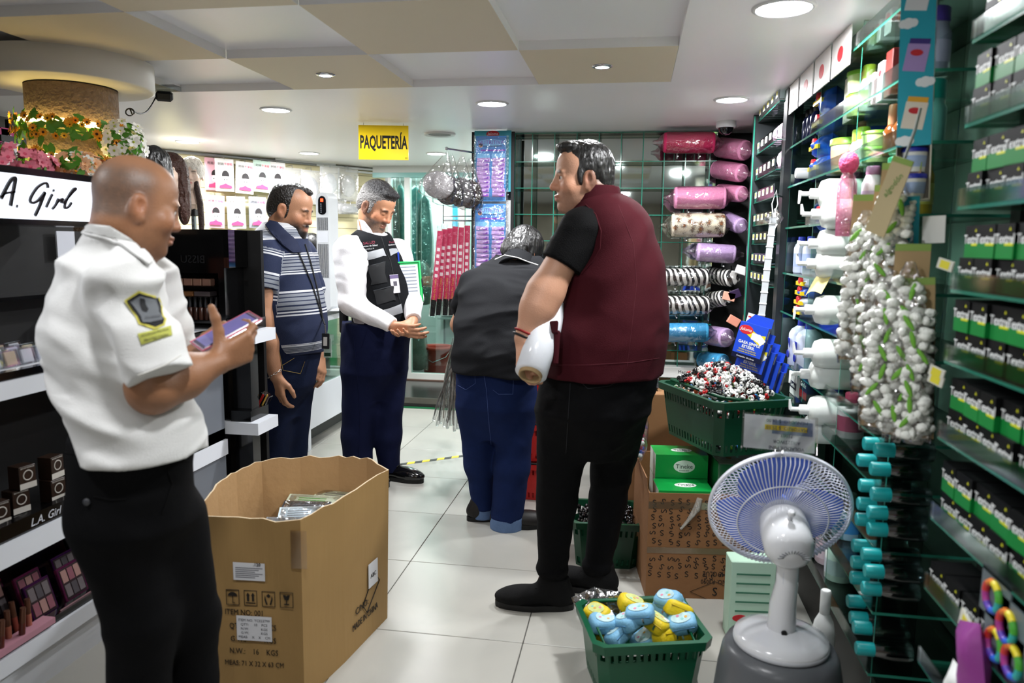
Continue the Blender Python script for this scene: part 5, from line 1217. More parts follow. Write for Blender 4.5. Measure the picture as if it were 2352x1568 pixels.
for i in range(8): ob('foundation_bottle', MB().lathe([(.011, 0), (.011, .055), (.009, .058), (.0105, .059), (.0105, .105)], 12, [0, 0, 1, 1]), [mat('foundation_%d' % (i % 2), ['#3a211a', '#4a2b20'][i % 2], .2), mat('cap_black', '#08080a', .15)], loc=(-2.0+.0262*i-.02, 3.15, 1.061), label='foundation bottle with a black cap in the black stand', cat='cosmetic', group='foundation bottles in the black stand')
for i in range(9): ob('powder_jar', MB().cbox((0, 0, .016), (.04, .04, .032), .003), clear('jar_pink', '#f1dfd6', .25, .1, opac=.5, ocol='#d3a08c'), loc=(-2.28+.046*i, 3.17, 1.216), label='small clear jar on the top shelf of the black stand', cat='jar', group='clear jars on the black stand')
for i in range(5): ob('compact_box', roundbox(.08, .06, .022, .002), mat('box_taupe_%d' % (i % 2), ['#8d7f80', '#c98c5a'][i % 2], .4), loc=(-2.30+.085*i, 3.22, 1.165+.0*i), label='flat cosmetic box under the clear jars', cat='box', group='flat boxes under the clear jars')
ub('mid_shelf', (-2.38, 3.17, 1.153), (-1.84, 3.30, 1.164), acr)
for i in range(4): ob('brush_card', MB(RZ(.2)).box((-.012, -.001, 0), (.012, .001, .09)), mat('brush_card', '#c9c6bd', .5), loc=(-2.16+.035*i, 3.13, 1.062), label='narrow white brush card in the black stand', cat='card', group='brush cards in the black stand')
pt = thing('pink_pompom', 'bright pink pompom hanging in the black stand', 'pompom', tuple(ony(377, 665, 3.12)))
ob('fluff', MB().ell((0, 0, 0), (.022, .02, .022), 0, 12, 8), mat('pompom_pink', '#d3147a', .9, bump=1, bscale=150), pt); ob('loop', MB().tube([(0, .01, .02), (0, .02, .06)], .001, 5), mat('pompom_pink', '#d3147a'), pt)
nc = thing('nail_display', 'small acrylic display of red and gold pens in the black stand', 'display', tuple(ony(598, 920, 3.28)-np.array((0, 0, .03))))
ob('acrylic_block', MB(RY(.5)).cbox((0, 0, .03), (.05, .04, .09), .003), acr, nc); ob('red_pen', MB(RY(.5)).box((-.012, -.022, 0), (-.002, -.018, .07)), mat('pen_red', '#a3221c', .4), nc); ob('gold_pen', MB(RY(.5)).box((.008, -.022, 0), (.014, -.018, .08)), mat('gold', '#c9a24a'), nc)
tp_ = ob('acrylic_clip', MB().box((-.02, -.002, -.012), (.02, .002, .012)), acr, loc=tuple(ony(562, 650, 3.3)), label='clear acrylic label clip on the edge of the black stand', cat='clip')
# ------------------------------------------------------------------ white glass counter behind the striped man
UC = thing('glass_counter', 'white shop counter with glass front behind the striped man', 'counter', (-2.15, 4.9, 0))
def uc(name, a, b, m_): return ob(name, MB(T(2.15, -4.9, 0)).box(a, b), m_, UC)
XC = -2.15
uc('lower_panel', (XC-.02, 4.05, .14), (XC, 4.70, .40), wht); uc('lower_panel', (XC-.02, 4.74, .14), (XC, 5.75, .42), wht)
for y0 in (4.05, 4.70, 5.72): uc('post', (XC-.04, y0, 0), (XC+.005, y0+.045, .90), wht)
uc('glass_front', (XC-.012, 4.10, .40), (XC-.006, 4.70, .86), gl); uc('glass_front', (XC-.012, 4.745, .42), (XC-.006, 5.72, .86), gl)
uc('top', (-2.65, 4.02, .90), (XC+.015, 5.78, .925), mat('counter_top', '#33373a', .25)); uc('top_band', (XC-.02, 4.05, .86), (XC+.004, 5.75, .90), wht)
uc('bottom_deck', (-2.6, 4.07, .405), (XC-.02, 5.73, .42), wht); uc('mid_shelf', (-2.6, 4.08, .66), (XC-.03, 5.72, .668), gl); uc('back', (-2.64, 4.05, 0), (-2.62, 5.75, .9), mat('counter_back', '#a9adae', .5))
uc('plinth', (-2.6, 4.1, 0), (XC-.12, 5.7, .14), mat('plinth_dark', '#4a4d4c', .6))
t = thing('storage_case', 'grey-lidded dark plastic case inside the glass counter', 'case', (-2.36, 5.12, .421))
ob('tub', MB().cbox((0, 0, .075), (.26, .40, .15), .02), mat('tub_dark', '#1b201f', .4), t); lid = ob('lid', MB().cbox((0, 0, .185), (.29, .44, .07), .03), mat('lid_grey', '#bcc3c0', .4), t)
for i in range(6):
    for j in range(5): ob('vent_slot', MB().box((-.09+.03*j, -.10+.03*i, .2195), (-.07+.03*j, -.085+.03*i, .2212)), mat('slot_dark', '#6f7674', .6), lid)
ob('price_tag', MB(RX(.3)).box((.131, -.06, .06), (.133, -.01, .11)), mat('tag_yellow', '#d9cf3a', .5), t)
for i in range(2):
    t = thing('black_basket', 'black lattice basket inside the glass counter', 'basket', (-2.25, 4.80+.07*i, .421), 0, 'black lattice baskets in the counter')
    for j in range(4):
        ob('slat', MB().box((.0, -.03, .02+.055*j), (.004, .03, .055+.055*j)), blkm, t)
    ob('side', MB().box((-.09, -.034, 0), (0, -.03, .24)), blkm, t); ob('side', MB().box((-.09, .03, 0), (0, .034, .24)), blkm, t); ob('bottom', MB().box((-.09, -.03, 0), (0, .03, .012)), blkm, t)
for nm, c, d, col, lb in (('yellow_box', (-2.34, 5.2, .67), (.12, .2, .1), '#e0c21c', 'yellow box on the counter shelf'), ('pink_bag', (-2.3, 5.10, .67), (.1, .16, .03), '#d94a8a', 'pink flat pack on the counter shelf'), ('white_pack', (-2.30, 5.3, .67), (.12, .22, .05), '#c9cfc8', 'pale pack on the counter shelf'), ('orange_box', (-2.40, 5.35, .926), (.10, .14, .10), '#d9602c', 'orange box on the counter top beside the tower fan')):
    ob(nm, roundbox(*d, .006), mat(nm, col, .45), loc=c, label=lb, cat='box')
# tower fan
c = ony(766, 716, 5.2); tf = thing('tower_fan', 'white tower fan with black control panel standing on the counter', 'fan', (c[0], 5.2, .926), -.3)
H = .84; wd = .115
def stad(w_, h_, n=12):
    p = [(-w_/2, w_*.3)] + [(-w_/2*math.cos(a), h_-w_/2+w_/2*math.sin(a)) for a in np.linspace(0, PI, n)]+[(w_/2, w_*.3)]
    return [(w_/2*math.cos(a), w_*.3-w_*.3*math.sin(a)) for a in np.linspace(0, PI, n)][:-1][::-1][::-1]+p[:0]+[(-w_/2, w_*.3)]+[(-w_/2*math.cos(a), h_-w_/2+w_/2*math.sin(a)) for a in np.linspace(0, PI, n)]
Mf = Matrix(((1, 0, 0, 0), (0, 0, -1, 0), (0, 1, 0, 0), (0, 0, 0, 1)))
ob('housing', MB(Mf).prism(stad(wd, H)[::-1], .10), mat('fan_white', '#dadee2', .3), tf); ob('foot', MB().lathe([(.10, 0), (.10, .012), (.06, .02)], 28), mat('fan_white', '#dadee2'), tf)
pn = ob('control_panel', MB(Mf @ T(0, H-.155, .1005)).prism([(x, y) for x, y in stad(.07, .13)][::-1], .003), mat('panel_black', '#0c0e12', .15), tf, label='black oval control panel')
ob('display', MB(Mf).box((-.012, H-.065, .1035), (.012, H-.043, .1045)), mat('led_red', '#ff4a2a', .4, emit='#ff3a18', estr=3.0, var=0), pn)
for i in range(5): ob('button', MB(Mf).lathe([(.0045, .1035), (.0045, .1045)], 10, M=T(-.008, H-.082-.014*i, 0)), mat('button_print', '#9aa0a8', .4), pn)
for z0, z1, in ((H-.265, H-.175), (H-.60, H-.36)):
    for i in range(11): ob('grille_slot', MB(Mf).box((-.046+.0088*i, z0, .1001), (-.0415+.0088*i, z1, .1012)), mat('slot_black', '#2b2e33', .6), tf)
ob('sticker', MB(Mf).box((-.045, H-.35, .1002), (.045, H-.275, .1012)), mat('sticker_white', '#dfe3ea', .5), tf)
# packs on the slatted wall
facem = None
def cap_pack(px, py, w_, h_, col, i, off=.10, tilt=0.0):
    c = onwall(px, py, off); Fm = frame(c, WN, WD)
    t = thing('hair_cap_pack', 'hanging %s hair-drying cap pack with drawn girl on slatted wall' % col[0], 'pack', M=Fm @ Matrix.Rotation(tilt, 4, 'Z'), group='%s hair cap packs on slatted wall' % col[0])
    ob('pouch', bagmesh('pouch', w_, h_, .03, mat('cap_' + col[0], col[1], .35, var=.05), 10, seed=i), None, t)
    hd = ob('face_print', MB(T(0, -.035*h_/.26, .0165)).lathe([(.028, 0), (.0275, .001)], 20, sy=1.0), mat('print_face', '#e7e3e0', .6), t)
    ob('hair_print', MB(T(0, .002*h_/.26, .0175)).prism([(.031*math.cos(a), .042*math.sin(a)-.008) for a in np.linspace(-.1, PI+.1, 14)], .0008), mat('print_hair', '#221d1f', .6), t)
    ob('collar_print', MB(T(0, -.088*h_/.26, .015)).prism([(-.055, -.018), (.055, -.018), (.05, .004), (.02, .012), (.0, .022), (-.02, .012), (-.05, .004)], .0008), mat('print_pink', '#d93a6a', .6), t)
    for q in (-1, 1): ob('eye_print', MB(T(q*.011, -.036*h_/.26, .018)).lathe([(.005, 0), (.0048, .0006)], 10), mat('print_hair', '#221d1f'), hd)
    text('时尚', .026, mat('print_hair', '#221d1f'), t, T(-.036, .085*h_/.26, .0165), ext=.0003); text('干发帽', .024, mat('print_pink', '#d93a6a'), t, T(.026, .085*h_/.26, .0165), ext=.0003)
    ob('hook', MB().tube([(0, h_/2-.01, 0), (0, h_/2+.012, 0), (0, h_/2+.016, -off+.02)], .003, 6), chrome, t)
W_, P_, G_, S_ = ('white', '#d9d6d2'), ('pink', '#dca9b4'), ('mint', '#b9cfc0'), ('grey', '#8a8c92')
for i, (px, py, col, off) in enumerate([(492, 400, P_, .03), (516, 402, W_, .12), (562, 408, W_, .12), (601, 405, G_, .12), (494, 486, P_, .12), (543, 488, W_, .12), (592, 488, S_, .12), (636, 408, W_, .10)]):
    cap_pack(px, py, .158, .265, col, i, off, rnd.uniform(-.05, .05))
# bright clear packs of hair nets further along the wall
for i, (px, py, w_, h_) in enumerate([(672, 425, .2, .3), (715, 430, .2, .3), (758, 420, .2, .28), (800, 425, .22, .3), (805, 480, .26, .1), (690, 480, .2, .2), (770, 470, .24, .12)]):
    c = onwall(px, py, .12+.05*(i % 3)); t = thing('hair_net_pack', 'clear pack of pale hair nets hanging right of cap packs', 'pack', M=frame(c, WN, WD), group='clear hair net packs on slatted wall')
    ob('pouch', bagmesh('pouch', w_, h_, .05, clear('wrap_bright', '#ffffff', .35, .12, .5, 25, opac=.25, ocol='#f4f4f4'), 10, seed=i+40), None, t); ob('contents', MB().ell((0, -.03*h_, 0), (w_*.36, h_*.34, .018), 0, 12, 8), mat('net_%d' % (i % 3), ['#d9d9d6', '#8f9294', '#c3c7c9'][i % 3], .8, var=.4, vscale=30), t)
    ob('hook', MB().tube([(0, h_/2-.01, 0), (0, h_/2+.02, 0), (0, h_/2+.022, -.1)], .003, 6), chrome, t)
for i, (px, py) in enumerate([(700, 372), (790, 385), (855, 398)]):
    c = onwall(px, py, .02); ob('wall_bracket', MB(frame(c, WN, WD)).box((-.3, -.008, 0), (.3, .008, .03)), mat('bracket_white', '#d3d6d6', .4), label='white metal bracket rail high on slatted wall', cat='bracket', group='bracket rails on slatted wall')
# mannequin heads
def mannequin(px, py, y, wig, ang, long_, lb, sc=.95):
    c = ony(px, py, y); R_ = rot3(ang, 0); S = SDF(); hx = head(S, c, R_, sc, .94, c+np.array((0, 0, -.20)), (.05, .055)); S.cone(c+np.array((0, 0, -.17)), c+np.array((0, 0, -.21)), .055, .075, .02, capb=True)
    me = S.mesh('bust', .006); facecolor(me, hx, c, R_, sc, '#e0c6b4', lip='#b5222e', brow='#4a3a30', red=.1); me.materials.append(skinmat('mannequin_skin', .35, bump=.02))
    t = thing('mannequin_head', lb, 'mannequin', (c[0], c[1], c[2]-.45)); b = ob('bust', me, None, t); b.location = (-c[0], -c[1], -c[2]+.45)
    pr = [((0, -.014, .042), (.090, .108, .098), .02)]
    if long_: pr += [((.075, -.02, -.08), (.035, .06, .15), .03), ((-.075, -.02, -.08), (.035, .06, .15), .03), ((0, -.07, -.10), (.085, .05, .18), .03), ((.075, .0, -.22), (.045, .055, .12), .03), ((-.07, -.02, -.22), (.04, .055, .12), .03)]
    h = hairmesh('wig', c, R_, sc, pr, [((0, .150, -.035), (.058, .10, .10), .012), ((0, .03, -.12), (.06, .09, .07), .012)], folds((60, 60, 14), .012, 3), .006)
    h.materials.append(wig); hh = ob('wig', h, None, t); hh.location = b.location
    if not long_: ob('braid', MB().tube([(.05, -.04, .40), (.085, -.05, .25), (.09, -.05, .1), (.08, -.05, -.05)], [.02, .022, .02, .008], 8), mat('braid_brown', '#33201a', .6, bump=1, bscale=80), t)
    ob('neck_clamp', MB().cbox((0, 0, .20), (.05, .05, .08), .006), blkm, t); ob('stand_pole', MB().box((-.012, -.012, -c[2]+.45), (.012, .012, .20)), mat('pole_grey', '#7d8486', .4, .5), t)
    for k in range(10): ob('pole_hole', MB().box((-.004, -.0125, -.2+.04*k), (.004, -.0121, -.18+.04*k)), mat('slot_black', '#2b2e33'), t)
mannequin(392, 398, 4.50, mat('wig_brown', '#3a1f16', .5, var=.5, vscale=60, bump=.8, bscale=90), math.radians(-75), True, 'mannequin head with a long brown wig beside white cap packs')
mannequin(441, 402, 5.05, mat('wig_white', '#e6e0d6', .6, bump=.6, bscale=90), math.radians(-70), False, 'pale mannequin head with a white wig and brown braid', .92)
mannequin(350, 385, 4.05, hair_black, math.radians(-100), True, 'mannequin head with a short black wig behind the flowers', .9)
# pink nail posters above the stand
for i, (px, w_) in enumerate([(6, .05), (24, .07)]):
    c = onx(px, 352, -3.1); t = thing('nail_poster', 'pink nail training poster on the left behind the column', 'poster', tuple(c), 0, 'pink nail posters')
    ob('sheet', MB().box((-.004, -.05, -.17), (.004, .05, .12)), mat('poster_pink', '#b3246e', .5), t)
    text('NAIL TRAINING', .034, mat('poster_print', '#d9c3cf', .6), t, Matrix(((0, 0, 1, .0045), (0, -1, 0, 0), (1, 0, 0, -.03), (0, 0, 0, 1))) @ RZ(0))
t = thing('nail_display_board', 'white board with a painted nail photograph behind flowers', 'poster', tuple(onx(48, 350, -3.0)))
ob('board', MB().box((-.004, -.10, -.16), (.004, .12, .04)), mat('board_white', '#c9c5c6', .5), t); ob('board_frame', MB().box((-.005, -.12, .04), (.008, .14, .07)), blkm, t)
ob('nail_photo', MB(T(.005, -.05, -.02) @ RX(.5)).ell((0, 0, 0), (.002, .016, .05), 0, 10, 6), mat('nail_dark', '#3b2326', .3), t)
# ------------------------------------------------------------------ garlands on the column
led = mat('led_strip', '#fff1c0', .4, emit='#ffdf8a', estr=9.0, var=0)
petal_o = MB(); 
def flower_mesh(name, n, r_, w_, tilt, mp, mc, cr=.3):
    mb = MB()
    for i in range(n):
        a = 2*PI*i/n; M_ = RZ(a) @ RY(-tilt)
        mb.add([(r_*.12, 0, 0), (r_*.55, -w_, .003), (r_, -w_*.45, .001), (r_*1.04, w_*.1, 0), (r_*.95, w_*.5, .001), (r_*.55, w_, .003)], [(0, 1, 2, 3, 4, 5)], 0, True, M_)
    mb.ell((0, 0, .003), (r_*cr, r_*cr, r_*.2), 1, 8, 5); return mb.mesh(name, [mp, mc])
fo = [flower_mesh('blossom', 9, .030, .008, .35, mat('petal_orange', '#e8930f', .6, var=.2), mat('flower_eye', '#3a1d0c', .8)), flower_mesh('blossom', 9, .026, .007, .5, mat('petal_gold', '#f0b020', .6, var=.2), mat('flower_eye', '#3a1d0c'))]
fw = flower_mesh('blossom', 6, .030, .012, .3, mat('petal_white', '#efeee6', .6, var=.05), mat('eye_green', '#a9b83a', .7), .2)
fpk = flower_mesh('blossom', 7, .032, .011, .35, mat('petal_pink', '#e0798c', .6, var=.2), mat('eye_pink', '#c9506a', .7), .25)
fpe = flower_mesh('blossom', 7, .032, .012, .35, mat('petal_peach', '#f0b588', .6, var=.2), mat('eye_peach', '#d98a4a', .7), .25)
lfm = MB().add([(0, 0, 0), (.018, -.013, .006), (.04, -.010, .004), (.055, 0, -.004), (.04, .010, .004), (.018, .013, .006)], [(0, 1, 2, 3, 4, 5)], 0, True).mesh('leaf', [mat('leaf_green', '#4f8a22', .6, var=.3)])
def garland(name, lb, zc0, zc1, a0, a1, n, fls, leaf, strip=True, rad=.185, dz=.04, cat='garland'):
    t = thing(name, lb, cat, (CC[0], CC[1], (zc0+zc1)/2)); zm = (zc0+zc1)/2
    if strip: ob('light_strip', MB().tube([(math.cos(a)*.186, math.sin(a)*.186, zc0+(zc1-zc0)*q-zm+.025) for q, a in zip(np.linspace(0, 1, 40), np.linspace(a0, a1, 40))], .012, 8), led, t)
    ob('vine', MB().tube([(math.cos(a)*rad, math.sin(a)*rad, zc0+(zc1-zc0)*q-zm-.01) for q, a in zip(np.linspace(0, 1, 40), np.linspace(a0, a1, 40))], .006, 6), mat('vine_green', '#4b6b22', .8), t)
    for i in range(n):
        q = (i+.5)/n; a = a0+(a1-a0)*q+rnd.uniform(-.05, .05); z = zc0+(zc1-zc0)*q-zm+rnd.choice((-1, 1))*rnd.uniform(.3, 1)*dz
        rr = rad+rnd.uniform(.012, .04); nrm = (math.cos(a+rnd.uniform(-.4, .4)), math.sin(a+rnd.uniform(-.4, .4)), rnd.uniform(-.3, .6)); s_ = rnd.uniform(.8, 1.1)
        ob('blossom', rnd.choice(fls), None, t, M=frame((math.cos(a)*rr, math.sin(a)*rr, z), nrm) @ Matrix.Diagonal((s_*.62, s_*.62, s_*.62, 1)))
    for i in range(leaf):
        q = rnd.random(); a = a0+(a1-a0)*q; z = zc0+(zc1-zc0)*q-zm+rnd.uniform(-.8, .8)*dz; rr = rad+rnd.uniform(0, .02)
        ob('leaf', lfm, None, t, M=frame((math.cos(a)*rr, math.sin(a)*rr, z), (math.cos(a), math.sin(a), rnd.uniform(-.2, .5))) @ RZ(rnd.uniform(0, 6.28)))
    return t
garland('flower_garland', 'upper lit garland of orange daisies around cork column', 1.875, 1.835, PI*1.0, PI*2.10, 52, fo, 120)
garland('flower_garland', 'lower lit garland of orange daisies around cork column', 1.755, 1.690, PI*1.0, PI*2.0, 34, fo, 70)
def bouquet(name, lb, c, r_, fl, n, leaf, base):
    t = thing(name, lb, 'flowers', c)
    for i in range(n):
        p = Vector((rnd.gauss(0, 1), rnd.gauss(0, 1), rnd.gauss(0, 1))).normalized(); q = Vector((p.x*r_[0], p.y*r_[1], p.z*r_[2]))*rnd.uniform(.75, 1.05)
        s_ = rnd.uniform(.6, .85); ob('blossom', rnd.choice(fl), None, t, M=frame(q, p+Vector((.2, -.5, .2))) @ Matrix.Diagonal((s_, s_, s_, 1)))
    for i in range(leaf): 
        p = Vector((rnd.gauss(0, 1), rnd.gauss(0, 1), rnd.gauss(0, 1)-.4)).normalized(); ob('leaf', lfm, None, t, M=frame(Vector((p.x*r_[0], p.y*r_[1], p.z*r_[2]))*.8, p) @ RZ(rnd.uniform(0, 6)))
    ob('stems', MB().tube([(0, 0, -r_[2]*.4), (-.03, .0, -base)], .02, 8), mat('vine_green', '#4b6b22'), t)
    return t
bouquet('white_bouquet', 'cluster of white artificial daisies on the cork column', tuple(onx(285, 328, -2.06)), (.07, .085, .085), [fw], 70, 60, .2)
bouquet('pink_bouquet', 'pink artificial blossoms behind the lettered sign', tuple(onx(48, 372, -2.04)), (.06, .13, .045), [fpk], 60, 24, .12)
bouquet('peach_bouquet', 'peach artificial blossoms along the lettered sign top', tuple(onx(185, 385, -2.04)), (.06, .14, .05), [fpe, fpe, fw], 80, 40, .12)
# ------------------------------------------------------------------ back: glass grid shelf with mirror
YS = 4.93
def bx(px, y=YS): return ony(px, 600, y)[0]
def bz(py, px=1350, y=YS): return ony(px, py, y)[2]
GS = thing('glass_grid_shelf', 'glass cube shelving with mirrored back on the back wall', 'shelf', (bx(1180), YS, 0))
def gs(name, a, b, m_, fm=None): return ob(name, MB(T(-bx(1180), -YS, 0)).box(a, b, 0, None, fm), m_, GS)
x0, x1 = bx(1180), bx(1640); ztop = CEIL-.012
mir = mat('mirror', '#c3cfcb', .04, 1.0, var=.02)
gs('mirror_back', (x0-.02, 5.062, .5), (x1, 5.072, ztop), mir)
gs('left_post', (x0-.055, YS-.01, .05), (x0-.02, 5.07, ztop), mat('post_dark', '#24282a', .3)); gs('top_edge', (x0-.02, YS, ztop), (x1, 5.07, ztop+.006), [gl, gl_edge], {2: 1})
vx = [1180, 1219, 1269, 1319, 1369, 1419, 1469, 1517, 1565, 1620]
for px in vx: gs('divider', (bx(px)-.003, YS, .5), (bx(px)+.003, 5.06, ztop), [gl, gl_edge], {2: 1})
for k in range(10):
    z = bz(371+61*k)
    if z > .45: gs('glass_shelf', (x0, YS-.002, z-.003), (x1, 5.06, z+.003), [gl, gl_edge], {2: 1})
ob('white_box', roundbox(.28, .10, .07, .003), mat('whitebox', '#d9dad6', .4), loc=(bx(1560), YS+.02, bz(858)-.0), label='white printed box on the lowest glass shelf behind clips', cat='box')
t_ = text('Merc', .03, mat('print_grey2', '#55565a', .6), None, Matrix(((1, 0, 0, bx(1578)), (0, 0, -1, YS-.0315), (0, 1, 0, bz(858)+.04), (0, 0, 0, 1))), name='printed_word'); t_.parent = bpy.data.objects['white_box']; t_.matrix_parent_inverse = Matrix.Translation(bpy.data.objects['white_box'].location).inverted()
# ------------------------------------------------------------------ neck rolls
def zebra():
    M = mat('zebra', '#e8e6e2', .6, var=0, bump=.2, bscale=200); nt = M.node_tree; b = nt.nodes['Principled BSDF']; tc = nt.nodes.new('ShaderNodeTexCoord')
    w_ = nt.nodes.new('ShaderNodeTexWave'); w_.inputs['Scale'].default_value = 10; w_.inputs['Distortion'].default_value = 4; w_.inputs['Detail'].default_value = 1.5; w_.inputs['Detail Scale'].default_value = 1.2
    mp = nt.nodes.new('ShaderNodeMapping'); mp.inputs['Rotation'].default_value = (0, 1.3, .3); nt.links.new(tc.outputs['Object'], mp.inputs[0]); nt.links.new(mp.outputs[0], w_.inputs[0])
    r = nt.nodes.new('ShaderNodeValToRGB'); r.color_ramp.interpolation = 'CONSTANT'; r.color_ramp.elements[0].color = (.006, .006, .007, 1); r.color_ramp.elements[1].position = .48; r.color_ramp.elements[1].color = (*lin('#e2e0dc'), 1)
    nt.links.new(w_.outputs['Fac'], r.inputs[0]); nt.links.new(r.outputs[0], b.inputs['Base Color']); return M
def leopard():
    M = mat('leopard', '#d9cbb0', .6, var=0, bump=.2, bscale=200); nt = M.node_tree; b = nt.nodes['Principled BSDF']; tc = nt.nodes.new('ShaderNodeTexCoord')
    v = nt.nodes.new('ShaderNodeTexVoronoi'); v.inputs['Scale'].default_value = 26; n = nt.nodes.new('ShaderNodeTexNoise'); n.inputs['Scale'].default_value = 60
    mx = nt.nodes.new('ShaderNodeMix'); mx.data_type = 'RGBA'; mx.inputs['Factor'].default_value = .06; nt.links.new(tc.outputs['Object'], mx.inputs['A']); nt.links.new(n.outputs['Color'], mx.inputs['B']); nt.links.new(mx.outputs['Result'], v.inputs['Vector'])
    r = nt.nodes.new('ShaderNodeValToRGB'); r.color_ramp.interpolation = 'CONSTANT'; E_ = r.color_ramp.elements; E_[0].color = (*lin('#a8632a'), 1); E_[1].position = .26; E_[1].color = (.008, .006, .005, 1); e = E_.new(.42); e.color = (*lin('#e4d9c4'), 1)
    nt.links.new(v.outputs['Distance'], r.inputs[0]); nt.links.new(r.outputs[0], b.inputs['Base Color']); return M
wrap = clear('roll_wrap', '#ffffff', .30, .08, .8, 22)
def neck_roll(a, b, r_, m_, lb, grp=None, hook=True):
    a = Vector(a); b = Vector(b); L = (b-a).length; Fm = frame(a, b-a, (0, 0, 1))
    t = thing('neck_roll', lb, 'pillow', M=Fm, group=grp)
    ob('cushion', MB().lathe([(.002, .0), (r_*.75, .002), (r_*.94, .010), (r_, .028), (r_*1.01, L*.5), (r_, L-.028), (r_*.94, L-.010), (r_*.75, L-.002), (.002, L)], 24), m_, t)
    ob('plastic_wrap', MB().lathe([(.01, -.06), (.02, -.03), (r_*.75, -.006), (r_*1.05, .03), (r_*1.06, L-.03), (r_*.75, L+.006), (.02, L+.03), (.012, L+.05)], 18, cap=False), wrap, t)
    if hook:
        for q in (.3, .72):
            z = L*q; ob('peg_hook', MB().tube([(-r_-.02, .02, z), (-r_-.022, -r_*1.25, z), (-r_*.3, -r_*1.3, z)], .004, 6), mat('peg_white', '#d9dcdc', .3), t)
    return t
YR = 4.80
MP = {'hot': mat('roll_hotpink', '#c2275c', .7, bump=.3, bscale=200), 'pink': mat('roll_pink', '#dc8fb4', .7, bump=.3, bscale=200), 'lil': mat('roll_lilac', '#bb9fc9', .7, bump=.3, bscale=200), 'blue': mat('roll_blue', '#3f9bc9', .7, bump=.3, bscale=200)}
for px0, px1, pya, pyb, m_, lb in [(1522, 1643, 305, 350, MP['hot'], 'hot pink neck roll wrapped in plastic, topmost on the hooks'), (1546, 1668, 430, 478, MP['pink'], 'pale pink neck roll wrapped in plastic above leopard roll'), (1540, 1666, 491, 543, leopard(), 'leopard print neck roll wrapped in plastic'),
        (1598, 1690, 558, 598, MP['lil'], 'lilac neck roll wrapped in plastic below leopard roll'), (1518, 1628, 617, 655, zebra(), 'upper zebra print neck roll wrapped in plastic'), (1522, 1630, 680, 721, zebra(), 'lower zebra print neck roll wrapped in plastic'), (1518, 1628, 742, 784, MP['blue'], 'sky blue neck roll wrapped in plastic below zebra rolls')]:
    a = ony(px0, (pya+pyb)/2, YR); b = ony(px1, (pya+pyb)/2+(6 if 'lilac' in lb else 0), YR); neck_roll(a, b, (pyb-pya)/2*YR*1.015/FPX, m_, lb)
for k, (px0, py0, px1, py1, r_, m_, lb) in enumerate([(1650, 338, 1716, 346, .062, MP['pink'], 'pink neck roll in a bag below dome camera'), (1642, 388, 1708, 398, .056, MP['pink'], 'second pink neck roll in a bag below dome camera'), (1650, 440, 1708, 446, .05, MP['pink'], 'third pink neck roll in a bag beside the wire shelf'), (1660, 500, 1704, 520, .05, MP['lil'], 'lilac neck roll in a bag behind leopard roll'), (1632, 632, 1684, 640, .052, zebra(), 'short zebra roll in a bag behind upper zebra roll'), (1622, 690, 1668, 684, .05, zebra(), 'short zebra roll in a bag behind lower zebra roll'), (1622, 768, 1672, 776, .062, MP['lil'], 'lilac neck roll in a bag beside gauze boxes'), (1612, 826, 1664, 832, .055, MP['blue'], 'blue neck roll in a bag beside gauze boxes')]):
    a = ony(px0, py0, YR+.16); b = ony(px1, py1, YR-.02); neck_roll(a, b, r_, m_, lb, hook=False)
# ------------------------------------------------------------------ card sheets of small packets
def card_sheet(px0, px1, py0, py1, y, lb):
    a = ony(px0, py1, y); b = ony(px1, py0, y); w_ = b[0]-a[0]; h_ = b[2]-a[2]; t = thing('packet_card', lb, 'card', ((a[0]+b[0])/2, y, (a[2]+b[2])/2))
    Mx = Matrix(((1, 0, 0, 0), (0, 0, -1, 0), (0, 1, 0, 0), (0, 0, 0, 1)))
    ob('card', MB(Mx).box((-w_*.44, -h_/2, 0), (w_*.44, h_/2, .003)), mat('card_blue', '#3f86c9', .5, var=.15, vscale=20), t)
    ob('header_print', MB(Mx).prism([(.42*w_*math.cos(q), h_*.40+.05*h_*math.sin(q)) for q in np.linspace(0, 2*PI, 20)[:-1]], .0005, M=T(0, 0, .003)), mat('print_sky', '#7fc1ea', .5), t)
    text('NUTRITIVA', .030*w_/.2, mat('print_violet', '#7a2fae', .5), t, Mx @ T(0, h_*.40, .004)); text('BOLSAS PARA BIBERON', .013, mat('print_dark', '#1d1d3a', .5), t, Mx @ T(0, h_*.345, .004))
    ob('purple_bar', MB(Mx).box((-.3*w_, h_*.27, .003), (.40*w_, h_*.295, .0036)), mat('print_violet', '#7a2fae'), t); ob('baby_print', MB(Mx @ T(-.30*w_, h_*.36, .0032)).lathe([(.014, 0), (.013, .0006)], 14), mat('print_skin', '#c98f70', .6), t); ob('baby_hair', MB(Mx @ T(-.30*w_, h_*.372, .0036)).lathe([(.013, 0), (.012, .0006)], 12, sy=.7), mat('print_dark', '#1d1d3a'), t)
    for c in (-1, 1):
        ob('strip_top', MB(Mx).box((c*.22*w_-.19*w_, h_*.16, .003), (c*.22*w_+.19*w_, h_*.235, .0045)), mat('print_sky', '#7fc1ea'), t)
        for r_ in range(9):
            z = h_*.135-r_*h_*.067; p = ob('packet', pk_mesh(w_, h_), None, t, M=Mx @ T(c*.22*w_+rnd.uniform(-.004, .004), z, .007) @ RZ(rnd.uniform(-.06, .06)))
            ob('packet_band', MB().box((.02*w_, -.008, .007), (.15*w_, .004, .0085)), mat('print_violet', '#7a2fae'), p)
    ob('plastic_wrap', bagmesh('wrap', w_*1.02, h_*1.02, .05, clear('sheet_wrap', '#ffffff', .25, .1, .9, 26), 12, seed=3), None, t, M=Mx)
    return t
_pk = {}
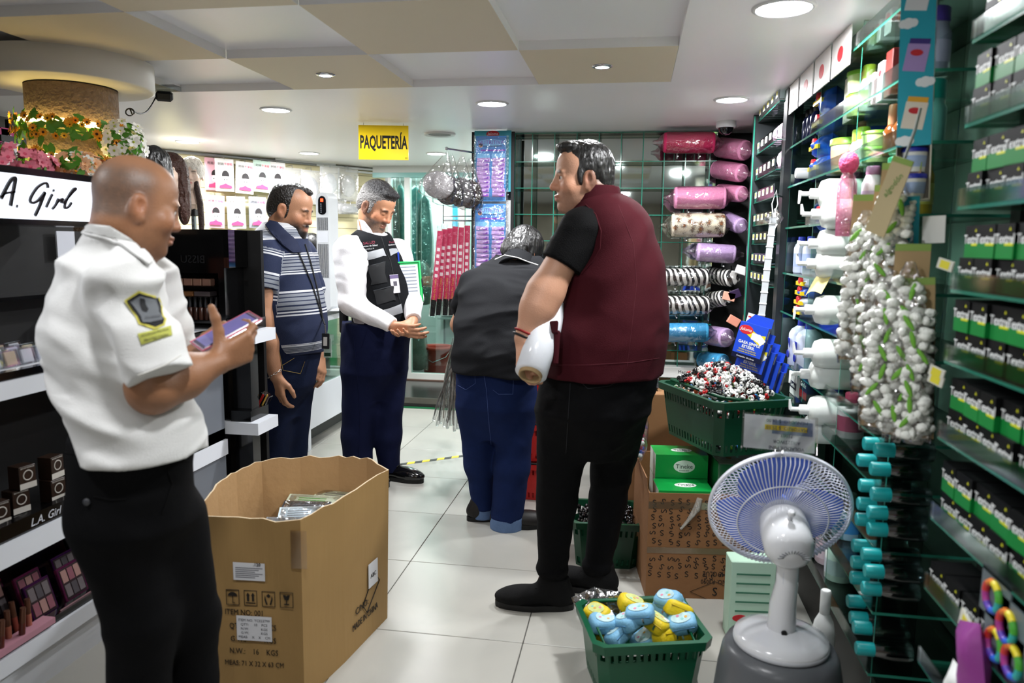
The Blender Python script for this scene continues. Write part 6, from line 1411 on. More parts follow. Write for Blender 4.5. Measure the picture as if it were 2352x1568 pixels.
def pk_mesh(w_, h_):
    if 0 not in _pk: _pk[0] = bagmesh('packet', .37*w_, h_*.064, .018, mat('packet_lilac', '#c3a3d6', .3, var=.4, vscale=25), 6)
    return _pk[0]
YB = 4.80
card_sheet(1088, 1168, 312, 462, YB, 'upper blue card of lilac packets beside the glass grid shelf'); card_sheet(1086, 1167, 468, 622, YB, 'lower blue card of lilac packets behind the bending man')
# teal header board
a = ony(1090, 300, YB+.03); b = ony(1174, 330, YB+.03); w_ = b[0]-a[0]; hb = thing('header_board', 'teal board with red oval logo above the blue cards', 'sign', ((a[0]+b[0])/2, YB+.03, 0))
ob('board', MB().box((-w_/2, 0, b[2]-.3), (w_/2, .006, CEIL-.004)), mat('board_teal', '#3fa3b5', .5), hb)
Mx = Matrix(((1, 0, 0, .0), (0, 0, -1, -.001), (0, 1, 0, (a[2]+b[2])/2+.02), (0, 0, 0, 1)))
lg = ob('logo_oval', MB(Mx).lathe([(.042, 0), (.041, .001)], 24, sy=.5), mat('logo_redoval', '#c3202a', .5), hb); text('Jaloma', .026, mat('logo_whiteprint', '#e9e6e6', .5), hb, Mx @ T(0, 0, .0016), shear=.2)
ob('rack_post', MB().box((-w_/2-.02, .01, .05), (-w_/2+.0, .03, CEIL-.01)), blkm, hb); ob('rack_post', MB().box((w_/2-.0, .01, .05), (w_/2+.02, .03, CEIL-.01)), blkm, hb); ob('rack_panel', MB().box((-w_/2, .012, .05), (w_/2, .028, 1.7)), mat('panel_white', '#c9cccb', .5), hb)
# ------------------------------------------------------------------ hanging wig bags on a peg
rk = thing('wig_peg', 'chrome wall peg carrying the wig bags', 'hook'); a = ony(1026, 341, 4.62); b = ony(1086, 350, 4.84)
ob('rod', MB().tube([a, b, (b[0]+.03, b[1]+.02, b[2])], .006, 8), chrome, rk); ob('end_ball', MB().ell(tuple(a), (.011, .011, .011)), chrome, rk)
for i, (px, pyt, pyb, w_, y, col, an) in enumerate([(1008, 347, 462, .23, 4.60, '#8d8a8b', .28), (1032, 352, 474, .20, 4.66, '#2b2a2c', .10), (1056, 355, 478, .19, 4.72, '#4b4a4c', .05), (1074, 360, 482, .17, 4.77, '#2a211d', .0)]):
    a = ony(px+(20 if i == 0 else 6), pyt, y); b = ony(px, pyb, y); h_ = a[2]-b[2]; lb = ['pale grey hair piece in a clear bag on wig peg', 'black hair piece in a clear bag next to the grey one', 'black hair piece in a clear bag in the middle of wig peg', 'brown hair piece in a clear bag at wig peg root'][i]
    t = thing('wig_bag', lb, 'bag', tuple(a), an*0); ob('bag', MB(RY(an)).lathe([(.004, 0.0), (.02, -.03), (w_*.28, -h_*.35), (w_*.52, -h_*.72), (w_*.50, -h_*.95), (w_*.3, -h_)][::-1], 14, sy=.35, cap=False), clear('wig_wrap', '#ffffff', .16, .14, .7, 22), t)
    ob('hair', MB(RY(an)).ell((0, 0, -h_*.70), (w_*.44, w_*.14, h_*.28), 0, 14, 8), mat('wighair_%d' % i, col, .7, var=.4, vscale=40, bump=1, bscale=60), t)
# pink hair-piece cards
pr = thing('pink_card_peg', 'chrome peg rail carrying the pink hair-piece cards', 'hook'); a = ony(1018, 506, 4.72); b = ony(1082, 507, 4.85); ob('rod', MB().tube([a, b], .005, 8), chrome, pr); ob('rod', MB().tube([a+np.array((0, .0, .025)), b+np.array((0, 0, .03))], .004, 8), chrome, pr); ob('upright', MB().tube([a+np.array((0, 0, .10)), a+np.array((0, 0, -.02))], .004, 8), chrome, pr)
for i, (pxt, pxb, pyt, pyb) in enumerate([(1012, 996, 530, 692), (1022, 1009, 526, 690), (1034, 1024, 524, 690), (1046, 1038, 520, 690), (1060, 1054, 522, 690), (1074, 1070, 518, 680)]):
    y = 4.70+.024*i; a = ony(pxt, pyt, y); b = ony(pxb, pyb, y); h_ = (Vector(a)-Vector(b)).length; Fm = frame((a+b)/2, (-.15, -1, 0), (Vector((1, 0, 0)))); an = math.atan2(a[0]-b[0], a[2]-b[2])
    t = thing('hair_piece_card', 'narrow pink card of clip-in hair with gold lettering' if i else 'foremost pink clip-in hair card, hanging at a slant', 'card', M=Fm @ RZ(-an), group='pink hair cards on the peg' if i else None); w_ = .038
    ob('card', MB().box((-w_/2, -h_/2, 0), (w_/2, h_/2, .002)), mat('card_rose', '#c2355f', .4, var=.1), t)
    for k in range(5): ob('square_print', MB().box((-.010, h_*.24-.042*k-.012, .002), (.010, h_*.24-.042*k+.010, .0026)), mat('print_pale', '#e6dfe0', .6), t)
    text('Rabo De Cavalo', .021, mat('print_gold', '#d9a34a', .5), t, T(0, -h_*.33, .0026) @ RZ(PI/2)); text('JR', .026, mat('print_rose2', '#e08aa3', .5), t, T(0, h_*.41, .0026) @ RZ(PI/2))
    ob('hair', MB(T(0, -h_/2-.04, -.004)).prism([(-.016, -.06), (.012, -.055), (.017, .05), (-.017, .05)], .008), mat('hairpiece_black', '#15130f', .6, bump=1, bscale=80), t); ob('sleeve', MB().box((-w_/2-.004, -h_/2-.10, -.006), (w_/2+.004, h_/2+.03, .006)), clear('card_wrap', '#ffffff', .14, .1, .4, 30), t)
# long hair lengths in clear sleeves
for i in range(9):
    pxt = 1048+rnd.uniform(-8, 12); pxb = 996+i*8; y = 4.48+.03*((i*5) % 9); pyb = 960+rnd.uniform(0, 30); a = ony(pxt, 775, y); b = ony(pxb, pyb, y)
    t = thing('hair_length', 'long grey hair length in a clear sleeve hanging beside the bending man', 'hair piece', tuple(a), 0, 'long hair lengths in clear sleeves'); d = b-a; L = np.linalg.norm(d)
    ob('hair', MB().tube([tuple(d*q+np.array((.012*math.sin(6*q+i), 0, 0))) for q in np.linspace(.08, .94, 12)], [.006+.014*math.sin(PI*min(1, q*.8+.15)) for q in np.linspace(0, 1, 12)], 8, flat=(1.1, .35)), mat('length_%d' % (i % 4), ['#6b6862', '#2b2926', '#8a867d', '#4b4742'][i % 4], .55, var=.4, vscale=30, bump=1, bscale=60), t)
    ob('sleeve', MB().tube([tuple(d*q) for q in (0, .1, .5, .97, 1.0)], [.008, .022, .026, .026, .022], 8, flat=(1.1, .4)), clear('sleeve_wrap', '#f4f6f6', .2, .1, .6, 26), t)
hk = thing('hair_hook', 'chrome hook carrying the long hair lengths', 'hook'); a = ony(1046, 772, 4.46); ob('rod', MB().tube([a, (a[0]+.02, 4.84, a[2]+.01)], .005, 8), chrome, hk)
# ------------------------------------------------------------------ behind the glass: hanging garments, bucket
for i, (px, y, pt, pb, w_, col) in enumerate([(905, 7.35, 430, 690, .10, '#8a7c4a'), (918, 7.4, 425, 560, .12, '#2a8c86'), (955, 7.5, 430, 640, .22, '#1d7d7a'), (975, 7.45, 450, 620, .16, '#22625e'), (968, 7.3, 600, 700, .25, '#5d5f55'), (958, 7.28, 740, 850, .2, '#6d675c'), (908, 7.3, 440, 700, .09, '#2b2a26')]):
    a = ony(px, pt, y); b = ony(px, pb, y); t = thing('garment_bag', ['olive', 'light teal', 'wide teal', 'dark teal', 'khaki', 'low beige', 'black'][i]+' hair bundle in a bag behind the glass door', 'bag', ((a[0]), y, a[2])); h_ = a[2]-b[2]
    ob('bundle', MB().lathe([(.01, 0), (w_*.3, -.05), (w_*.5, -h_*.6), (w_*.45, -h_*.95), (w_*.2, -h_)][::-1], 12, sy=.4), mat('bundle_%d' % i, col, .5, var=.35, vscale=12, bump=.6, bscale=20), t); ob('bag', MB().lathe([(.015, .02), (w_*.4, -.05), (w_*.6, -h_*.6), (w_*.58, -h_)][::-1], 12, sy=.45, cap=False), clear('wig_wrap', '#ffffff'), t)
    ob('hook', MB().tube([(0, 0, 0), (0, 0, CEIL-a[2])], .004, 6), chrome, t)
c = ony(1003, 845, 7.45); t = thing('red_bucket', 'red plastic bucket standing behind the glass door', 'bucket', (c[0], 7.45, .0)); ob('pail', MB().lathe([(.12, 0), (.155, .34), (.165, .34), (.165, .37), (.15, .37), (.145, .34), (.11, .02), (.001, .02)], 28, cap=False), mat('bucket_red', '#b3301c', .4), t); ob('handle', MB().tube([(-.16, 0, .35), (-.12, -.1, .27), (0, -.16, .22), (.12, -.1, .27), (.16, 0, .35)], .004, 6), chrome, t)
for i, (px, w_, col, lb) in enumerate([(1052, .14, '#3f8fb0', 'blue panel at the end of the room behind glass'), (1072, .10, '#4a8a5a', 'green panel at the end of the room behind glass')]):
    c = ony(px, 485, 8.66); ob('wall_panel', MB().box((-w_/2, -.01, -.35), (w_/2, .0, .35)), mat('wp_%d' % i, col, .5), loc=(c[0], 8.69, c[2]), label=lb, cat='panel')
for i in range(9): c = ony(1000+10*i, 640+((i*37) % 60), 8.4); ob('shelf_goods', roundbox(.12, .08, .14, .006), mat('goods_%d' % (i % 4), ['#7a2b22', '#44403a', '#8a7c4a', '#5d3a52'][i % 4], .5), loc=(c[0], 8.45, c[2]-.07), label='small packed goods on far shelf behind glass', cat='box', group='goods on the far shelf')
fs = thing('far_shelf', 'grey metal shelf at the end of the room behind glass', 'shelf', (-1.6, 8.45, 0))
for z in (.55, .78, 1.02): ob('board', MB().box((-.6, -.1, z), (.7, .2, z+.015)), mat('shelf_grey', '#8f9492', .5), fs)
for x in (-.6, .68): ob('upright', MB().box((x, .17, 0), (x+.02, .19, 1.2)), mat('shelf_grey', '#8f9492'), fs)
# ------------------------------------------------------------------ stack of red baskets behind the bending man
rb = mat('basket_red', '#b31f1c', .4)
def basket_mesh(w_, d_, h_, m_, name='shell', ta=.86, nx=9, ny=12):
    """shopping basket: tapered tub, rolled rim, slotted upper band"""
    mb = MB(); hw, hd = w_/2, d_/2; bw, bd = hw*ta, hd*ta
    def ring(z, o=0.0):
        q = z/h_; a = bw+(hw-bw)*q-o; b = bd+(hd-bd)*q-o; c = .03
        return [(-a+c, -b, z), (a-c, -b, z), (a, -b+c, z), (a, b-c, z), (a-c, b, z), (-a+c, b, z), (-a, b-c, z), (-a, -b+c, z)]
    def band(r0, r1, flip=False):
        for i in range(8): j = (i+1) % 8; f = [r0[i], r0[j], r1[j], r1[i]]; mb.quad(*(f[::-1] if flip else f))
    zs = [0, h_*.06, h_*.20, h_*.70, h_*.86, h_]
    # bottom, solid bands
    mb.add(ring(0), [tuple(range(8))[::-1]]); mb.add(ring(.004, .004), [tuple(range(8))])
    for a, b in ((0, 1), (2, 3), (4, 5)): band(ring(zs[a]), ring(zs[b])); band(ring(zs[a], .004), ring(zs[b], .004), True)
    # ribs in the slotted bands
    for za, zb, n in ((zs[1], zs[2], 1), (zs[3], zs[4], 1)):
        ra, rb_ = ring(za), ring(zb); ia, ib = ring(za, .004), ring(zb, .004)
        for i in range(8):
            j = (i+1) % 8; L = (Vector(ra[i])-Vector(ra[j])).length; k = max(1, int(L/.022))
            for s in range(k+1):
                t0 = max(0, (s-.28)/k); t1 = min(1, (s+.28)/k)
                g = lambda p, t: tuple(Vector(p[i]).lerp(Vector(p[j]), t))
                mb.quad(g(ra, t0), g(ra, t1), g(rb_, t1), g(rb_, t0)); mb.quad(g(ia, t1), g(ia, t0), g(ib, t0), g(ib, t1)); mb.quad(g(ra, t1), g(ia, t1), g(ib, t1), g(rb_, t1)); mb.quad(g(ia, t0), g(ra, t0), g(rb_, t0), g(ib, t0))
    o1, o2 = ring(h_, -.014), ring(h_-.030, -.014); band(o2, o1); band(o1, ring(h_, .004)); band(ring(h_-.03, 0), o2)
    return mb.mesh(name, [m_])
rbm = basket_mesh(.42, .29, .21, rb)
c = onz(1228, 1132); 
for i in range(3):
    t = thing('shopping_basket', ['red shopping basket at the bottom of the stack behind the men', 'red shopping basket in the middle of the stack behind the men', 'red shopping basket topmost of the stack behind the men'][i], 'basket', (c[0]+.03, 4.15, .001+.225*i), .1*i); ob('shell', rbm, None, t)
    ob('handle', MB().tube([(-.18, -.02, .20), (-.17, -.15, .215), (.17, -.15, .215), (.18, -.02, .20)], .007, 8), blkm, t)
for i in range(9):
    t = ob('bagged_item', bagmesh('bagged_item', .11, .09, .05, mat('bag_%d' % (i % 4), ['#a3242c', '#6a4a8a', '#d9c23a', '#c9c6cc'][i % 4], .35), 6, seed=i), None, M=T(c[0]-.05+.06*(i % 3)-.05, 4.10+.06*((i//3) % 3)-.05, .72+.03*(i//5)) @ RX(.4*i) @ RZ(i), label='small colourful bagged item heaped in the red baskets', cat='pack', group='bagged items in the red basket')
# ------------------------------------------------------------------ right: glass shelving with bottles
XR = .68; TZ = [2.055, 1.865, 1.69, 1.508, 1.305, 1.13, .905, .77, .605, .43, .25]
RU = thing('glass_shelving', 'tall glass shelving full of bottles and packs on the right', 'shelf', (XR, 2.8, 0))
def ru(name, a, b, m_, fm=None): return ob(name, MB(T(-XR, -2.8, 0)).box(a, b, 0, None, fm), m_, RU)
for z in TZ:
    ru('glass_shelf', (XR, 2.08, z-.004), (1.0, 3.62, z+.004), [gl, gl_edge], {5: 1, 2: 1})
    ru('front_lip', (XR-.003, 2.09, z+.004), (XR, 3.2, z+.045), clear('lip_acrylic', '#e9f3f0', .2, .08))
ru('back_panel', (1.0, 2.08, 0), (1.03, 3.62, CEIL-.01), mat('shelf_back', '#6f7a74', .35)); ru('plinth', (XR+.04, 2.08, 0), (1.0, 3.62, .2), blkm)
for y in (2.085, 2.60, 3.12, 3.61): ru('upright', (XR+.01, y-.004, .2), (.99, y+.004, CEIL-.01), [clear('glass_side', '#e4f2ec', .12, .03), gl_edge], {5: 1})
ru('end_post', (.93, 2.03, 0), (1.03, 2.08, CEIL-.01), blkm)
ru('far_post', (XR-.02, 3.62, 0), (XR+.05, 3.70, CEIL-.01), mat('post_dark', '#24282a'))
# row of header cards with red ovals along the ceiling
for i in range(4):
    y = 3.55-.26*i; t = thing('header_card', 'white shelf header card with a red logo under the ceiling', 'card', (XR-.012, y, CEIL-.07), 0, 'header cards along the shelf top')
    ob('card', MB().box((-.002, -.115, -.06), (.002, .115, .065)), mat('header_white', '#e3dfdc', .5), t); ob('logo_oval', MB(Matrix(((0, 0, -1, -.002), (1, 0, 0, 0), (0, 1, 0, -.0), (0, 0, 0, 1)))).lathe([(.036, 0), (.035, .001)], 20, sy=.7), mat('logo_redoval', '#c3202a'), t)
# bottle builders: local z up, stands on its base
def lobj(name, prof, mis, mats, n=14): return MB().lathe(prof, n, mis).mesh(name, mats)
def bottle(c, r_, h_, body, cap, capr=.5, caph=.25, lb='', cat='bottle', grp=None, label_band=None, sq=1.0, M=None):
    t = thing('bottle', lb, cat, tuple(c), group=grp, M=M); hb = h_*(1-caph)
    ob('body', MB().lathe([(r_*.9, 0), (r_, .006), (r_, hb*.78), (r_*.8, hb*.9), (r_*capr*.9, hb)], 16, sy=sq), body, t)
    ob('cap', MB().lathe([(r_*capr, hb*.985), (r_*capr, h_-.004), (r_*capr*.85, h_)], 14), cap, t)
    if label_band: ob('label', MB().lathe([(r_*1.01, hb*.2), (r_*1.01, hb*.62)], 16, sy=sq, cap=False), label_band, t)
    return t
def jar(c, r_, h_, body, lid, lb, cat='tub', grp=None, band=None):
    t = thing('tub', lb, cat, tuple(c), group=grp); ob('body', MB().lathe([(r_*.85, 0), (r_*.95, h_*.8), (r_*.95, h_*.82)], 22), body, t); ob('lid', MB().lathe([(r_, h_*.80), (r_, h_*.97), (r_*.9, h_)], 22), lid, t)
    if band: ob('label', MB().lathe([(r_*.885, h_*.2), (r_*.94, h_*.65)], 22, cap=False), band, t)
    return t
def carton(c, d, m_, lb, grp=None, band=None, oval=None, rz=0.0):
    t = thing('carton', lb, 'box', tuple(c), rz, grp); ob('box', roundbox(*d, .002), m_, t)
    if band: ob('band', MB().box((-d[0]/2-.0006, -d[1]/2, d[2]*.25), (-d[0]/2, d[1]/2, d[2]*.5)), band, t)
    if oval: ob('logo_oval', MB(Matrix(((0, 0, -1, -d[0]/2), (1, 0, 0, 0), (0, 1, 0, d[2]*.72), (0, 0, 0, 1)))).lathe([(d[1]*.32, 0), (d[1]*.31, .0008)], 16, sy=.6), oval, t)
    return t
ov = mat('logo_redoval', '#c3202a'); amber = mat('amber_liquid', '#6b3a12', .12, spec=.7); gold_l = mat('gold_liquid', '#b08a2a', .12, spec=.7); tealc = mat('cap_teal', '#139a9c', .35); greenc = mat('cap_green', '#0f8a5e', .35); purpc = mat('cap_purple', '#4a2a93', .35); lilb = mat('lilac_liquid', '#9a8fae', .15, spec=.6); palec = mat('clear_body', '#b9cfc9', .12, spec=.6); whp = mat('white_plastic', '#dfe2e0', .35); limel = mat('lid_lime', '#86c440', .4); kraft = mat('kraft_tan', '#b39a72', .7); oliv = mat('olive_cap', '#8a9a2a', .4)
d_ = .09
# top tier
for i, (y, h_, m1, m2, lb) in enumerate([(2.16, .075, amber, whp, 'short amber bottle on the topmost shelf'), (2.26, .072, lilb, purpc, 'short lilac bottle on the topmost shelf'), (2.36, .075, amber, mat('cap_brown', '#7a4a2a', .4), 'short amber bottle with brown cap on the topmost shelf')]): bottle((XR+.07, y, TZ[0]+.005), .034, h_, m1, m2, lb=lb)
carton((XR+.08, 2.50, TZ[0]+.005), (.06, .06, .07), whp, 'white logo box on the topmost shelf near the bottles', oval=ov); carton((XR+.08, 2.60, TZ[0]+.005), (.06, .06, .065), whp, 'second white logo box on the topmost shelf', oval=ov)
carton((XR+.10, 2.80, TZ[0]+.005), (.1, .12, .07), kraft, 'tan kraft box on the topmost shelf'); bottle((XR+.08, 2.70, TZ[0]+.005), .03, .074, whp, oliv, .7, .4, 'small bottle with an olive cap on the topmost shelf')
# second tier
for i, y in enumerate((2.16, 2.25)): bottle((XR+.07, y, TZ[1]+.005), .036, .165, lilb, purpc, .85, .22, 'clear bottle with a purple cap on the second shelf', grp='purple-capped bottles', label_band=mat('label_lilac', '#b9a3c9', .5))
bottle((XR+.08, 2.35, TZ[1]+.005), .026, .15, amber, mat('cap_brown', '#7a4a2a'), .5, .3, 'slim amber bottle with a brown cap on the second shelf')
carton((XR+.08, 2.46, TZ[1]+.005), (.06, .06, .135), mat('carton_darkred', '#6a1d18', .4), 'dark red carton on the second shelf'); carton((XR+.08, 2.54, TZ[1]+.005), (.06, .05, .12), whp, 'white logo carton beside the dark red one', oval=ov); carton((XR+.07, 2.61, TZ[1]+.005), (.05, .05, .10), mat('carton_pinkish', '#d9b9bd', .5), 'pinkish small carton on the second shelf')
bottle((XR+.07, 2.72, TZ[1]+.005), .03, .15, whp, oliv, .75, .28, 'white bottle with an olive cap on the second shelf', label_band=mat('label_lime', '#b9d36a', .5))
carton((XR+.12, 2.92, TZ[1]+.005), (.12, .13, .16), mat('carton_cream', '#d9d9c3', .5), 'large cream box on the second shelf')
for k in range(2): jar((XR+.08, 2.82, TZ[1]+.005+.078*k), .055, .074, mat('tub_lime', '#b9cf86', .4), limel, 'lime tub in the stack on the second shelf', grp='lime tubs on the second shelf')
blue_p = mat('pack_blue', '#1d56c9', .3, var=.1); 
def blue_pack(c, lb, grp=None, w_=.17, h_=.085, rz=0.0, m_=None, th=.10):
    t = thing('wrapped_pack', lb, 'pack', M=T(*c) @ RZ(rz) @ Matrix(((0, 0, -1, 0), (1, 0, 0, 0), (0, 1, 0, h_/2), (0, 0, 0, 1))), group=grp); ob('pouch', bagmesh('pouch', w_, h_, th, m_ or blue_p, 10, seed=int(c[1]*100)), None, t)
    ob('yellow_stripe', MB().box((-w_*.36, -.012, th*.5-.012), (w_*.36, .004, th*.5+.003)), mat('stripe_yellow', '#e8c81c', .4), t); ob('logo_oval', MB(T(-w_*.05, h_*.2, th*.5-.008)).lathe([(.022, 0), (.020, .012)], 16, sy=.7), ov, t)
    return t
for k in range(2): blue_pack((XR+.07, 3.22, TZ[1]+.006+.084*k), 'blue wrapped pack with red logo on the second shelf', 'blue packs on the second shelf')
for i, y in enumerate((3.40, 3.47, 3.55)): bottle((XR+.06, y, TZ[1]+.005), .026, .15, mat('bottle_navy', '#12183a', .15), blkm, .6, .2, 'dark navy bottle at the far end of the second shelf', grp='dark navy bottles')
# third tier
for k in range(2): blue_pack((XR+.06, 3.20, TZ[2]+.006+.080*k), 'blue wrapped pack with red logo on the third shelf', 'blue packs on the third shelf')
jar((XR+.08, 2.95, TZ[2]+.005), .065, .12, mat('tub_beige', '#cdbd9a', .4), limel, 'beige tub with a lime lid on the third shelf', band=mat('label_peach', '#d9a98a', .5)); jar((XR+.17, 2.92, TZ[2]+.005), .05, .155, palec, mat('lid_blue', '#2a4fc0', .4), 'pale tub with a blue lid behind the beige one')
for i, y in enumerate((2.80, 2.74)): bottle((XR+.07, y, TZ[2]+.005), .026, .13, whp, mat('cap_lime', '#a9c93a', .4), .8, .3, 'white bottle with a lime cap on the third shelf', grp='lime-capped white bottles')
for i in range(2): jar((XR+.08, 2.62, TZ[2]+.005+.05*i), .05, .048, mat('tub_lime', '#b9cf86'), limel, 'low lime tub stacked on the third shelf', grp='low lime tubs')
for i, y in enumerate((2.44, 2.36)): bottle((XR+.07, y, TZ[2]+.005), .027, .15, amber, mat('cap_tan', '#a5714a', .4), .6, .38, 'amber bottle with a tan pump cap on the third shelf', grp='tan-capped amber bottles')
carton((XR+.12, 2.30, TZ[2]+.005), (.05, .07, .14), whp, 'white and yellow carton between bottles on the third shelf', band=mat('stripe_yellow', '#e8c81c'))
for i, (y, h_, r_) in enumerate(((2.15, .16, .036), (2.22, .13, .028))): bottle((XR+.07, y, TZ[2]+.005), r_, h_, mat('aqua_liquid', '#7fb9bd', .12, spec=.7), tealc, .85, .3, ['large clear bottle with a teal cap on the third shelf', 'small clear bottle with a teal cap on the third shelf'][i])
def lying(c, r_, L, body, cap, lb, grp=None, capr=.45, capl=.05, rz=0.0):
    """bottle on its side, cap towards the aisle (-x)"""
    t = thing('bottle', lb, 'bottle', M=T(*c) @ RZ(rz) @ RY(-PI/2), group=grp)
    ob('body', MB().lathe([(r_*capr*.9, .0), (r_*.85, -.02), (r_, -.045), (r_, -L+.01), (r_*.92, -L)][::-1], 18), body, t); ob('cap', MB().lathe([(r_*capr, -.004), (r_*capr, capl-.004), (r_*capr*.85, capl)], 14), cap, t)
    return t
lying((XR+.05, 3.46, TZ[2]+.05), .045, .16, mat('jug_purple', '#2b1a6a', .2), whp, 'purple jug lying with its white cap to the aisle', capr=.5)
# fourth tier
for k in range(3): carton((XR+.07, 3.02, TZ[3]+.005+.056*k), (.08, .06, .054), mat('carton_ivory', '#d9d3bf', .5), 'ivory carton in the small stack on the fourth shelf', 'ivory cartons on the fourth shelf', band=mat('band_brown', '#8a6a4a', .5))
jar((XR+.08, 2.88, TZ[3]+.005), .068, .15, mat('tub_ecru', '#d6c7a9', .4), limel, 'big ecru tub with a lime lid on the fourth shelf', band=mat('label_peach', '#d9a98a'))
t = thing('bath_pouf', 'pink bath pouf in clear plastic hanging on shelf front', 'pouf', tuple(onx(1950, 375, XR-.04))); ob('puff', MB().ell((0, 0, 0), (.03, .03, .035), 0, 12, 8), mat('pouf_pink', '#d94a7a', .6, bump=1, bscale=90), t); ob('tail', MB().lathe([(.005, .0), (.028, -.06), (.03, -.12), (.026, -.22)][::-1], 12, cap=False), clear('pouf_wrap', '#ffdbe8', .3, .1, .8, 30, opac=.25, ocol='#e87aa5'), t); ob('tie', MB().tube([(0, 0, .03), (.03, 0, .05)], .003, 5), whp, t)
for i, y in enumerate((2.16, 2.25, 2.34)): bottle((XR+.06, y, TZ[3]+.005), .034, .17, gold_l, greenc, .85, .24, 'gold oil bottle with a green cap on the fourth shelf', grp='green-capped oil bottles', label_band=mat('label_oil', '#c9b05a', .5))
bottle((XR-.02+.06, 2.50, TZ[3]+.005), .03, .16, mat('white_lotion', '#dcd6dc', .35), mat('cap_mauve', '#9a6a8a', .4), .7, .15, 'white lotion bottle behind pink pouf', label_band=mat('label_lotion', '#c3b3cf', .5))
# pump bottles on their sides
mlk = mat('milky_plastic', '#d6dbd6', .3, spec=.5)
def pump(px, py, k, lb, grp):
    c = onx(px, py, XR); t = thing('pump_bottle', lb, 'bottle', M=T(XR-.05, c[1], c[2]) @ RY(-PI/2), group=grp)
    ob('body', MB().lathe([(.024, .0), (.044, -.008), (.052, -.03), (.052, -.17), (.046, -.18)][::-1], 20), mlk, t); ob('collar', MB().lathe([(.018, -.002), (.018, .028), (.014, .03)], 14), whp, t)
    hd = ob('pump_head', MB().lathe([(.008, .028), (.008, .06)], 10), whp, t); ob('nozzle', MB().tube([(0, 0, .058), (.010, 0, .061), (.034*(1 if k % 2 else -1), 0, .064)], [.008, .006, .0035], 8), whp, hd)
for k, (px, py) in enumerate([(1915, 445), (1920, 492), (1912, 560), (1908, 606), (1903, 712), (1900, 812), (1892, 860), (1890, 942), (1880, 985)]):
    zt = onx(px, py, XR)[2]; near = min(TZ, key=lambda z: abs(z-(zt-.05))); lb = 'milky pump bottle lying with its pump to the aisle, shelf at %s level' % ('chest' if near > 1.2 else 'waist' if near > .85 else 'knee'); pump(px, py, k, lb, lb)
# far-end goods
for i, (px, py) in enumerate([(1815, 632), (1837, 633), (1858, 634)]): c = onx(px, py, XR+.06); bottle((XR+.06, c[1], TZ[4]+.005), .032, .16, mat('water_white', '#c3cbe0', .3), mat('cap_blue', '#2236b0', .4), .5, .13, 'white bottle with a blue cap and blue print at the far shelf end', grp='blue-capped white bottles', label_band=mat('label_bluewhite', '#9fb0dd', .5))
for i, y in enumerate((3.42, 3.28)):
    t = bottle((XR+.06, y, TZ[6]+.005), .055, .20, mat('water_white', '#c3cbe0'), mat('cap_blue', '#2236b0'), .38, .12, 'large white bottle with blue triangle label on the sixth-level shelf', grp='large blue-labelled bottles'); ob('triangle_print', MB(Matrix(((0, 0, -1, -.055), (1, 0, 0, 0), (0, 1, 0, .08), (0, 0, 0, 1)))).prism([(-.03, .04), (.01, .04), (-.03, .0)], .002), mat('print_navy', '#1b2a9a', .5), t)
    ob('oval_print', MB(Matrix(((0, 0, -1, -.055), (1, 0, 0, 0), (0, 1, 0, .05), (0, 0, 0, 1)))).lathe([(.024, 0), (.023, .002)], 16, sy=.7), mat('print_navy', '#1b2a9a'), t)
wp_ = mat('wipe_white', '#c9d3e2', .3, var=.15)
for k in range(4): blue_pack((XR+.05, 3.30-.01*k, TZ[5]+.006+.040*k), 'white and blue wipe pack stacked on the fifth-level shelf', 'wipe packs on the fifth-level shelf', .16, .045, 0, wp_ if k % 2 else blue_p, .09)
blue_pack((XR+.04, 3.05, TZ[4]+.006+.17), 'blue wrapped bag leaning above pump bottles', None, .10, .12, 0, blue_p, .06)
carton((XR+.07, 3.42, TZ[7]+.005), (.07, .13, .12), whp, 'white bandage carton with navy band', band=mat('band_navy', '#1b1f3a', .5)); t = carton((XR+.07, 3.20, TZ[7]+.005), (.08, .13, .12), mat('carton_navyred', '#171a24', .35), 'dark Curaflex bandage carton with red base', band=mat('band_red2', '#b3221c', .5)); text('Curaflex', .028, whp, t, Matrix(((0, 0, -1, -.0405), (-1, 0, 0, 0), (0, 1, 0, .085), (0, 0, 0, 1)))); text('Curaflex', .024, whp, [o for o in COL.objects if o.get('label') == 'white bandage carton with navy band'][0], Matrix(((0, 0, -1, -.0358), (-1, 0, 0, 0), (0, 1, 0, .045), (0, 0, 0, 1))))
# big bottles low down, and rows of teal-capped bottles on their sides
for i, (px, py, h_, r_, m_, cp, lb) in enumerate([(1950, 1015, .19, .045, mat('lotion_pinkwhite', '#d9bcc9', .35), mat('cap_rose', '#c9486a', .4), 'white and rose detergent bottle on the lower shelf'), (1915, 1005, .17, .045, whp, mat('cap_navy', '#2a3a8a', .4), 'white bottle with a navy cap on the lower shelf'), (1945, 1230, .17, .05, mat('lotion_bluewhite', '#9fc0dc', .35), whp, 'pale blue bottle behind the fan'), (1900, 1330, .17, .05, mat('lotion_pinkwhite', '#d9bcc9'), mat('cap_crimson', '#b3202c', .4), 'pinkish bottle with a crimson cap behind the fan pole'), (1915, 1480, .18, .05, whp, mat('cap_crimson', '#b3202c'), 'white bottle with a crimson cap on the lowest shelf')]):
    c = onx(px, py, XR+.08); zt = min(TZ, key=lambda z: abs(z-c[2])); bottle((XR+.08, c[1], zt+.005), r_, min(h_, .155), m_, cp, .5, .2, lb, label_band=mat('label_blue%d' % i, ['#b04a6a', '#6a80c9', '#3a86c9', '#d9c3cf', '#c9ccd6'][i], .5))
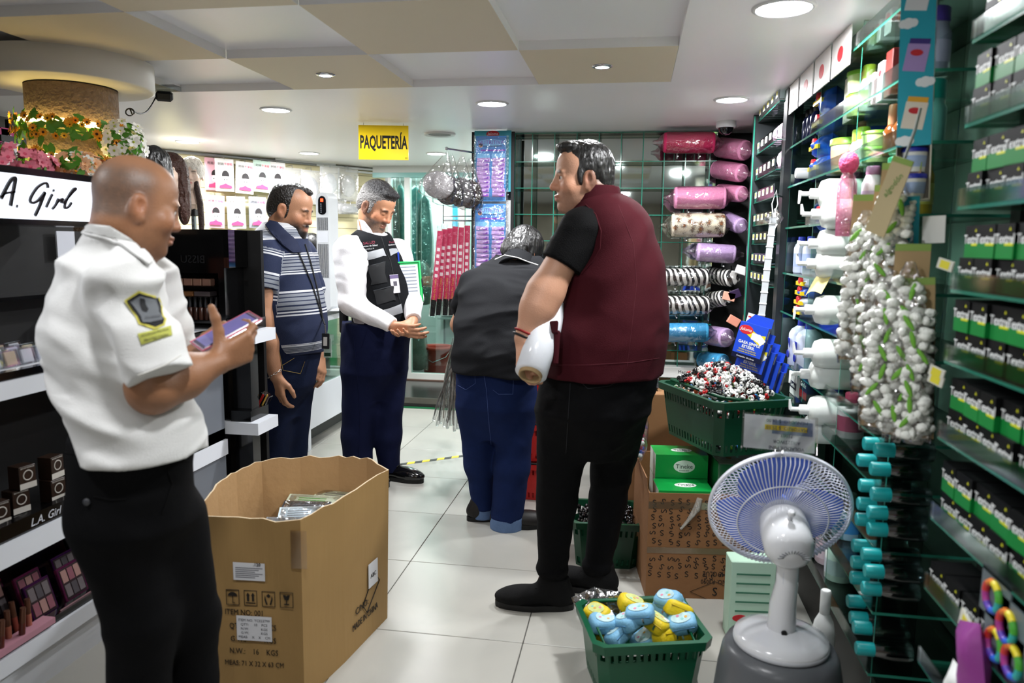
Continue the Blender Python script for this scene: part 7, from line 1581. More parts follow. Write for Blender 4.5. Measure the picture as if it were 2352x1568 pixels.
caps = [(1990, 1018), (2016, 1032), (1976, 1056), (2006, 1076), (1980, 1114), (2008, 1134), (1976, 1156), (2000, 1176), (1972, 1192), (2000, 1214), (1964, 1252), (1986, 1272), (1962, 1290), (1992, 1310), (1960, 1326), (1986, 1350), (1952, 1380), (1958, 1418), (1966, 1440), (1972, 1488)]
for i, (px, py) in enumerate(caps):
    c = onx(px, py, XR-.03); zt = c[2]; oz = ('second', 'third', 'fourth', 'fifth', 'sixth', 'lowest')[max(0, min(5, sum(z < zt-.02 for z in TZ)-2))] if zt > TZ[-1]+.1 else 'lowest'
    lying((XR+.005, c[1], zt), .026, .10, clear('clear_lotion', '#b9cdd0', .3, .05), tealc, 'clear bottle lying with its teal cap to the aisle, %s shelf above floor' % oz, 'teal-capped bottles, %s shelf above floor' % oz, .72, .042)
# white pump bottle in front of the lowest shelf
c = onx(1885, 1480, XR-.06); bottle((XR-.055, c[1], .001), .035, max(.2, c[2]+.18), whp, whp, .45, .2, 'tall white bottle on the floor beside the drum')
# ------------------------------------------------------------------ turquoise dispenser box hanging on the shelf end
c0 = onx(2100, 200, .66); Fm = Matrix.Translation((.665, 2.03, 1.90)) @ RZ(-.35) @ RY(-.04)
tq = thing('dispenser_box', 'tall turquoise printed dispenser box hanging at the shelf end', 'box', M=Fm)
turq = mat('box_turquoise', '#19a3b8', .4); crm = mat('box_cream', '#d9d4c4', .5); w_, d_, h0, h1 = .075, .07, -.36, .22
ob('front_face', MB().box((-w_/2, -d_/2-.001, h0+.13), (w_/2, -d_/2+.002, h1)), turq, tq); ob('side_face', MB().box((w_/2-.002, -d_/2, h0), (w_/2+.001, d_/2, h1)), crm, tq); ob('back_face', MB().box((-w_/2, d_/2-.002, h0), (w_/2, d_/2, h1)), crm, tq); ob('left_face', MB().box((-w_/2, -d_/2, h0+.0), (-w_/2+.002, d_/2, h1)), crm, tq); ob('floor_flap', MB().box((-w_/2, -d_/2, h0), (w_/2, d_/2, h0+.003)), crm, tq)
ob('tear_flap', MB(T(-.01, -d_/2-.002, h0-.03) @ RX(.15)).box((-.036, -.002, -.11), (.028, .0, .04)), turq, tq); ob('white_flap', MB(T(.03, -d_/2, h0-.06) @ RZ(-.5)).box((-.005, -.001, -.045), (.05, .001, .02)), mat('flap_white', '#d9dad6', .5), tq); ob('hang_slot', MB().box((-.018, -d_/2-.006, h0-.005), (-.002, -d_/2-.0045, h0+.008)), blkm, tq)
ff = Matrix(((1, 0, 0, 0), (0, 0, -1, -d_/2-.001), (0, 1, 0, 0), (0, 0, 0, 1)))
for i, (z, col, cc) in enumerate([(.12, '#dfe3e6', '#3fa3b5'), (-.02, '#a98fc9', '#3a2a7a'), (-.155, '#e3d9c9', '#e0a52a')]):
    b = ob('printed_jar', MB(ff @ T(0, z, 0) @ RZ(-.18)).box((-.024, -.035, 0), (.024, .028, .0008)), mat('jarprint_%d' % i, col, .5), tq); ob('printed_lid', MB(ff @ T(0, z, 0) @ RZ(-.18)).box((-.022, .028, 0), (.022, .040, .0010)), mat('lidprint_%d' % i, cc, .5), b)
    ob('logo_oval', MB(ff @ T(0, z+.008, .0009) @ RZ(-.18)).lathe([(.014, 0), (.0135, .0006)], 16, sy=.55), ov, b)
    for q in (-1, 0, 1): ob('cloud_print', MB(ff @ T(-.02+.04*(i % 2)+q*.011, z-.062, .0003+.0002*q)).lathe([(.010+.003*(q == 0), 0), (.010, .0006)], 12), mat('cloud_white', '#e9eef0', .6), tq)
    ob('round_icon', MB(Matrix(((0, 0, 1, w_/2+.001), (1, 0, 0, .0), (0, 1, 0, z+.05), (0, 0, 0, 1)))).lathe([(.010, 0), (.010, .0008), (.019, .0008), (.019, 0)], 20, cap=False), mat('icon_%d' % i, ['#c97a9a', '#3a2f7a', '#c9953a'][i], .5), tq)
text('para bebé', .016, whp, tq, ff @ T(0, .195, .001))
for i, z in enumerate((h0+.006, h0+.07)): t = jar(tuple(Fm @ Vector((0, 0, z))), .030, .06, whp, mat('lid_royal', '#2a35a5', .4), ['white jar with a blue lid at the bottom of turquoise dispenser', 'white jar with a blue lid above it in turquoise dispenser'][i], 'jar', band=mat('jar_label', '#9fb6dc', .5))
# paper tag loop and yellow notice
ob('yellow_notice', MB().grid(lambda u, v: ((u-.5)*.10, -.02*math.sin(u*2.6), (v-.5)*.075+.02*math.sin(u*2.2)), 8, 4), mat('notice_yellow', '#d9cf8a', .7), M=T(*onx(1878, 664, XR-.035)) @ RZ(-1.2) @ RX(-.5), label='curled yellow price notice clipped above pump bottles', cat='notice')
# ------------------------------------------------------------------ hanging cotton packs with kraft cards
cott = mat('cotton_white', '#eceee8', .85, var=.10, vscale=40, bump=.8, bscale=60); wrapc = clear('cotton_wrap', '#ffffff', .3, .1, .9, 34)
for i, (pt, pb, y, wd_) in enumerate([((1990, 500), (1958, 830), 2.12, .075), ((2040, 480), (1990, 900), 2.05, .075), ((2062, 430), (2020, 820), 2.00, .08), ((2050, 640), (2010, 985), 1.96, .075), ((2090, 620), (2062, 1005), 1.92, .07), ((2108, 700), (2105, 1010), 1.88, .06)]):
    a = ony(*pt, y); b = ony(*pb, y); d = np.array(b)-np.array(a); L = np.linalg.norm(d); Fm = frame(a, -d, (1, -.5, 0)) 
    t = thing('cotton_pack', '%s hanging cotton ball pack on kraft card counting from the pump bottles' % ('first', 'second', 'third', 'fourth', 'fifth', 'sixth')[i], 'pack', M=Fm)
    mb = MB(); r_ = random.Random(i)
    for k in range(150): q = (k+.5)/150; mb.ell((r_.uniform(-.46, .46)*wd_, r_.uniform(-.026, .014)-.004, -L*(.05+.92*q)), (r_.uniform(.009, .018), .011, .011), 0, 6, 4)
    ob('cotton_balls', mb, cott, t, kind='stuff')
    ob('kraft_card', MB().box((-wd_*.55, .022, -L), (wd_*.55, .025, .06)), mat('kraft_brown', '#a38a63', .8), t); ob('green_edge', MB().box((-wd_*.55, .0215, .045), (wd_*.55, .0255, .062)), mat('kraft_green', '#7f9a4a', .7), t)
    for k in range(7): ob('leaf_print', MB(T(r_.uniform(-.02, .02), -.034, -L*(.12+.12*k)) @ RY(r_.uniform(-.8, .8))).ell((0, 0, 0), (.006, .002, .022), 0, 8, 5), mat('print_leaf', '#6fae3a', .5), t)
    ob('wrap', MB().lathe([(.01, .02), (wd_*.45, -.03), (wd_*.60, -L*.3), (wd_*.60, -L*.9), (wd_*.5, -L*1.02)][::-1], 12, sy=.62, cap=False), wrapc, t)
t = thing('kraft_header', 'tall kraft cotton card hanging from a loop in front of oil bottles', 'card', M=frame(onx(2045, 445, .60), (-.8, -.6, 0), (.5, -.7, .0))); ob('card', MB(RZ(-.35)).box((-.028, -.10, 0), (.028, .085, .002)), mat('kraft_pale', '#b7a882', .8), t); ob('green_edge', MB(RZ(-.35)).box((-.028, .072, .002), (.028, .085, .003)), mat('kraft_green', '#7f9a4a'), t); ob('loop', MB().tube([(.03, .08, 0), (.05, .14, .0), (.06, .19, 0)], .006, 6, flat=(1, .3)), whp, t)
text('algodón', .02, mat('print_leaf2', '#7f9a5a', .7), t, RZ(-.35) @ T(0, .02, .003) @ RZ(1.2), shear=.2)
# ------------------------------------------------------------------ near shelf unit with black and green cartons
NU = thing('carton_shelving', 'glass shelving of black and green cartons at the far right', 'shelf', (XR, 1.4, 0)); GZ = [1.85, 1.68, 1.51, 1.335, 1.18, 1.01, .825, .66, .48]
def nu(name, a, b, m_, fm=None): return ob(name, MB(T(-XR, -1.4, 0)).box(a, b, 0, None, fm), m_, NU)
for z in GZ: nu('glass_shelf', (XR, .90, z-.004), (1.0, 1.755, z+.004), [gl, gl_edge], {5: 1, 4: 1, 2: 1}); nu('front_lip', (XR-.004, .92, z+.004), (XR, 1.75, z+.040), clear('lip_acrylic', '#e9f3f0'))
for y in (1.20, 1.47, 1.74): nu('upright', (XR+.13, y-.004, .2), (XR+.138, y+.004, CEIL-.01), gl_edge)
nu('back_panel', (1.0, .9, 0), (1.03, 1.755, CEIL-.01), blkm); nu('plinth', (XR+.05, .9, 0), (1.0, 1.755, .2), blkm)
cb = MB(); cb.box((-.042, -.036, 0), (.042, .036, .030), 0); cb.box((-.042, -.036, .030), (.042, .036, .066), 1)
cb.box((-.0424, -.034, .0245), (-.042, .0, .030), 2); cbm = cb.mesh('carton', [mat('carton_green', '#0a7a33', .45, spec=.2), mat('carton_black', '#060709', .6, spec=.12), mat('carton_yellow', '#cfd21c', .4)])
mt = Matrix(((0, 0, -1, -.0424), (-1, 0, 0, 0), (0, 1, 0, .037), (0, 0, 0, 1)))
trm = MB().prism([(-.004, 0), (.004, 0), (0, .006)], .0005).mesh('warning_mark', [mat('carton_yellow', '#cfd21c')])
_k = 0; ordn = ['topmost', 'second', 'third', 'fourth', 'fifth', 'sixth', 'seventh', 'eighth', 'lowest']
for ti, z in enumerate(GZ[:8]):
    for st in range(2 if ti not in (7,) else 1):
        for i in range(10):
            y = 1.70-.077*i
            if (ti, st) in ((4, 1),) and i > 6: continue
            if y < 1.0: continue
            ly = ordn[ti]+(' shelf, upper layer' if st else ' shelf, lower layer'); t = thing('carton', 'black and green carton on the %s at far right' % ly, 'box', (XR+.05+rnd.uniform(-.006, .006), y, z+.005+.0665*st), rnd.uniform(-.06, .06), 'black and green cartons, '+ly); ob('box', cbm, None, t)
            text('Textrel', .026, mat('carton_print', '#d9dcdc', .5), t, mt, bold=.0004, ext=.0003); ob('warning_mark', trm, None, t, M=Matrix(((0, 0, -1, -.0424), (-1, 0, 0, -.02), (0, 1, 0, .053), (0, 0, 0, 1))))
# price tags and odd items near the frame edge
for i, (px, py) in enumerate([(2172, 608), (2152, 855), (2150, 872), (2222, 1440)]):
    c = onx(px, py, XR-.012); t = thing('price_tag', ['price tag sticking out beside the fourth carton shelf', 'price tag beside the fifth carton shelf', 'second price tag beside the fifth carton shelf', 'large price tag under the eighth carton shelf'][i], 'tag', tuple(c), .5 if i < 3 else .0); s_ = .7 if i < 3 else 1.2
    ob('card', MB(RX(.25)).box((-.002, -.028*s_, -.016*s_), (.002, .028*s_, .016*s_)), mat('tag_white', '#cfcfc3', .5), t); ob('yellow_field', MB(RX(.25)).box((-.0026, -.016*s_, -.012*s_), (-.002, .018*s_, .012*s_)), mat('tag_yellow', '#d9cf3a'), t)
for i, (px, py) in enumerate([(2285, 1370), (2318, 1440), (2290, 1480), (2330, 1520)]):
    c = onx(px, py, XR+.0); t = thing('blister_pack', 'clear blister pack with a rainbow ring under the carton shelves', 'pack', tuple(c), 0, 'rainbow ring blister packs'); ob('card', MB().box((0, -.055, -.045), (.003, .055, .045)), mat('blister_grey', '#5f6a70', .3), t)
    for k in range(8): a0 = k*PI/4; ob('ring_segment', MB().tube([(-.004, .026*math.cos(a), .026*math.sin(a)) for a in np.linspace(a0, a0+PI/4, 5)], .007, 6), mat('rb_%d' % k, ['#c9302c', '#d9772c', '#d9c92c', '#4aa53a', '#2ca5a0', '#2c5fc9', '#5a3aa9', '#a93a8a'][k], .35), t)
c = onx(2235, 1530, XR-.02); t = thing('makeup_brush_bag', 'purple and white bagged brush set at the bottom right', 'bag', tuple(c)); ob('pouch', bagmesh('pouch', .09, .16, .05, mat('bag_purple', '#8a3a86', .4), 8, seed=9), None, t, M=Matrix(((0, 0, -1, 0), (1, 0, 0, 0), (0, 1, 0, .0), (0, 0, 0, 1))) @ RZ(-.4)); ob('white_half', bagmesh('white_half', .08, .08, .045, whp, 6, seed=4), None, t, M=T(-.01, .02, -.06) @ Matrix(((0, 0, -1, 0), (1, 0, 0, 0), (0, 1, 0, .0), (0, 0, 0, 1)))); ob('hook', MB().tube([(0, 0, .05), (.05, 0, .09), (.2, 0, .1)], .003, 6), chrome, t)
# ------------------------------------------------------------------ wire corner shelf with labelled dividers
WS = thing('divider_shelf', 'acrylic corner shelf with dividers and yellow price labels', 'shelf', (.64, 4.0, 0))
labm = mat('label_white', '#d9d9cf', .5); yl = mat('tag_yellow', '#d9cf3a')
ztop = [onx(1752, y, .64)[2] for y in (270, 345, 405, 460, 515, 560, 610, 655)]
for k, z in enumerate(ztop):
    sh_ = ob('shelf_plate', MB().box((0, -.30, z-.003), (.30, .33, z+.003), 0, None, {5: 1, 2: 1}), [gl, gl_edge], WS)
    lp = ob('front_lip', MB().box((-.004, -.30, z), (-.001, .33, z+.06)), clear('lip_acrylic', '#e9f3f0'), WS)
    for i in range(5): ob('label', MB().box((-.0055, -.27+.12*i, z+.022), (-.0042, -.22+.12*i, z+.052)), labm, lp); ob('label', MB().box((-.0062, -.262+.12*i, z+.032), (-.0056, -.235+.12*i, z+.05)), yl, lp)
    for i in range(9): ob('divider_rod', MB().tube([(.0, -.28+.07*i, z+.045), (.0, -.28+.07*i, z+.012), (.29, -.28+.07*i, z+.012)], .0022, 5), chrome, WS)
    if k < 3: ob('pink_pack', bagmesh('pink_pack', .14, .10, .05, mat('pp_pink', '#cfa3c0', .4), 6, seed=k), None, M=T(.70, 4.16-.15*k, z+.060) @ Matrix(((0, 0, -1, 0), (1, 0, 0, 0), (0, 1, 0, .0), (0, 0, 0, 1))), label='lilac pink pack on the divider shelf', cat='pack', group='lilac pink packs on the divider shelf')
ob('back_board', MB().box((.30, -.30, .2), (.32, .36, CEIL-.01)), mat('board_black', '#0d1210', .4), WS); ob('side_post', MB().box((-.02, .33, .2), (.30, .36, CEIL-.01)), mat('post_dark', '#24282a'), WS); ob('edge_glass', MB().box((-.02, .325, .3), (-.012, .331, CEIL-.02)), gl_edge, WS)
for i, (px, py, col, an) in enumerate([(1680, 745, '#d9907a', .5), (1690, 685, '#2a1a3a', -.4), (1672, 690, '#d9a08a', .2), (1700, 630, '#c9c9c9', .3)]):
    c = ony(px, py, 4.55); t = thing('small_carton', ['salmon card box below zebra rolls', 'dark purple box beside zebra rolls', 'pale salmon box beside zebra rolls', 'light grey box above dark purple box'][i], 'box', M=T(*c) @ RY(an)); ob('box', roundbox(.07, .03, .05, .003), mat('sc_%d' % i, col, .4), t); ob('peg', MB().tube([(0, 0, .04), (0, .55, .04)], .003, 6), chrome, t)
# white clip strip and hanging gauze boxes
a = ony(1776, 500, 3.45); b = ony(1748, 735, 3.40); cs_ = thing('clip_strip', 'white plastic clip strip holding the blue gauze boxes', 'strip', tuple(a)); d = b-a
Fs = frame((0, 0, 0), -d, (1, -.3, 0)); L = np.linalg.norm(d); ob('strip', MB(Fs).box((-.014, -.001, -L), (.014, .001, 0)), mat('strip_clear', '#c3c9cc', .25), cs_)
for k in range(9): ob('clip', MB(Fs).box((-.016, -.006, -L*(k+.6)/9), (.016, -.001, -L*(k+.6)/9+.006)), whp, cs_)
ob('hang_loop', MB(Fs).tube([(0, 0, 0), (-.012, 0, .06), (0, 0, .12), (.012, 0, .06), (0, 0, 0)], .003, 6), whp, cs_); ob('arm', MB().tube([(0, 0, .1), (XR-a[0]-.01, 3.64-a[1], .1)], .004, 6), chrome, cs_); ob('crumpled_wrap', bagmesh('wrap', .07, .12, .05, clear('wig_wrap', '#ffffff'), 6, wob=.6), None, cs_)
gb = mat('gauze_blue', '#1f48c4', .4, var=.03); gn = mat('gauze_navy', '#0d1330', .35); gy = mat('gauze_yellow', '#d9c81c', .4)
for k in range(5):
    px, py = [(1722, 786), (1726, 822), (1738, 842), (1750, 862), (1758, 885)][k]; y = 3.26+.034*k; c = ony(px, py, y); Fm = Matrix.Translation(c) @ RZ(-.55) @ Matrix(((1, 0, 0, 0), (0, 0, -1, 0), (0, 1, 0, 0), (0, 0, 0, 1))) @ RZ(-.20) @ RX(-.12)
    t = thing('gauze_box', ['blue sterile gauze box hanging foremost on the clip strip', 'second blue gauze box on the clip strip', 'third blue gauze box on the clip strip', 'fourth blue gauze box on the clip strip', 'rearmost blue gauze box on the clip strip'][k], 'box', M=Fm); w_, h_, d_ = .125, .155, .028
    ob('box', MB().box((-w_/2, -h_/2, -d_), (w_/2, h_/2, 0), 0, None, {3: 1, 0: 1, 2: 1}), [gb, gn], t); ob('navy_band', MB().box((-w_/2, -h_/2, 0), (w_/2, -h_/2+.022, .0006)), gn, t); ob('hanging_tab', MB().box((-w_*.42, h_/2, -d_), (w_*.5, h_/2+.04, -d_+.002)), gb, t); ob('corner_white', MB().prism([(-w_*.42, h_/2), (-w_*.18, h_/2+.04), (-w_*.42, h_/2+.04)], .0006, M=T(0, 0, -d_+.002)), whp, t)
    ob('red_cross', MB().box((-w_*.38, h_/2+.022, -d_+.0027), (-w_*.28, h_/2+.028, -d_+.0035)), ov, t); ob('side_tab', MB().box((w_/2, .03, -.02), (w_/2+.0008, .065, -.008)), mat('tab_grey', '#8f949c', .5), t)
    if k < 2:
        ob('logo_oval', MB(T(-.03, .048, .0004)).lathe([(.031, 0), (.030, .0008)], 22, sy=.62), ov, t); text('Jaloma', .019, whp, t, T(-.03, .048, .0016), shear=.2); ob('yellow_sweep', MB(T(.03, .008, .0002)).prism([(-.07, .03), (-.05, .05), (.0, .03), (.03, .035), (.03, .0), (.01, -.01)], .0004), gy, t)
        for q in range(3): ob('gauze_print', MB(T(.018+.012*q, .028-.004*q, .0008+.0003*q) @ RZ(-.3*q)).box((-.018, -.014, 0), (.018, .014, .0003)), mat('gauze_white', '#e3e6ea', .6), t)
        text('GASA SIMPLE', .017, whp, t, T(0, -.006, .0012), bold=.0004); text('ESTÉRIL', .017, whp, t, T(0, -.023, .0012), bold=.0004); text('Permite la ventilación', .009, gy, t, T(0, -.036, .0012)); text('adecuada de las heridas', .009, gy, t, T(0, -.045, .0012)); text('Contenido: 10 sobres', .009, whp, t, T(0, -.067, .0012))
# ------------------------------------------------------------------ big open carton in front
RIM = .588
rim_px = [(455, 1186), (575, 1193), (690, 1197), (790, 1140), (893, 1075), (845, 1052), (780, 1046), (690, 1048), (600, 1058), (540, 1082), (495, 1115), (465, 1150)]
rim = [onz(px, py, RIM) for px, py in rim_px]
flo = [onz(*p) for p in [(455, 1186)]]
cen = sum(rim)/len(rim); 
kb = mat('kraft_carton', '#9a7a4a', .75, var=.12, vscale=5, bump=.15, bscale=60, bstretch=(1, 1, .1)); kin = mat('kraft_inner', '#b08c60', .8, var=.10, vscale=5, bump=.2, bscale=40); kedge = mat('kraft_torn', '#c9b596', .9, var=.2, vscale=60)
BX = thing('open_carton', 'large open brown cardboard box with shipping marks on the floor', 'box', (cen[0], cen[1], 0))
def outer(i, z, o=0.0):
    p = rim[i % 12]; q = p+(p-cen)*np.array((-.03, -.03, 0))*(1-z/RIM); v = (q-cen); v[2] = 0; n = np.linalg.norm(v); q = q-v/n*o
    return (q[0]-cen[0], q[1]-cen[1], z)
N = 12; mb = MB(); SUB = 4; rr = random.Random(5)
def rp(t, z, o):
    i = int(t) % N; f = t-int(t); a = Vector(outer(i, z, o)); b = Vector(outer(i+1, z, o)); return a.lerp(b, f)
ts = [i+k/SUB for i in range(N) for k in range(SUB)]; jit = [rr.uniform(-.006, .006) for _ in ts]
corner_drop = {0: 0, 2: 0}
def top(k): return RIM+jit[k]
zsl = [0, .18, .36, .5]
wall = MB()
for o, mi, fl in ((0, 0, False), (.006, 1, True)):
    rows_ = [[rp(t, z, o) for t in ts] for z in zsl]+[[rp(t, top(k), o) for k, t in enumerate(ts)]]
    vs = [tuple(v) for r in rows_ for v in r]; n = len(ts); fs = []
    for j in range(len(rows_)-1):
        for k in range(n): l = (k+1) % n; f = (j*n+k, j*n+l, (j+1)*n+l, (j+1)*n+k); fs.append(f if not fl else f[::-1])
    wall.add(vs, fs, mi, False)
n = len(ts)
for k in range(n):
    l = (k+1) % n; wall.quad(rp(ts[k], top(k), 0), rp(ts[l], top(l), 0), rp(ts[l], top(l), .006), rp(ts[k], top(k), .006), 2)
wall.add([outer(i, .004) for i in range(N)], [tuple(range(N))], 1)
ob('walls', wall, [kb, kin, kedge], BX)
def facem(i0, i1, u, z, off=.002):
    a = Vector(outer(i0, z)); b = Vector(outer(i1, z)); x = (b-a).normalized(); p = a.lerp(b, u); nrm = x.cross(Vector((0, 0, 1)))
    if nrm.dot(p) < 0: nrm = -nrm; 
    return frame(p+nrm*off, nrm, x)
ink = mat('ink_black', '#1d1712', .8); lab = mat('label_paper', '#cfcfd2', .6)
# front face runs from corner 0 to 2: print, labels, symbols
def ff_(u, z, off=.003):
    a = Vector(outer(0, z)); b = Vector(outer(2, z)); x = (b-a).normalized(); p = a.lerp(b, u); nrm = Vector((x.y, -x.x, 0)); return frame(p+nrm*(off+.004), nrm, x)
FW = (Vector(outer(0, .3))-Vector(outer(2, .3))).length
def zf(py): return ony(620, py, (rim[2][1]+rim[0][1])/2)[2]
L1 = ob('address_label', MB(ff_(.49, zf(1315))).box((-.050, -.028, 0), (.050, .028, .001)), lab, BX, label='white address label')
for i in range(6): ob('print_line', MB(ff_(.49, zf(1315))).box((-.043, .010-.006*i, .001), (.043-.012*(i % 3), .013-.006*i, .0014)), mat('print_faint', '#77777c', .7), L1)
text('.120', .014, ink, L1, ff_(.57, zf(1298)) @ T(0, 0, .0014))
sym = MB
for i in range(4):
    u = .31+.18*i; F0 = ff_(u, zf(1377), .001); t0 = ob('symbol_frame', MB(F0).tube([(-.020, -.024, 0), (.020, -.024, 0), (.020, .024, 0), (-.020, .024, 0)], .0014, 4, closed=True), ink, BX)
    g = MB(F0)
    if i == 0: g.prism([(.015*math.cos(a), .004+.013*math.sin(a)) for a in np.linspace(0, PI, 10)], .0006); g.box((-.001, -.016, 0), (.001, .004, .0006)); g.box((-.001, -.018, 0), (.007, -.016, .0006))
    if i == 1:
        for q in (-.008, .008): g.box((q-.0035, -.010, 0), (q+.0035, .008, .0006)); g.prism([(q-.006, .008), (q+.006, .008), (q, .018)], .0006)
        g.box((-.015, -.017, 0), (.015, -.014, .0006))
    if i == 2:
        g.prism([(0, .004), (.007, .010), (0, .017), (-.007, .010)], .0006)
        for q in (-1, 1): g.prism([(q*.003, -.018), (q*.008, -.018), (q*.013, -.002), (q*.011, .012), (q*.008, -.002)][::q], .0006)
    if i == 3: g.prism([(-.011, .016), (-.004, .016), (.0, .012), (.004, .016), (.011, .016), (.006, .0), (-.006, .0)], .0006); g.box((-.0015, -.012, 0), (.0015, .0, .0006)); g.box((-.008, -.016, 0), (.008, -.012, .0006))
    ob('symbol', g, ink, t0)
for s, py, u in (('ITEM NO: 001', 1412, .42), ('QTY:            PCS', 1444, .50), ('G.W.:          KGS', 1474, .50), ('N.W.:    16    KGS', 1502, .50), ('MEAS: 71 X 32 X 63 CM', 1530, .50)): text(s, .026 if 'MEAS' not in s else .0235, ink, BX, ff_(u, zf(py), .001), sx=.80, ext=.0003)
L2 = ob('item_label', MB(ff_(.52, zf(1446), .004)).box((-.056, -.040, 0), (.056, .040, .001)), lab, BX, label='white item label')
for s, q in (('ITEM NO. YC033799', .026), ('QTY:     10    PCS', .012), ('N.W:            KGS', -.002), ('G.W:            KGS', -.015), ('MEAS:    X    X    CM', -.029)): text(s, .0115, mat('print_mid', '#55555a', .7), L2, ff_(.52, zf(1446), .004) @ T(0, q, .0014), ext=.0002)
# right face from corner 2 to 4
def rf_(u, z, off=.003):
    a = Vector(outer(3, z)); b = Vector(outer(4, z)); x = (b-a).normalized(); p = a.lerp(b, (u-.5)*2); nrm = Vector((x.y, -x.x, 0)); return frame(p+nrm*(off+.002), nrm, x)
cz = lambda px, py: ony(px, py, 2.6)[2]
L3 = ob('side_label', MB(rf_(.80, cz(858, 1292)+.02)).box((-.035, -.045, 0), (.035, .045, .001)), lab, BX, label='white paper label on the box side'); text('ABC', .022, ink, L3, rf_(.80, cz(858, 1292)+.02) @ T(0, -.005, .0014))
ob('diamond_print', MB(rf_(.78, cz(846, 1320), .001)).tube([(-.06, -.02, 0), (-.03, -.06, 0), (.07, .02, 0), (.03, .065, 0)], .002, 4, closed=True), ink, BX)
text('C/NO:', .034, ink, BX, rf_(.68, .145, .001)); text('MADE IN CHINA', .034, ink, BX, rf_(.72, .095, .001), sx=.75)
ob('tape_strip', MB(ff_(1.0, .50, .001)).box((-.03, -.06, 0), (.02, .06, .0008)), clear('packing_tape', '#f8efdc', .25, .2, opac=.06, ocol='#c9a870'), BX)
# contents
for i, (px, py, w_, h_, col, an, lb) in enumerate([(775, 1150, .20, .07, '#c9d3b3', -.1, 'pale green printed card pack lying in the big carton'), (720, 1160, .22, .09, '#d3dcc3', .05, 'pale green blister card lying in the big carton'), (700, 1172, .18, .09, '#2b2f36', .12, 'dark blister pack lying in the big carton'), (690, 1185, .16, .10, '#c9dbe6', .3, 'pale blue mask pack in the big carton'), (735, 1180, .14, .08, '#b9c9dc', -.3, 'blue and white pack in the big carton'), (800, 1165, .12, .08, '#d9dfe3', -.5, 'white pack near the corner of the big carton'), (650, 1195, .14, .06, '#7d858c', .1, 'grey blister pack in the big carton')]):
    c = onz(px, py, .42); t = thing('card_pack', lb, 'pack', M=T(c[0], c[1], .432-.004*i) @ RZ(an) @ RX(.35)); ob('card', MB().box((-w_/2, -h_/2, 0), (w_/2, h_/2, .003)), mat('cp_%d' % i, col, .5), t); ob('blister', bagmesh('blister', w_*.9, h_*.9, .025, clear('blister_clear', '#ffffff', .3, .1, .5, 30), 6), None, t, M=T(0, 0, .008))
    for k in range(4): ob('print_line', MB().box((-w_*.3, h_*.25-.012*k, .003), (w_*.2, h_*.25-.012*k+.004, .0036)), mat('print_green' if i == 1 else 'print_faint', '#4aa53a' if i == 1 else '#77777c', .6), t)
ob('packing_fill', MB().grid(lambda u, v: tuple(Vector(rp(0, .38, .02)).lerp(Vector(rp(2, .38, .02)), u).lerp(Vector(rp(7.0, .38, .02)).lerp(Vector(rp(4.0, .38, .02)), u), v)+Vector((0, 0, .02*math.sin(9*u)*math.cos(7*v)))), 10, 10), mat('fill_grey', '#8f979c', .4, var=.5, vscale=30), M=T(cen[0], cen[1], 0), label='heap of clear plastic wrappings filling the big carton', cat='wrapping', kind='stuff')
# ------------------------------------------------------------------ green shopping baskets
gbm = mat('basket_green', '#063b24', .35, var=.08, vscale=8); gbm2 = mat('basket_green2', '#0a5236', .35)
def green_basket(M_, lb, w_=.46, d_=.31, h_=.22, m_=None, handle=True):
    t = thing('shopping_basket', lb, 'basket', M=M_); ob('shell', basket_mesh(w_, d_, h_, m_ or gbm), None, t)
    if handle:
        ob('handle', MB().tube([(-w_*.42, .0, h_-.01), (-w_*.40, d_*.40, h_+.012), (w_*.40, d_*.40, h_+.012), (w_*.42, .0, h_-.01)], .007, 8), m_ or gbm, t); ob('handle', MB().tube([(-w_*.42, -.0, h_-.01), (-w_*.40, -d_*.47, h_-.03), (w_*.40, -d_*.47, h_-.03), (w_*.42, -.0, h_-.01)], .005, 8), m_ or gbm, t)
    return t
# front basket with pouches
pB = onz(1485, 1470, .22); MBs = T(.063, 2.345, .001) @ RZ(.275); green_basket(MBs, 'green shopping basket full of blue and yellow pouches on the floor', .355, .29, .215, gbm2)
def pouch(loc, rot, col, lb, grp, i):
    t = thing('pouch', lb, 'pouch', M=Matrix.Translation(loc) @ rot, group=grp); mn = 'pouch_blue' if col == 0 else 'pouch_yellow'
    ob('body', MB().grid(lambda u, v: tuple(s*math.copysign(abs(c)**.55, c) for s, c in ((.047, math.cos(2*PI*u)*math.cos(PI*(v-.5))), (.034, math.sin(2*PI*u)*math.cos(PI*(v-.5))), (.027, math.sin(PI*(v-.5))))), 20, 12), mat(mn, '#7fb9dc' if col == 0 else '#e0c41c', .5, var=.06, bump=.2, bscale=150), t)
    z_ = ob('zip', MB().tube([(-.036, -.0325, .008), (.036, -.0325, .008)], .002, 5), mat('zip_%d' % col, '#5a93c0' if col == 0 else '#b89a14', .5), t); ob('zip_pull', MB().box((.01, -.036, -.010), (.016, -.033, .006)), chrome, z_)
    p = ob('print_patch', MB().prism([(.033*math.cos(a), .022*math.sin(a)) for a in np.linspace(0, 2*PI, 14)[:-1]], .001, M=T(0, 0, .0265)), mat('patch_%d' % col, '#b9dcea' if col == 0 else '#cfd98a', .5, var=.5, vscale=60), t)
    for k in range(3): ob('printed_dot', MB(T(-.018+.013*k+.004*(i % 3), .008*math.sin(2.3*k+i), .0275)).lathe([(.0055, 0), (.005, .0006)], 8, sy=.6+.2*(i % 3)), mat('dot_%d' % ((k+col) % 3), ['#d98aa5', '#8ac9c3', '#d9a54a'][(k+col) % 3], .5), p)
    if i % 3 == 0: ob('price_sticker', MB().box((.015, .005, .0255), (.034, .022, .0276)), mat('sticker_white', '#dfe3ea'), t)
    return t
from mathutils import Euler
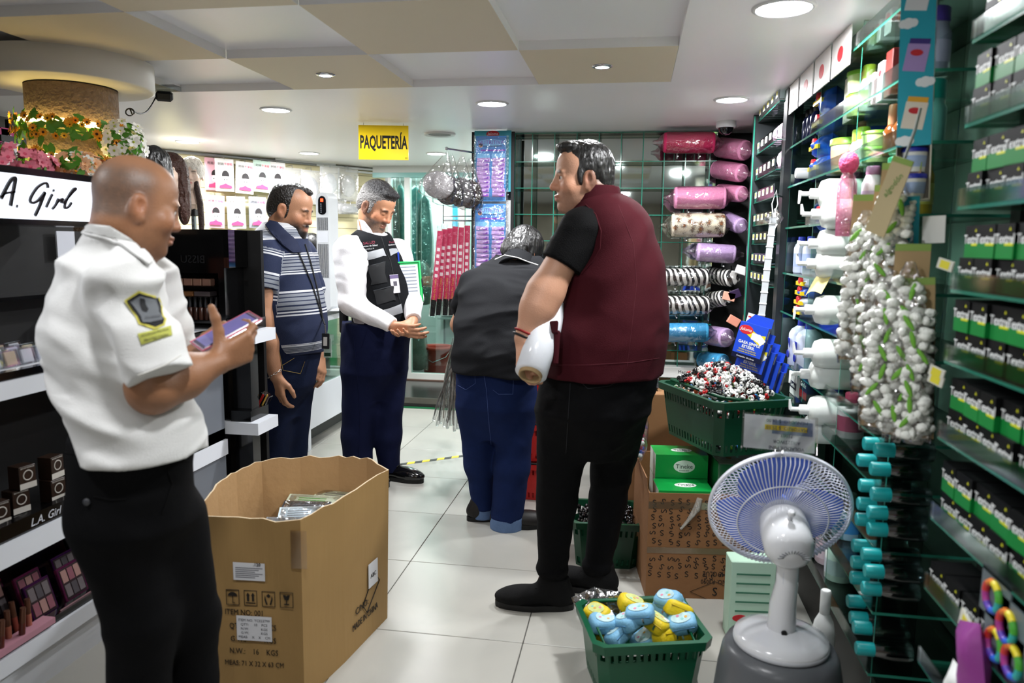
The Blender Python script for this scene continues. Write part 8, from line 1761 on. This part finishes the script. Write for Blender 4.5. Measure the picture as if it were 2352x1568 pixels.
pl = [(1385, 1430, 0, .19), (1420, 1458, 0, .16), (1440, 1430, 0, .20), (1505, 1430, 1, .20), (1450, 1388, 1, .21), (1535, 1378, 0, .24), (1530, 1400, 0, .20), (1600, 1390, 0, .21), (1600, 1430, 0, .20), (1530, 1460, 1, .16), (1560, 1420, 1, .16), (1490, 1400, 1, .17), (1640, 1440, 0, .15), (1585, 1460, 1, .14), (1400, 1470, 1, .12), (1480, 1470, 0, .13), (1370, 1410, 1, .2), (1470, 1410, 0, .235), (1560, 1400, 1, .225), (1590, 1370, 0, .21)]
for i, (px, py, col, z) in enumerate(pl):
    c = onz(px, py, z+.01); c = MBs.inverted() @ Vector(c); c = MBs @ Vector((min(max(c.x, -.13), .13), min(max(c.y, -.10), .10), c.z))
    pouch(c, Euler((rnd.uniform(-.5, .5), rnd.uniform(-.4, .4), rnd.uniform(-1, 1))).to_matrix().to_4x4(), col, ['blue zip pouch heaped in the front green basket', 'yellow zip pouch heaped in the front green basket'][col], ['blue pouches', 'yellow pouches'][col], i)
for i, (px, py) in enumerate([(1352, 1388), (1395, 1385)]): c = onz(px, py, .20); ob('foil_bag', bagmesh('foil_bag', .09, .09, .04, mat('foil_silver', '#8f8f8f', .15, .9, var=.4, vscale=20, bump=1, bscale=30), 8, wob=.5, seed=i), None, M=Matrix.Translation(c) @ RX(1.0) @ RZ(.5+i), label='crumpled silver foil bag at the corner of the front basket', cat='bag', group='silver foil bags in the front basket')
# small basket behind the maroon man, full of black bits
c = onz(1372, 1300); M2 = T(-.085, 3.33, .001) @ RZ(.08); green_basket(M2, 'green shopping basket of glossy black bits behind the man in maroon', .31, .30, .215, gbm, False)
mb = MB(); r5 = random.Random(3)
for k in range(420): a = r5.uniform(-.125, .125); b = r5.uniform(-.12, .12); mb.ell((a, b, .17+.03*r5.random()), (r5.uniform(.006, .012),)*3, 0, 5, 4)
ob('black_beads', mb, mat('bead_black', '#0a0a0d', .12, spec=.8), M=M2, label='glossy black beads filling the green basket behind the man in maroon', cat='beads', kind='stuff')
# ------------------------------------------------------------------ stacked patterned cartons
def spat():
    M = mat('carton_brown_dark', '#7d5634', .75, var=.15, vscale=4, bump=.1); return M
cq = [onz(1482, 1371), (.037, 3.401)]; CO = Vector((cq[0][0], cq[0][1], 0)); ang = math.atan2(0, 1)
d = Vector((cq[1][0]-cq[0][0], cq[1][1]-cq[0][1], 0)); rzc = math.atan2(-d.x, d.y); 
MC = Matrix.Translation(CO) @ RZ(rzc); WC, DC = .46, .44
ps = mat('s_print', '#15110d', .8); s_mesh = None
def s_marks(parent, n, h_, zoff, seed):
    global s_mesh
    r = random.Random(seed)
    if s_mesh is None:
        mb = MB(); polyline_ribbon(mb, spline([(.006, .009), (-.002, .011), (-.006, .006), (0, .001), (.006, -.004), (.001, -.010), (-.007, -.008)], 4), .0032, .0004); s_mesh = mb.mesh('s_print', [ps])
    k = 0
    for row in range(int(h_/.034)):
        for cl in range(int(WC/.036)):
            if k >= n: return
            ob('s_print', s_mesh, None, parent, M=T(.02+.036*cl+r.uniform(-.007, .007), -.0006, zoff+.02+.034*row+r.uniform(-.006, .006)) @ RX(PI/2) @ RZ(r.choice((0, 0, .4, PI, 2.6, 1.57)))); k += 1
lc = thing('patterned_carton', 'lower brown carton printed with S marks, under the open one', 'box', M=MC); HB = .215
ob('box', MB().box((0, 0, 0), (WC, DC, HB)), spat(), lc); s_marks(lc, 60, .13, .08, 1)
text('ITEM NO. R3090', .026, ps, lc, T(.30, -.0008, .075) @ RX(PI/2) @ RZ(PI), sx=.85); text('SLIME GLUE', .03, ps, lc, T(.29, -.0008, .108) @ RX(PI/2) @ RZ(PI), sx=.8); text('S', .05, ps, lc, T(.28, -.0008, .03) @ RX(PI/2)); ob('diamond_print', MB(T(.28, -.0008, .03) @ RX(PI/2)).tube([(-.10, 0, 0), (0, -.045, 0), (.10, 0, 0), (0, .045, 0)], .0012, 4, closed=True), ps, lc)
ob('tape_strip', MB().box((.0, -.0012, .19), (WC, -.0006, HB)), clear('packing_tape', '#f3e6c9'), lc)
uc_ = thing('patterned_carton', 'open brown carton printed with S marks, holding green boxes', 'box', M=MC @ T(.0, .0, HB+.001)); HU = .225
wb_ = MB()
for a, b in (((0, 0, 0), (WC, .005, HU)), ((0, DC-.005, 0), (WC, DC, HU+.05)), ((0, .005, 0), (.005, DC-.005, HU)), ((WC-.005, .005, 0), (WC, DC-.005, HU)), ((.005, .005, 0), (WC-.005, DC-.005, .005))): wb_.box(a, b)
ob('walls', wb_, spat(), uc_); s_marks(uc_, 75, HU, .0, 2); ob('left_flap', MB(T(0, .0, HU) @ RY(-.12)).box((-.004, .01, 0), (0, DC, .06)), spat(), uc_); ob('knotted_tape', MB().tube([(.20, -.01, .21), (.19, -.014, .17), (.16, -.01, .12), (.13, -.008, .08)], [.012, .016, .008, .005], 7), clear('tape_knot', '#ffffff', .35, .2, .8, 60, opac=.35, ocol='#d9d3c6'), uc_); ob('tape_strip', MB().box((.0, -.0012, .16), (WC, -.0006, .19)), clear('packing_tape', '#f3e6c9'), uc_)
grn = mat('tineke_green', '#0b8a3a', .3, var=.03); tw = mat('tineke_white', '#d3dcd3', .4)
def tineke(M_, lb, d=(.22, .15, .10), side=True):
    t = thing('green_box', lb, 'box', M=M_); ob('box', MB().box((0, 0, 0), d, 0, None, {5: 1} if side else None), [grn, tw], t)
    for Mo in (T(d[0]*.55, d[1]*.5, d[2]+.0004), T(d[0]*.55, -.0004, d[2]*.5) @ RX(PI/2)):
        o_ = ob('white_oval', MB(Mo).lathe([(.045, 0), (.044, .0006)], 24, sy=.6), tw, t); text('Tineke', .026, mat('tineke_print', '#3b4a44', .5), t, Mo @ T(0, 0, .001)); text('& more love', .008, mat('tineke_print', '#3b4a44'), t, Mo @ T(0, -.017, .001))
    return t
zb = HB+.012
for k, (x, y, z, lb) in enumerate([(.03, .01, .03, 'green Tineke box low in the open carton'), (.04, .012, .132, 'green Tineke box at the front of open carton'), (.05, .165, .03, 'green Tineke box low at the back of open carton'), (.05, .17, .132, 'green Tineke box in the middle at the back of open carton'), (.05, .175, .234, 'green Tineke box topmost in the stack, under the big basket')]): tineke(MC @ T(x, y, HB+.001+z), lb)
t = thing('daisy_box', 'green box printed with a white daisy, wrapped in clear film', 'box', M=MC @ T(.285, .05, HB+.03)); ob('box', MB().box((0, 0, 0), (.16, .24, .305)), mat('daisy_green', '#1b7a44', .3), t); ob('top_panel', MB().box((.005, .005, .305), (.155, .235, .306)), mat('daisy_pale', '#b9cfb0', .5), t)
for i in range(8): ob('petal_print', MB(T(.06, .09, .3065) @ RZ(i*PI/4) @ T(.028, 0, 0)).lathe([(.02, 0), (.019, .0006)], 12, sy=.45), mat('daisy_white', '#e6e6dc', .5), t)
ob('daisy_eye', MB(T(.06, .09, .3072)).lathe([(.013, 0), (.012, .0006)], 12), mat('daisy_eye', '#c98a2a', .5), t); ob('film', MB().box((-.004, -.004, 0), (.164, .244, .309)), clear('film_thin', '#ffffff', .16, .08), t)
# white and green carton leaning low behind the fan
cw_ = onx(1795, 1390, .50); t = thing('leaflet_carton', 'pale green printed carton standing behind the fan pole', 'box', (.46, 2.72, .001), .1); ob('box', roundbox(.16, .09, .30, .003), mat('carton_palegreen', '#b9d9c3', .45), t)
for i in range(5): ob('print_line', MB().box((-.06, -.0462, .25-.035*i), (.06, -.0455, .256-.035*i)), mat('print_darkgreen', '#3f7a5f', .6), t)
for q in (-.04, .045): ob('logo_oval', MB(T(q, -.0455, .085) @ RX(PI/2)).lathe([(.028, 0), (.027, .0008)], 18, sy=.5), ov, t)
# ------------------------------------------------------------------ big basket of hair ties on top
bc = onz(1648, 1030, .595); MBK = T(.385, 3.19, .605) @ RZ(2.02); green_basket(MBK, 'large dark green basket heaped with hair ties on green boxes', .48, .33, .225, gbm)
tie = []
for nm, col in (('white', '#dcdcd8'), ('black', '#0b0b0d'), ('red', '#a81a1c')):
    m_ = mat('tie_' + nm, col, .35); mb = MB(); mb.ell((0, 0, 0), (.0075, .0065, .0065), 0, 7, 5); mb.ell((.012, .002, .001), (.0075, .0065, .0065), 0, 7, 5); mb.tube([(.006+.011*math.cos(a), .011*math.sin(a), .004) for a in np.linspace(0, 2*PI, 9)[:-1]], .0022, 4, closed=True); tie.append((nm, mb.mesh('hair_tie', [m_])))
r6 = random.Random(11)
for k in range(300):
    while True:
        a = r6.uniform(-.215, .215); b = r6.uniform(-.145, .145)
        if (abs(a)/.22)**3+(abs(b)/.15)**3 < 1: break
    hgt = .214+.11*max(0, 1-(a/.23)**2)*max(0, 1-(b/.17)**2)
    j = r6.choices((0, 1, 2), (.62, .24, .14))[0]
    if math.sin(a*25+2)*math.sin(b*32+1) > .55: j = 1
    nm, me = tie[j]; ob('hair_tie', me, None, M=MBK @ T(a, b, hgt) @ Euler((r6.uniform(0, 6), r6.uniform(0, 6), r6.uniform(0, 6))).to_matrix().to_4x4(), label='%s beaded hair tie heaped in the large green basket' % nm, cat='hair tie', group='%s hair ties in the large green basket' % nm)
mb = MB()
for k in range(700):
    a = r6.uniform(-.205, .205); b = r6.uniform(-.135, .135); z = r6.choice((.02, .05, .09, .13, .165, .185, .20))+.05*max(0, 1-(a/.22)**2)*max(0, 1-(b/.16)**2)*(r6.random() > .5)
    if z < .18 and abs(a) < .15 and abs(b) < .09: z = .205+.08*max(0, 1-(a/.22)**2)*max(0, 1-(b/.16)**2)
    q_ = .86+.14*z/.225; mb.ell((a*q_, b*q_, z), (.010, .009, .009), r6.choices(range(6), (8, 3, 2, 1, 1, 1))[0], 6, 4)
ob('hair_tie_heap', mb, [MATS['tie_white'], MATS['tie_black'], MATS['tie_red'], mat('tie_orange', '#d9602c', .4), mat('tie_lime', '#8ac93a', .4), mat('tie_azure', '#3a86c9', .4)], M=MBK, label='rest of the mixed hair ties filling the large green basket', cat='hair ties', kind='stuff')
# plain cartons and crate behind
for c, dd, col, lb in (((.17, 3.72, .001), (.40, .30, .42), '#7a5636', 'plain brown carton behind the patterned ones'), ((.17, 3.72, .422), (.34, .28, .30), '#8a6440', 'second plain brown carton stacked behind the patterned ones')):
    t = thing('plain_carton', lb, 'box', c, .05); ob('box', roundbox(*dd, .004), mat('pc_' + col, col, .8, var=.15, vscale=5), t); ob('tape_strip', MB().box((-dd[0]/2-.0008, -.025, dd[2]*.3), (-dd[0]/2-.0002, .025, dd[2])), clear('packing_tape', '#f3e6c9'), t)
ob('foil_bag', bagmesh('foil_bag', .13, .11, .06, MATS['foil_silver'], 8, wob=.5, seed=8), None, M=T(.08, 3.70, .755) @ RX(.3), label='crumpled silver bag on the plain cartons', cat='bag')
t = thing('clear_tote', 'clear plastic bag of bright ribbons squeezed beside the green boxes', 'bag', (.035, 3.20, .50)); ob('bag', MB().lathe([(.03, 0), (.05, .05), (.055, .16), (.045, .20)], 12, cap=False), clear('wig_wrap', '#ffffff'), t)
mb = MB(); [mb.ell((rnd.uniform(-.03, .03), rnd.uniform(-.03, .03), .02+.12*rnd.random()), (.012, .01, .01), rnd.randrange(3), 6, 4) for _ in range(60)]; ob('ribbons', mb, [mat('rib_pink', '#c92c6a', .5), mat('rib_blue', '#2c4fc9', .5), mat('rib_white', '#d9d9dc', .5)], t, kind='stuff')
ob('tote_base', roundbox(.13, .26, .498, .004), mat('pc_#8a6440', '#8a6440'), loc=(.0, 3.26, .001), label='narrow brown carton under the bag of ribbons', cat='box') if False else None
# ------------------------------------------------------------------ fan on a grey drum
FC = ony(1790, 1170, 2.20); ax = Vector((-.02, .93, .36)).normalized(); BASEZ = .305
FB = Vector((.45, 2.11, BASEZ))
t = thing('grey_drum', 'upturned grey plastic tub carrying the fan', 'tub', (FB.x, FB.y, .001)); ob('shell', MB().lathe([(.195, 0), (.19, .03), (.170, .22), (.160, .275), (.148, .298), (.12, .302)], 40), mat('tub_grey', '#5d6064', .3, var=.05), t); ob('rim', MB().lathe([(.19, 0), (.205, 0), (.205, .02), (.19, .022)], 40, cap=False), mat('tub_grey2', '#3f4246', .35), t); ob('tape_patch', MB(T(-.13, -.13, .12) @ RZ(.8)).box((-.03, -.02, -.08), (.03, -.018, .09)), clear('packing_tape', '#f3e6c9'), t)
FN = thing('table_fan', 'white table fan with blue blades seen from behind, on grey tub', 'fan', tuple(FB)); fw_ = mat('fan_gloss_white', '#dcdee2', .15, var=.02, coat=.3)
o_ = FB
def L_(p): return Vector(p)-o_
ob('base', MB().lathe([(.125, 0), (.130, .006), (.128, .022), (.10, .034), (.04, .046), (.03, .05)], 48), fw_, FN); ob('foot_ring', MB().lathe([(.129, .0), (.131, .003), (.131, .010), (.129, .012)], 48, cap=False), mat('fan_edge', '#c3c6cc', .3), FN)
FCv = Vector(FC); hub = FCv-ax*.015; mot = FCv-ax*.11; neck = Vector((FB.x+.005, mot.y+.0, mot.z-.075))
ob('pole', MB().tube([(0, 0, .03), (0, -.002, .12), L_(neck)+Vector((0, 0, -.06)), L_(neck)+Vector((0, 0, .02))], [.040, .036, .030, .030], 20), fw_, FN)
sb_ = ob('badge', MB().box((-.011, -.038, L_(neck).z-.055), (.011, -.034, L_(neck).z-.020)), mat('fan_badge', '#aab4cc', .3), FN); ob('cord_hole', MB(T(0, -.0405, .05) @ RX(PI/2)).lathe([(.008, -.002), (.008, .003)], 12), blkm, FN)
fm_ = frame(L_(mot), ax); ob('yoke', MB(Matrix.Translation(L_(neck))).cbox((.0, .01, .03), (.075, .07, .05), .012), fw_, FN)
ob('motor_housing', MB(fm_).lathe([(.001, -.085), (.035, -.083), (.055, -.070), (.066, -.045), (.068, .01), (.064, .06), (.058, .075), (.055, .09)], 40), fw_, FN)
ob('oscillation_knob', MB(frame(L_(mot)+Vector((0, -.03, .062)), (0, -.6, .8))).lathe([(.007, 0), (.007, .018), (.010, .020), (.010, .030), (.005, .033)], 12), fw_, FN)
for i in range(13): a = -1.25+2.5*i/12; ob('vent_slot', MB(fm_ @ T(0, 0, -.083) @ RZ(a-PI/2)).box((.030, -.0012, -.0005), (.050, .0012, .0022), 0, RY(.45) @ T(-.002, 0, .0)), mat('vent_dark', '#6f7276', .6), FN)
R0 = .198; gm = mat('guard_white', '#d9dce6', .35); hf = frame(L_(FCv), ax)
gd = MB(hf)
for i in range(96):
    a = 2*PI*i/96; tw_ = .16; P_ = [(r*math.cos(a+tw_*s), r*math.sin(a+tw_*s), z) for r, z, s in ((.060, -.050, 0), (.10, -.052, .3), (.15, -.045, .7), (.185, -.028, .95), (R0, -.004, 1.0))]; gd.tube(P_, .0016, 4)
ob('rear_guard_wires', gd, gm, FN, kind='stuff')
for r, z, w_ in ((.060, -.050, .003), (.125, -.050, .0022), (R0, -.002, .0055), (R0, .006, .0045)): ob('guard_ring', MB(hf).tube([(r*math.cos(a), r*math.sin(a), z) for a in np.linspace(0, 2*PI, 65)[:-1]], w_, 6, closed=True), gm, FN)
gd = MB(hf)
for i in range(84):
    a = 2*PI*i/84; P_ = [(r*math.cos(a-.18*s), r*math.sin(a-.18*s), z) for r, z, s in ((.045, .075, 0), (.10, .074, .4), (.16, .055, .8), (R0, .006, 1.0))]; gd.tube(P_, .0016, 4)
ob('front_guard_wires', gd, gm, FN, kind='stuff'); ob('front_cap', MB(hf).lathe([(.048, .072), (.046, .082), (.001, .086)], 28), gm, FN)
bl = mat('blade_blue', '#5a7ae0', .25, var=.03, spec=.5)
for i in range(3):
    def bf(u, v, i=i):
        r = .03+.145*v; sp = 1.0+.55*math.sin(PI*min(1, v*1.05)); a = i*2*PI/3+(u-.5)*sp*1.25+.35*v; return (r*math.cos(a), r*math.sin(a), .018+.03*(u-.5)*(.4+v))
    mb = MB(hf); mb.grid(bf, 10, 8); mb.grid(lambda u, v: tuple(np.array(bf(1-u, v))+np.array((0, 0, -.003))), 10, 8); ob('blade', mb, bl, FN)
ob('hub', MB(hf).lathe([(.032, -.02), (.034, .03), (.028, .045), (.001, .048)], 24), bl, FN)
# price sign clipped on the fan guard, hanging upside down
c = ony(1790, 995, 2.14); Fm = frame(c, (.05, -1, .35), (1, .03, -.05)); t = thing('price_sign', 'clear upside-down price sign clipped above the fan', 'sign', M=Fm)
ob('holder', MB().box((-.102, -.052, 0), (.102, .052, .004)), clear('sign_holder', '#ffffff', .35, .05), t); ob('paper', MB().box((-.096, -.047, -.002), (.096, .047, 0)), mat('sign_paper', '#edf0f6', .3), t); ob('grey_field', MB().box((-.02, -.002, 0), (.09, .036, .0006)), mat('sign_blue_grey', '#7c88a8', .5), t); ob('yellow_field', MB().box((-.04, .008, .0006), (.075, .022, .0012)), mat('stripe_yellow', '#e8c81c'), t)
for s, y in (('MENUDEO: $ 26.00', .034), ('MAYOREO: $ 25.10', .015), ('71003', -.005), ('AIRS25WOR', -.023), ('VOLADOR MINI', -.040)): text(s, .0135, mat('sign_ink', '#3b4460', .6), t, T(.02, y, .0016) @ RZ(PI), ext=.0002)
ob('clip', MB().box((-.01, -.07, -.004), (.01, -.045, .006)), clear('sign_holder', '#ffffff'), t)
build_people()
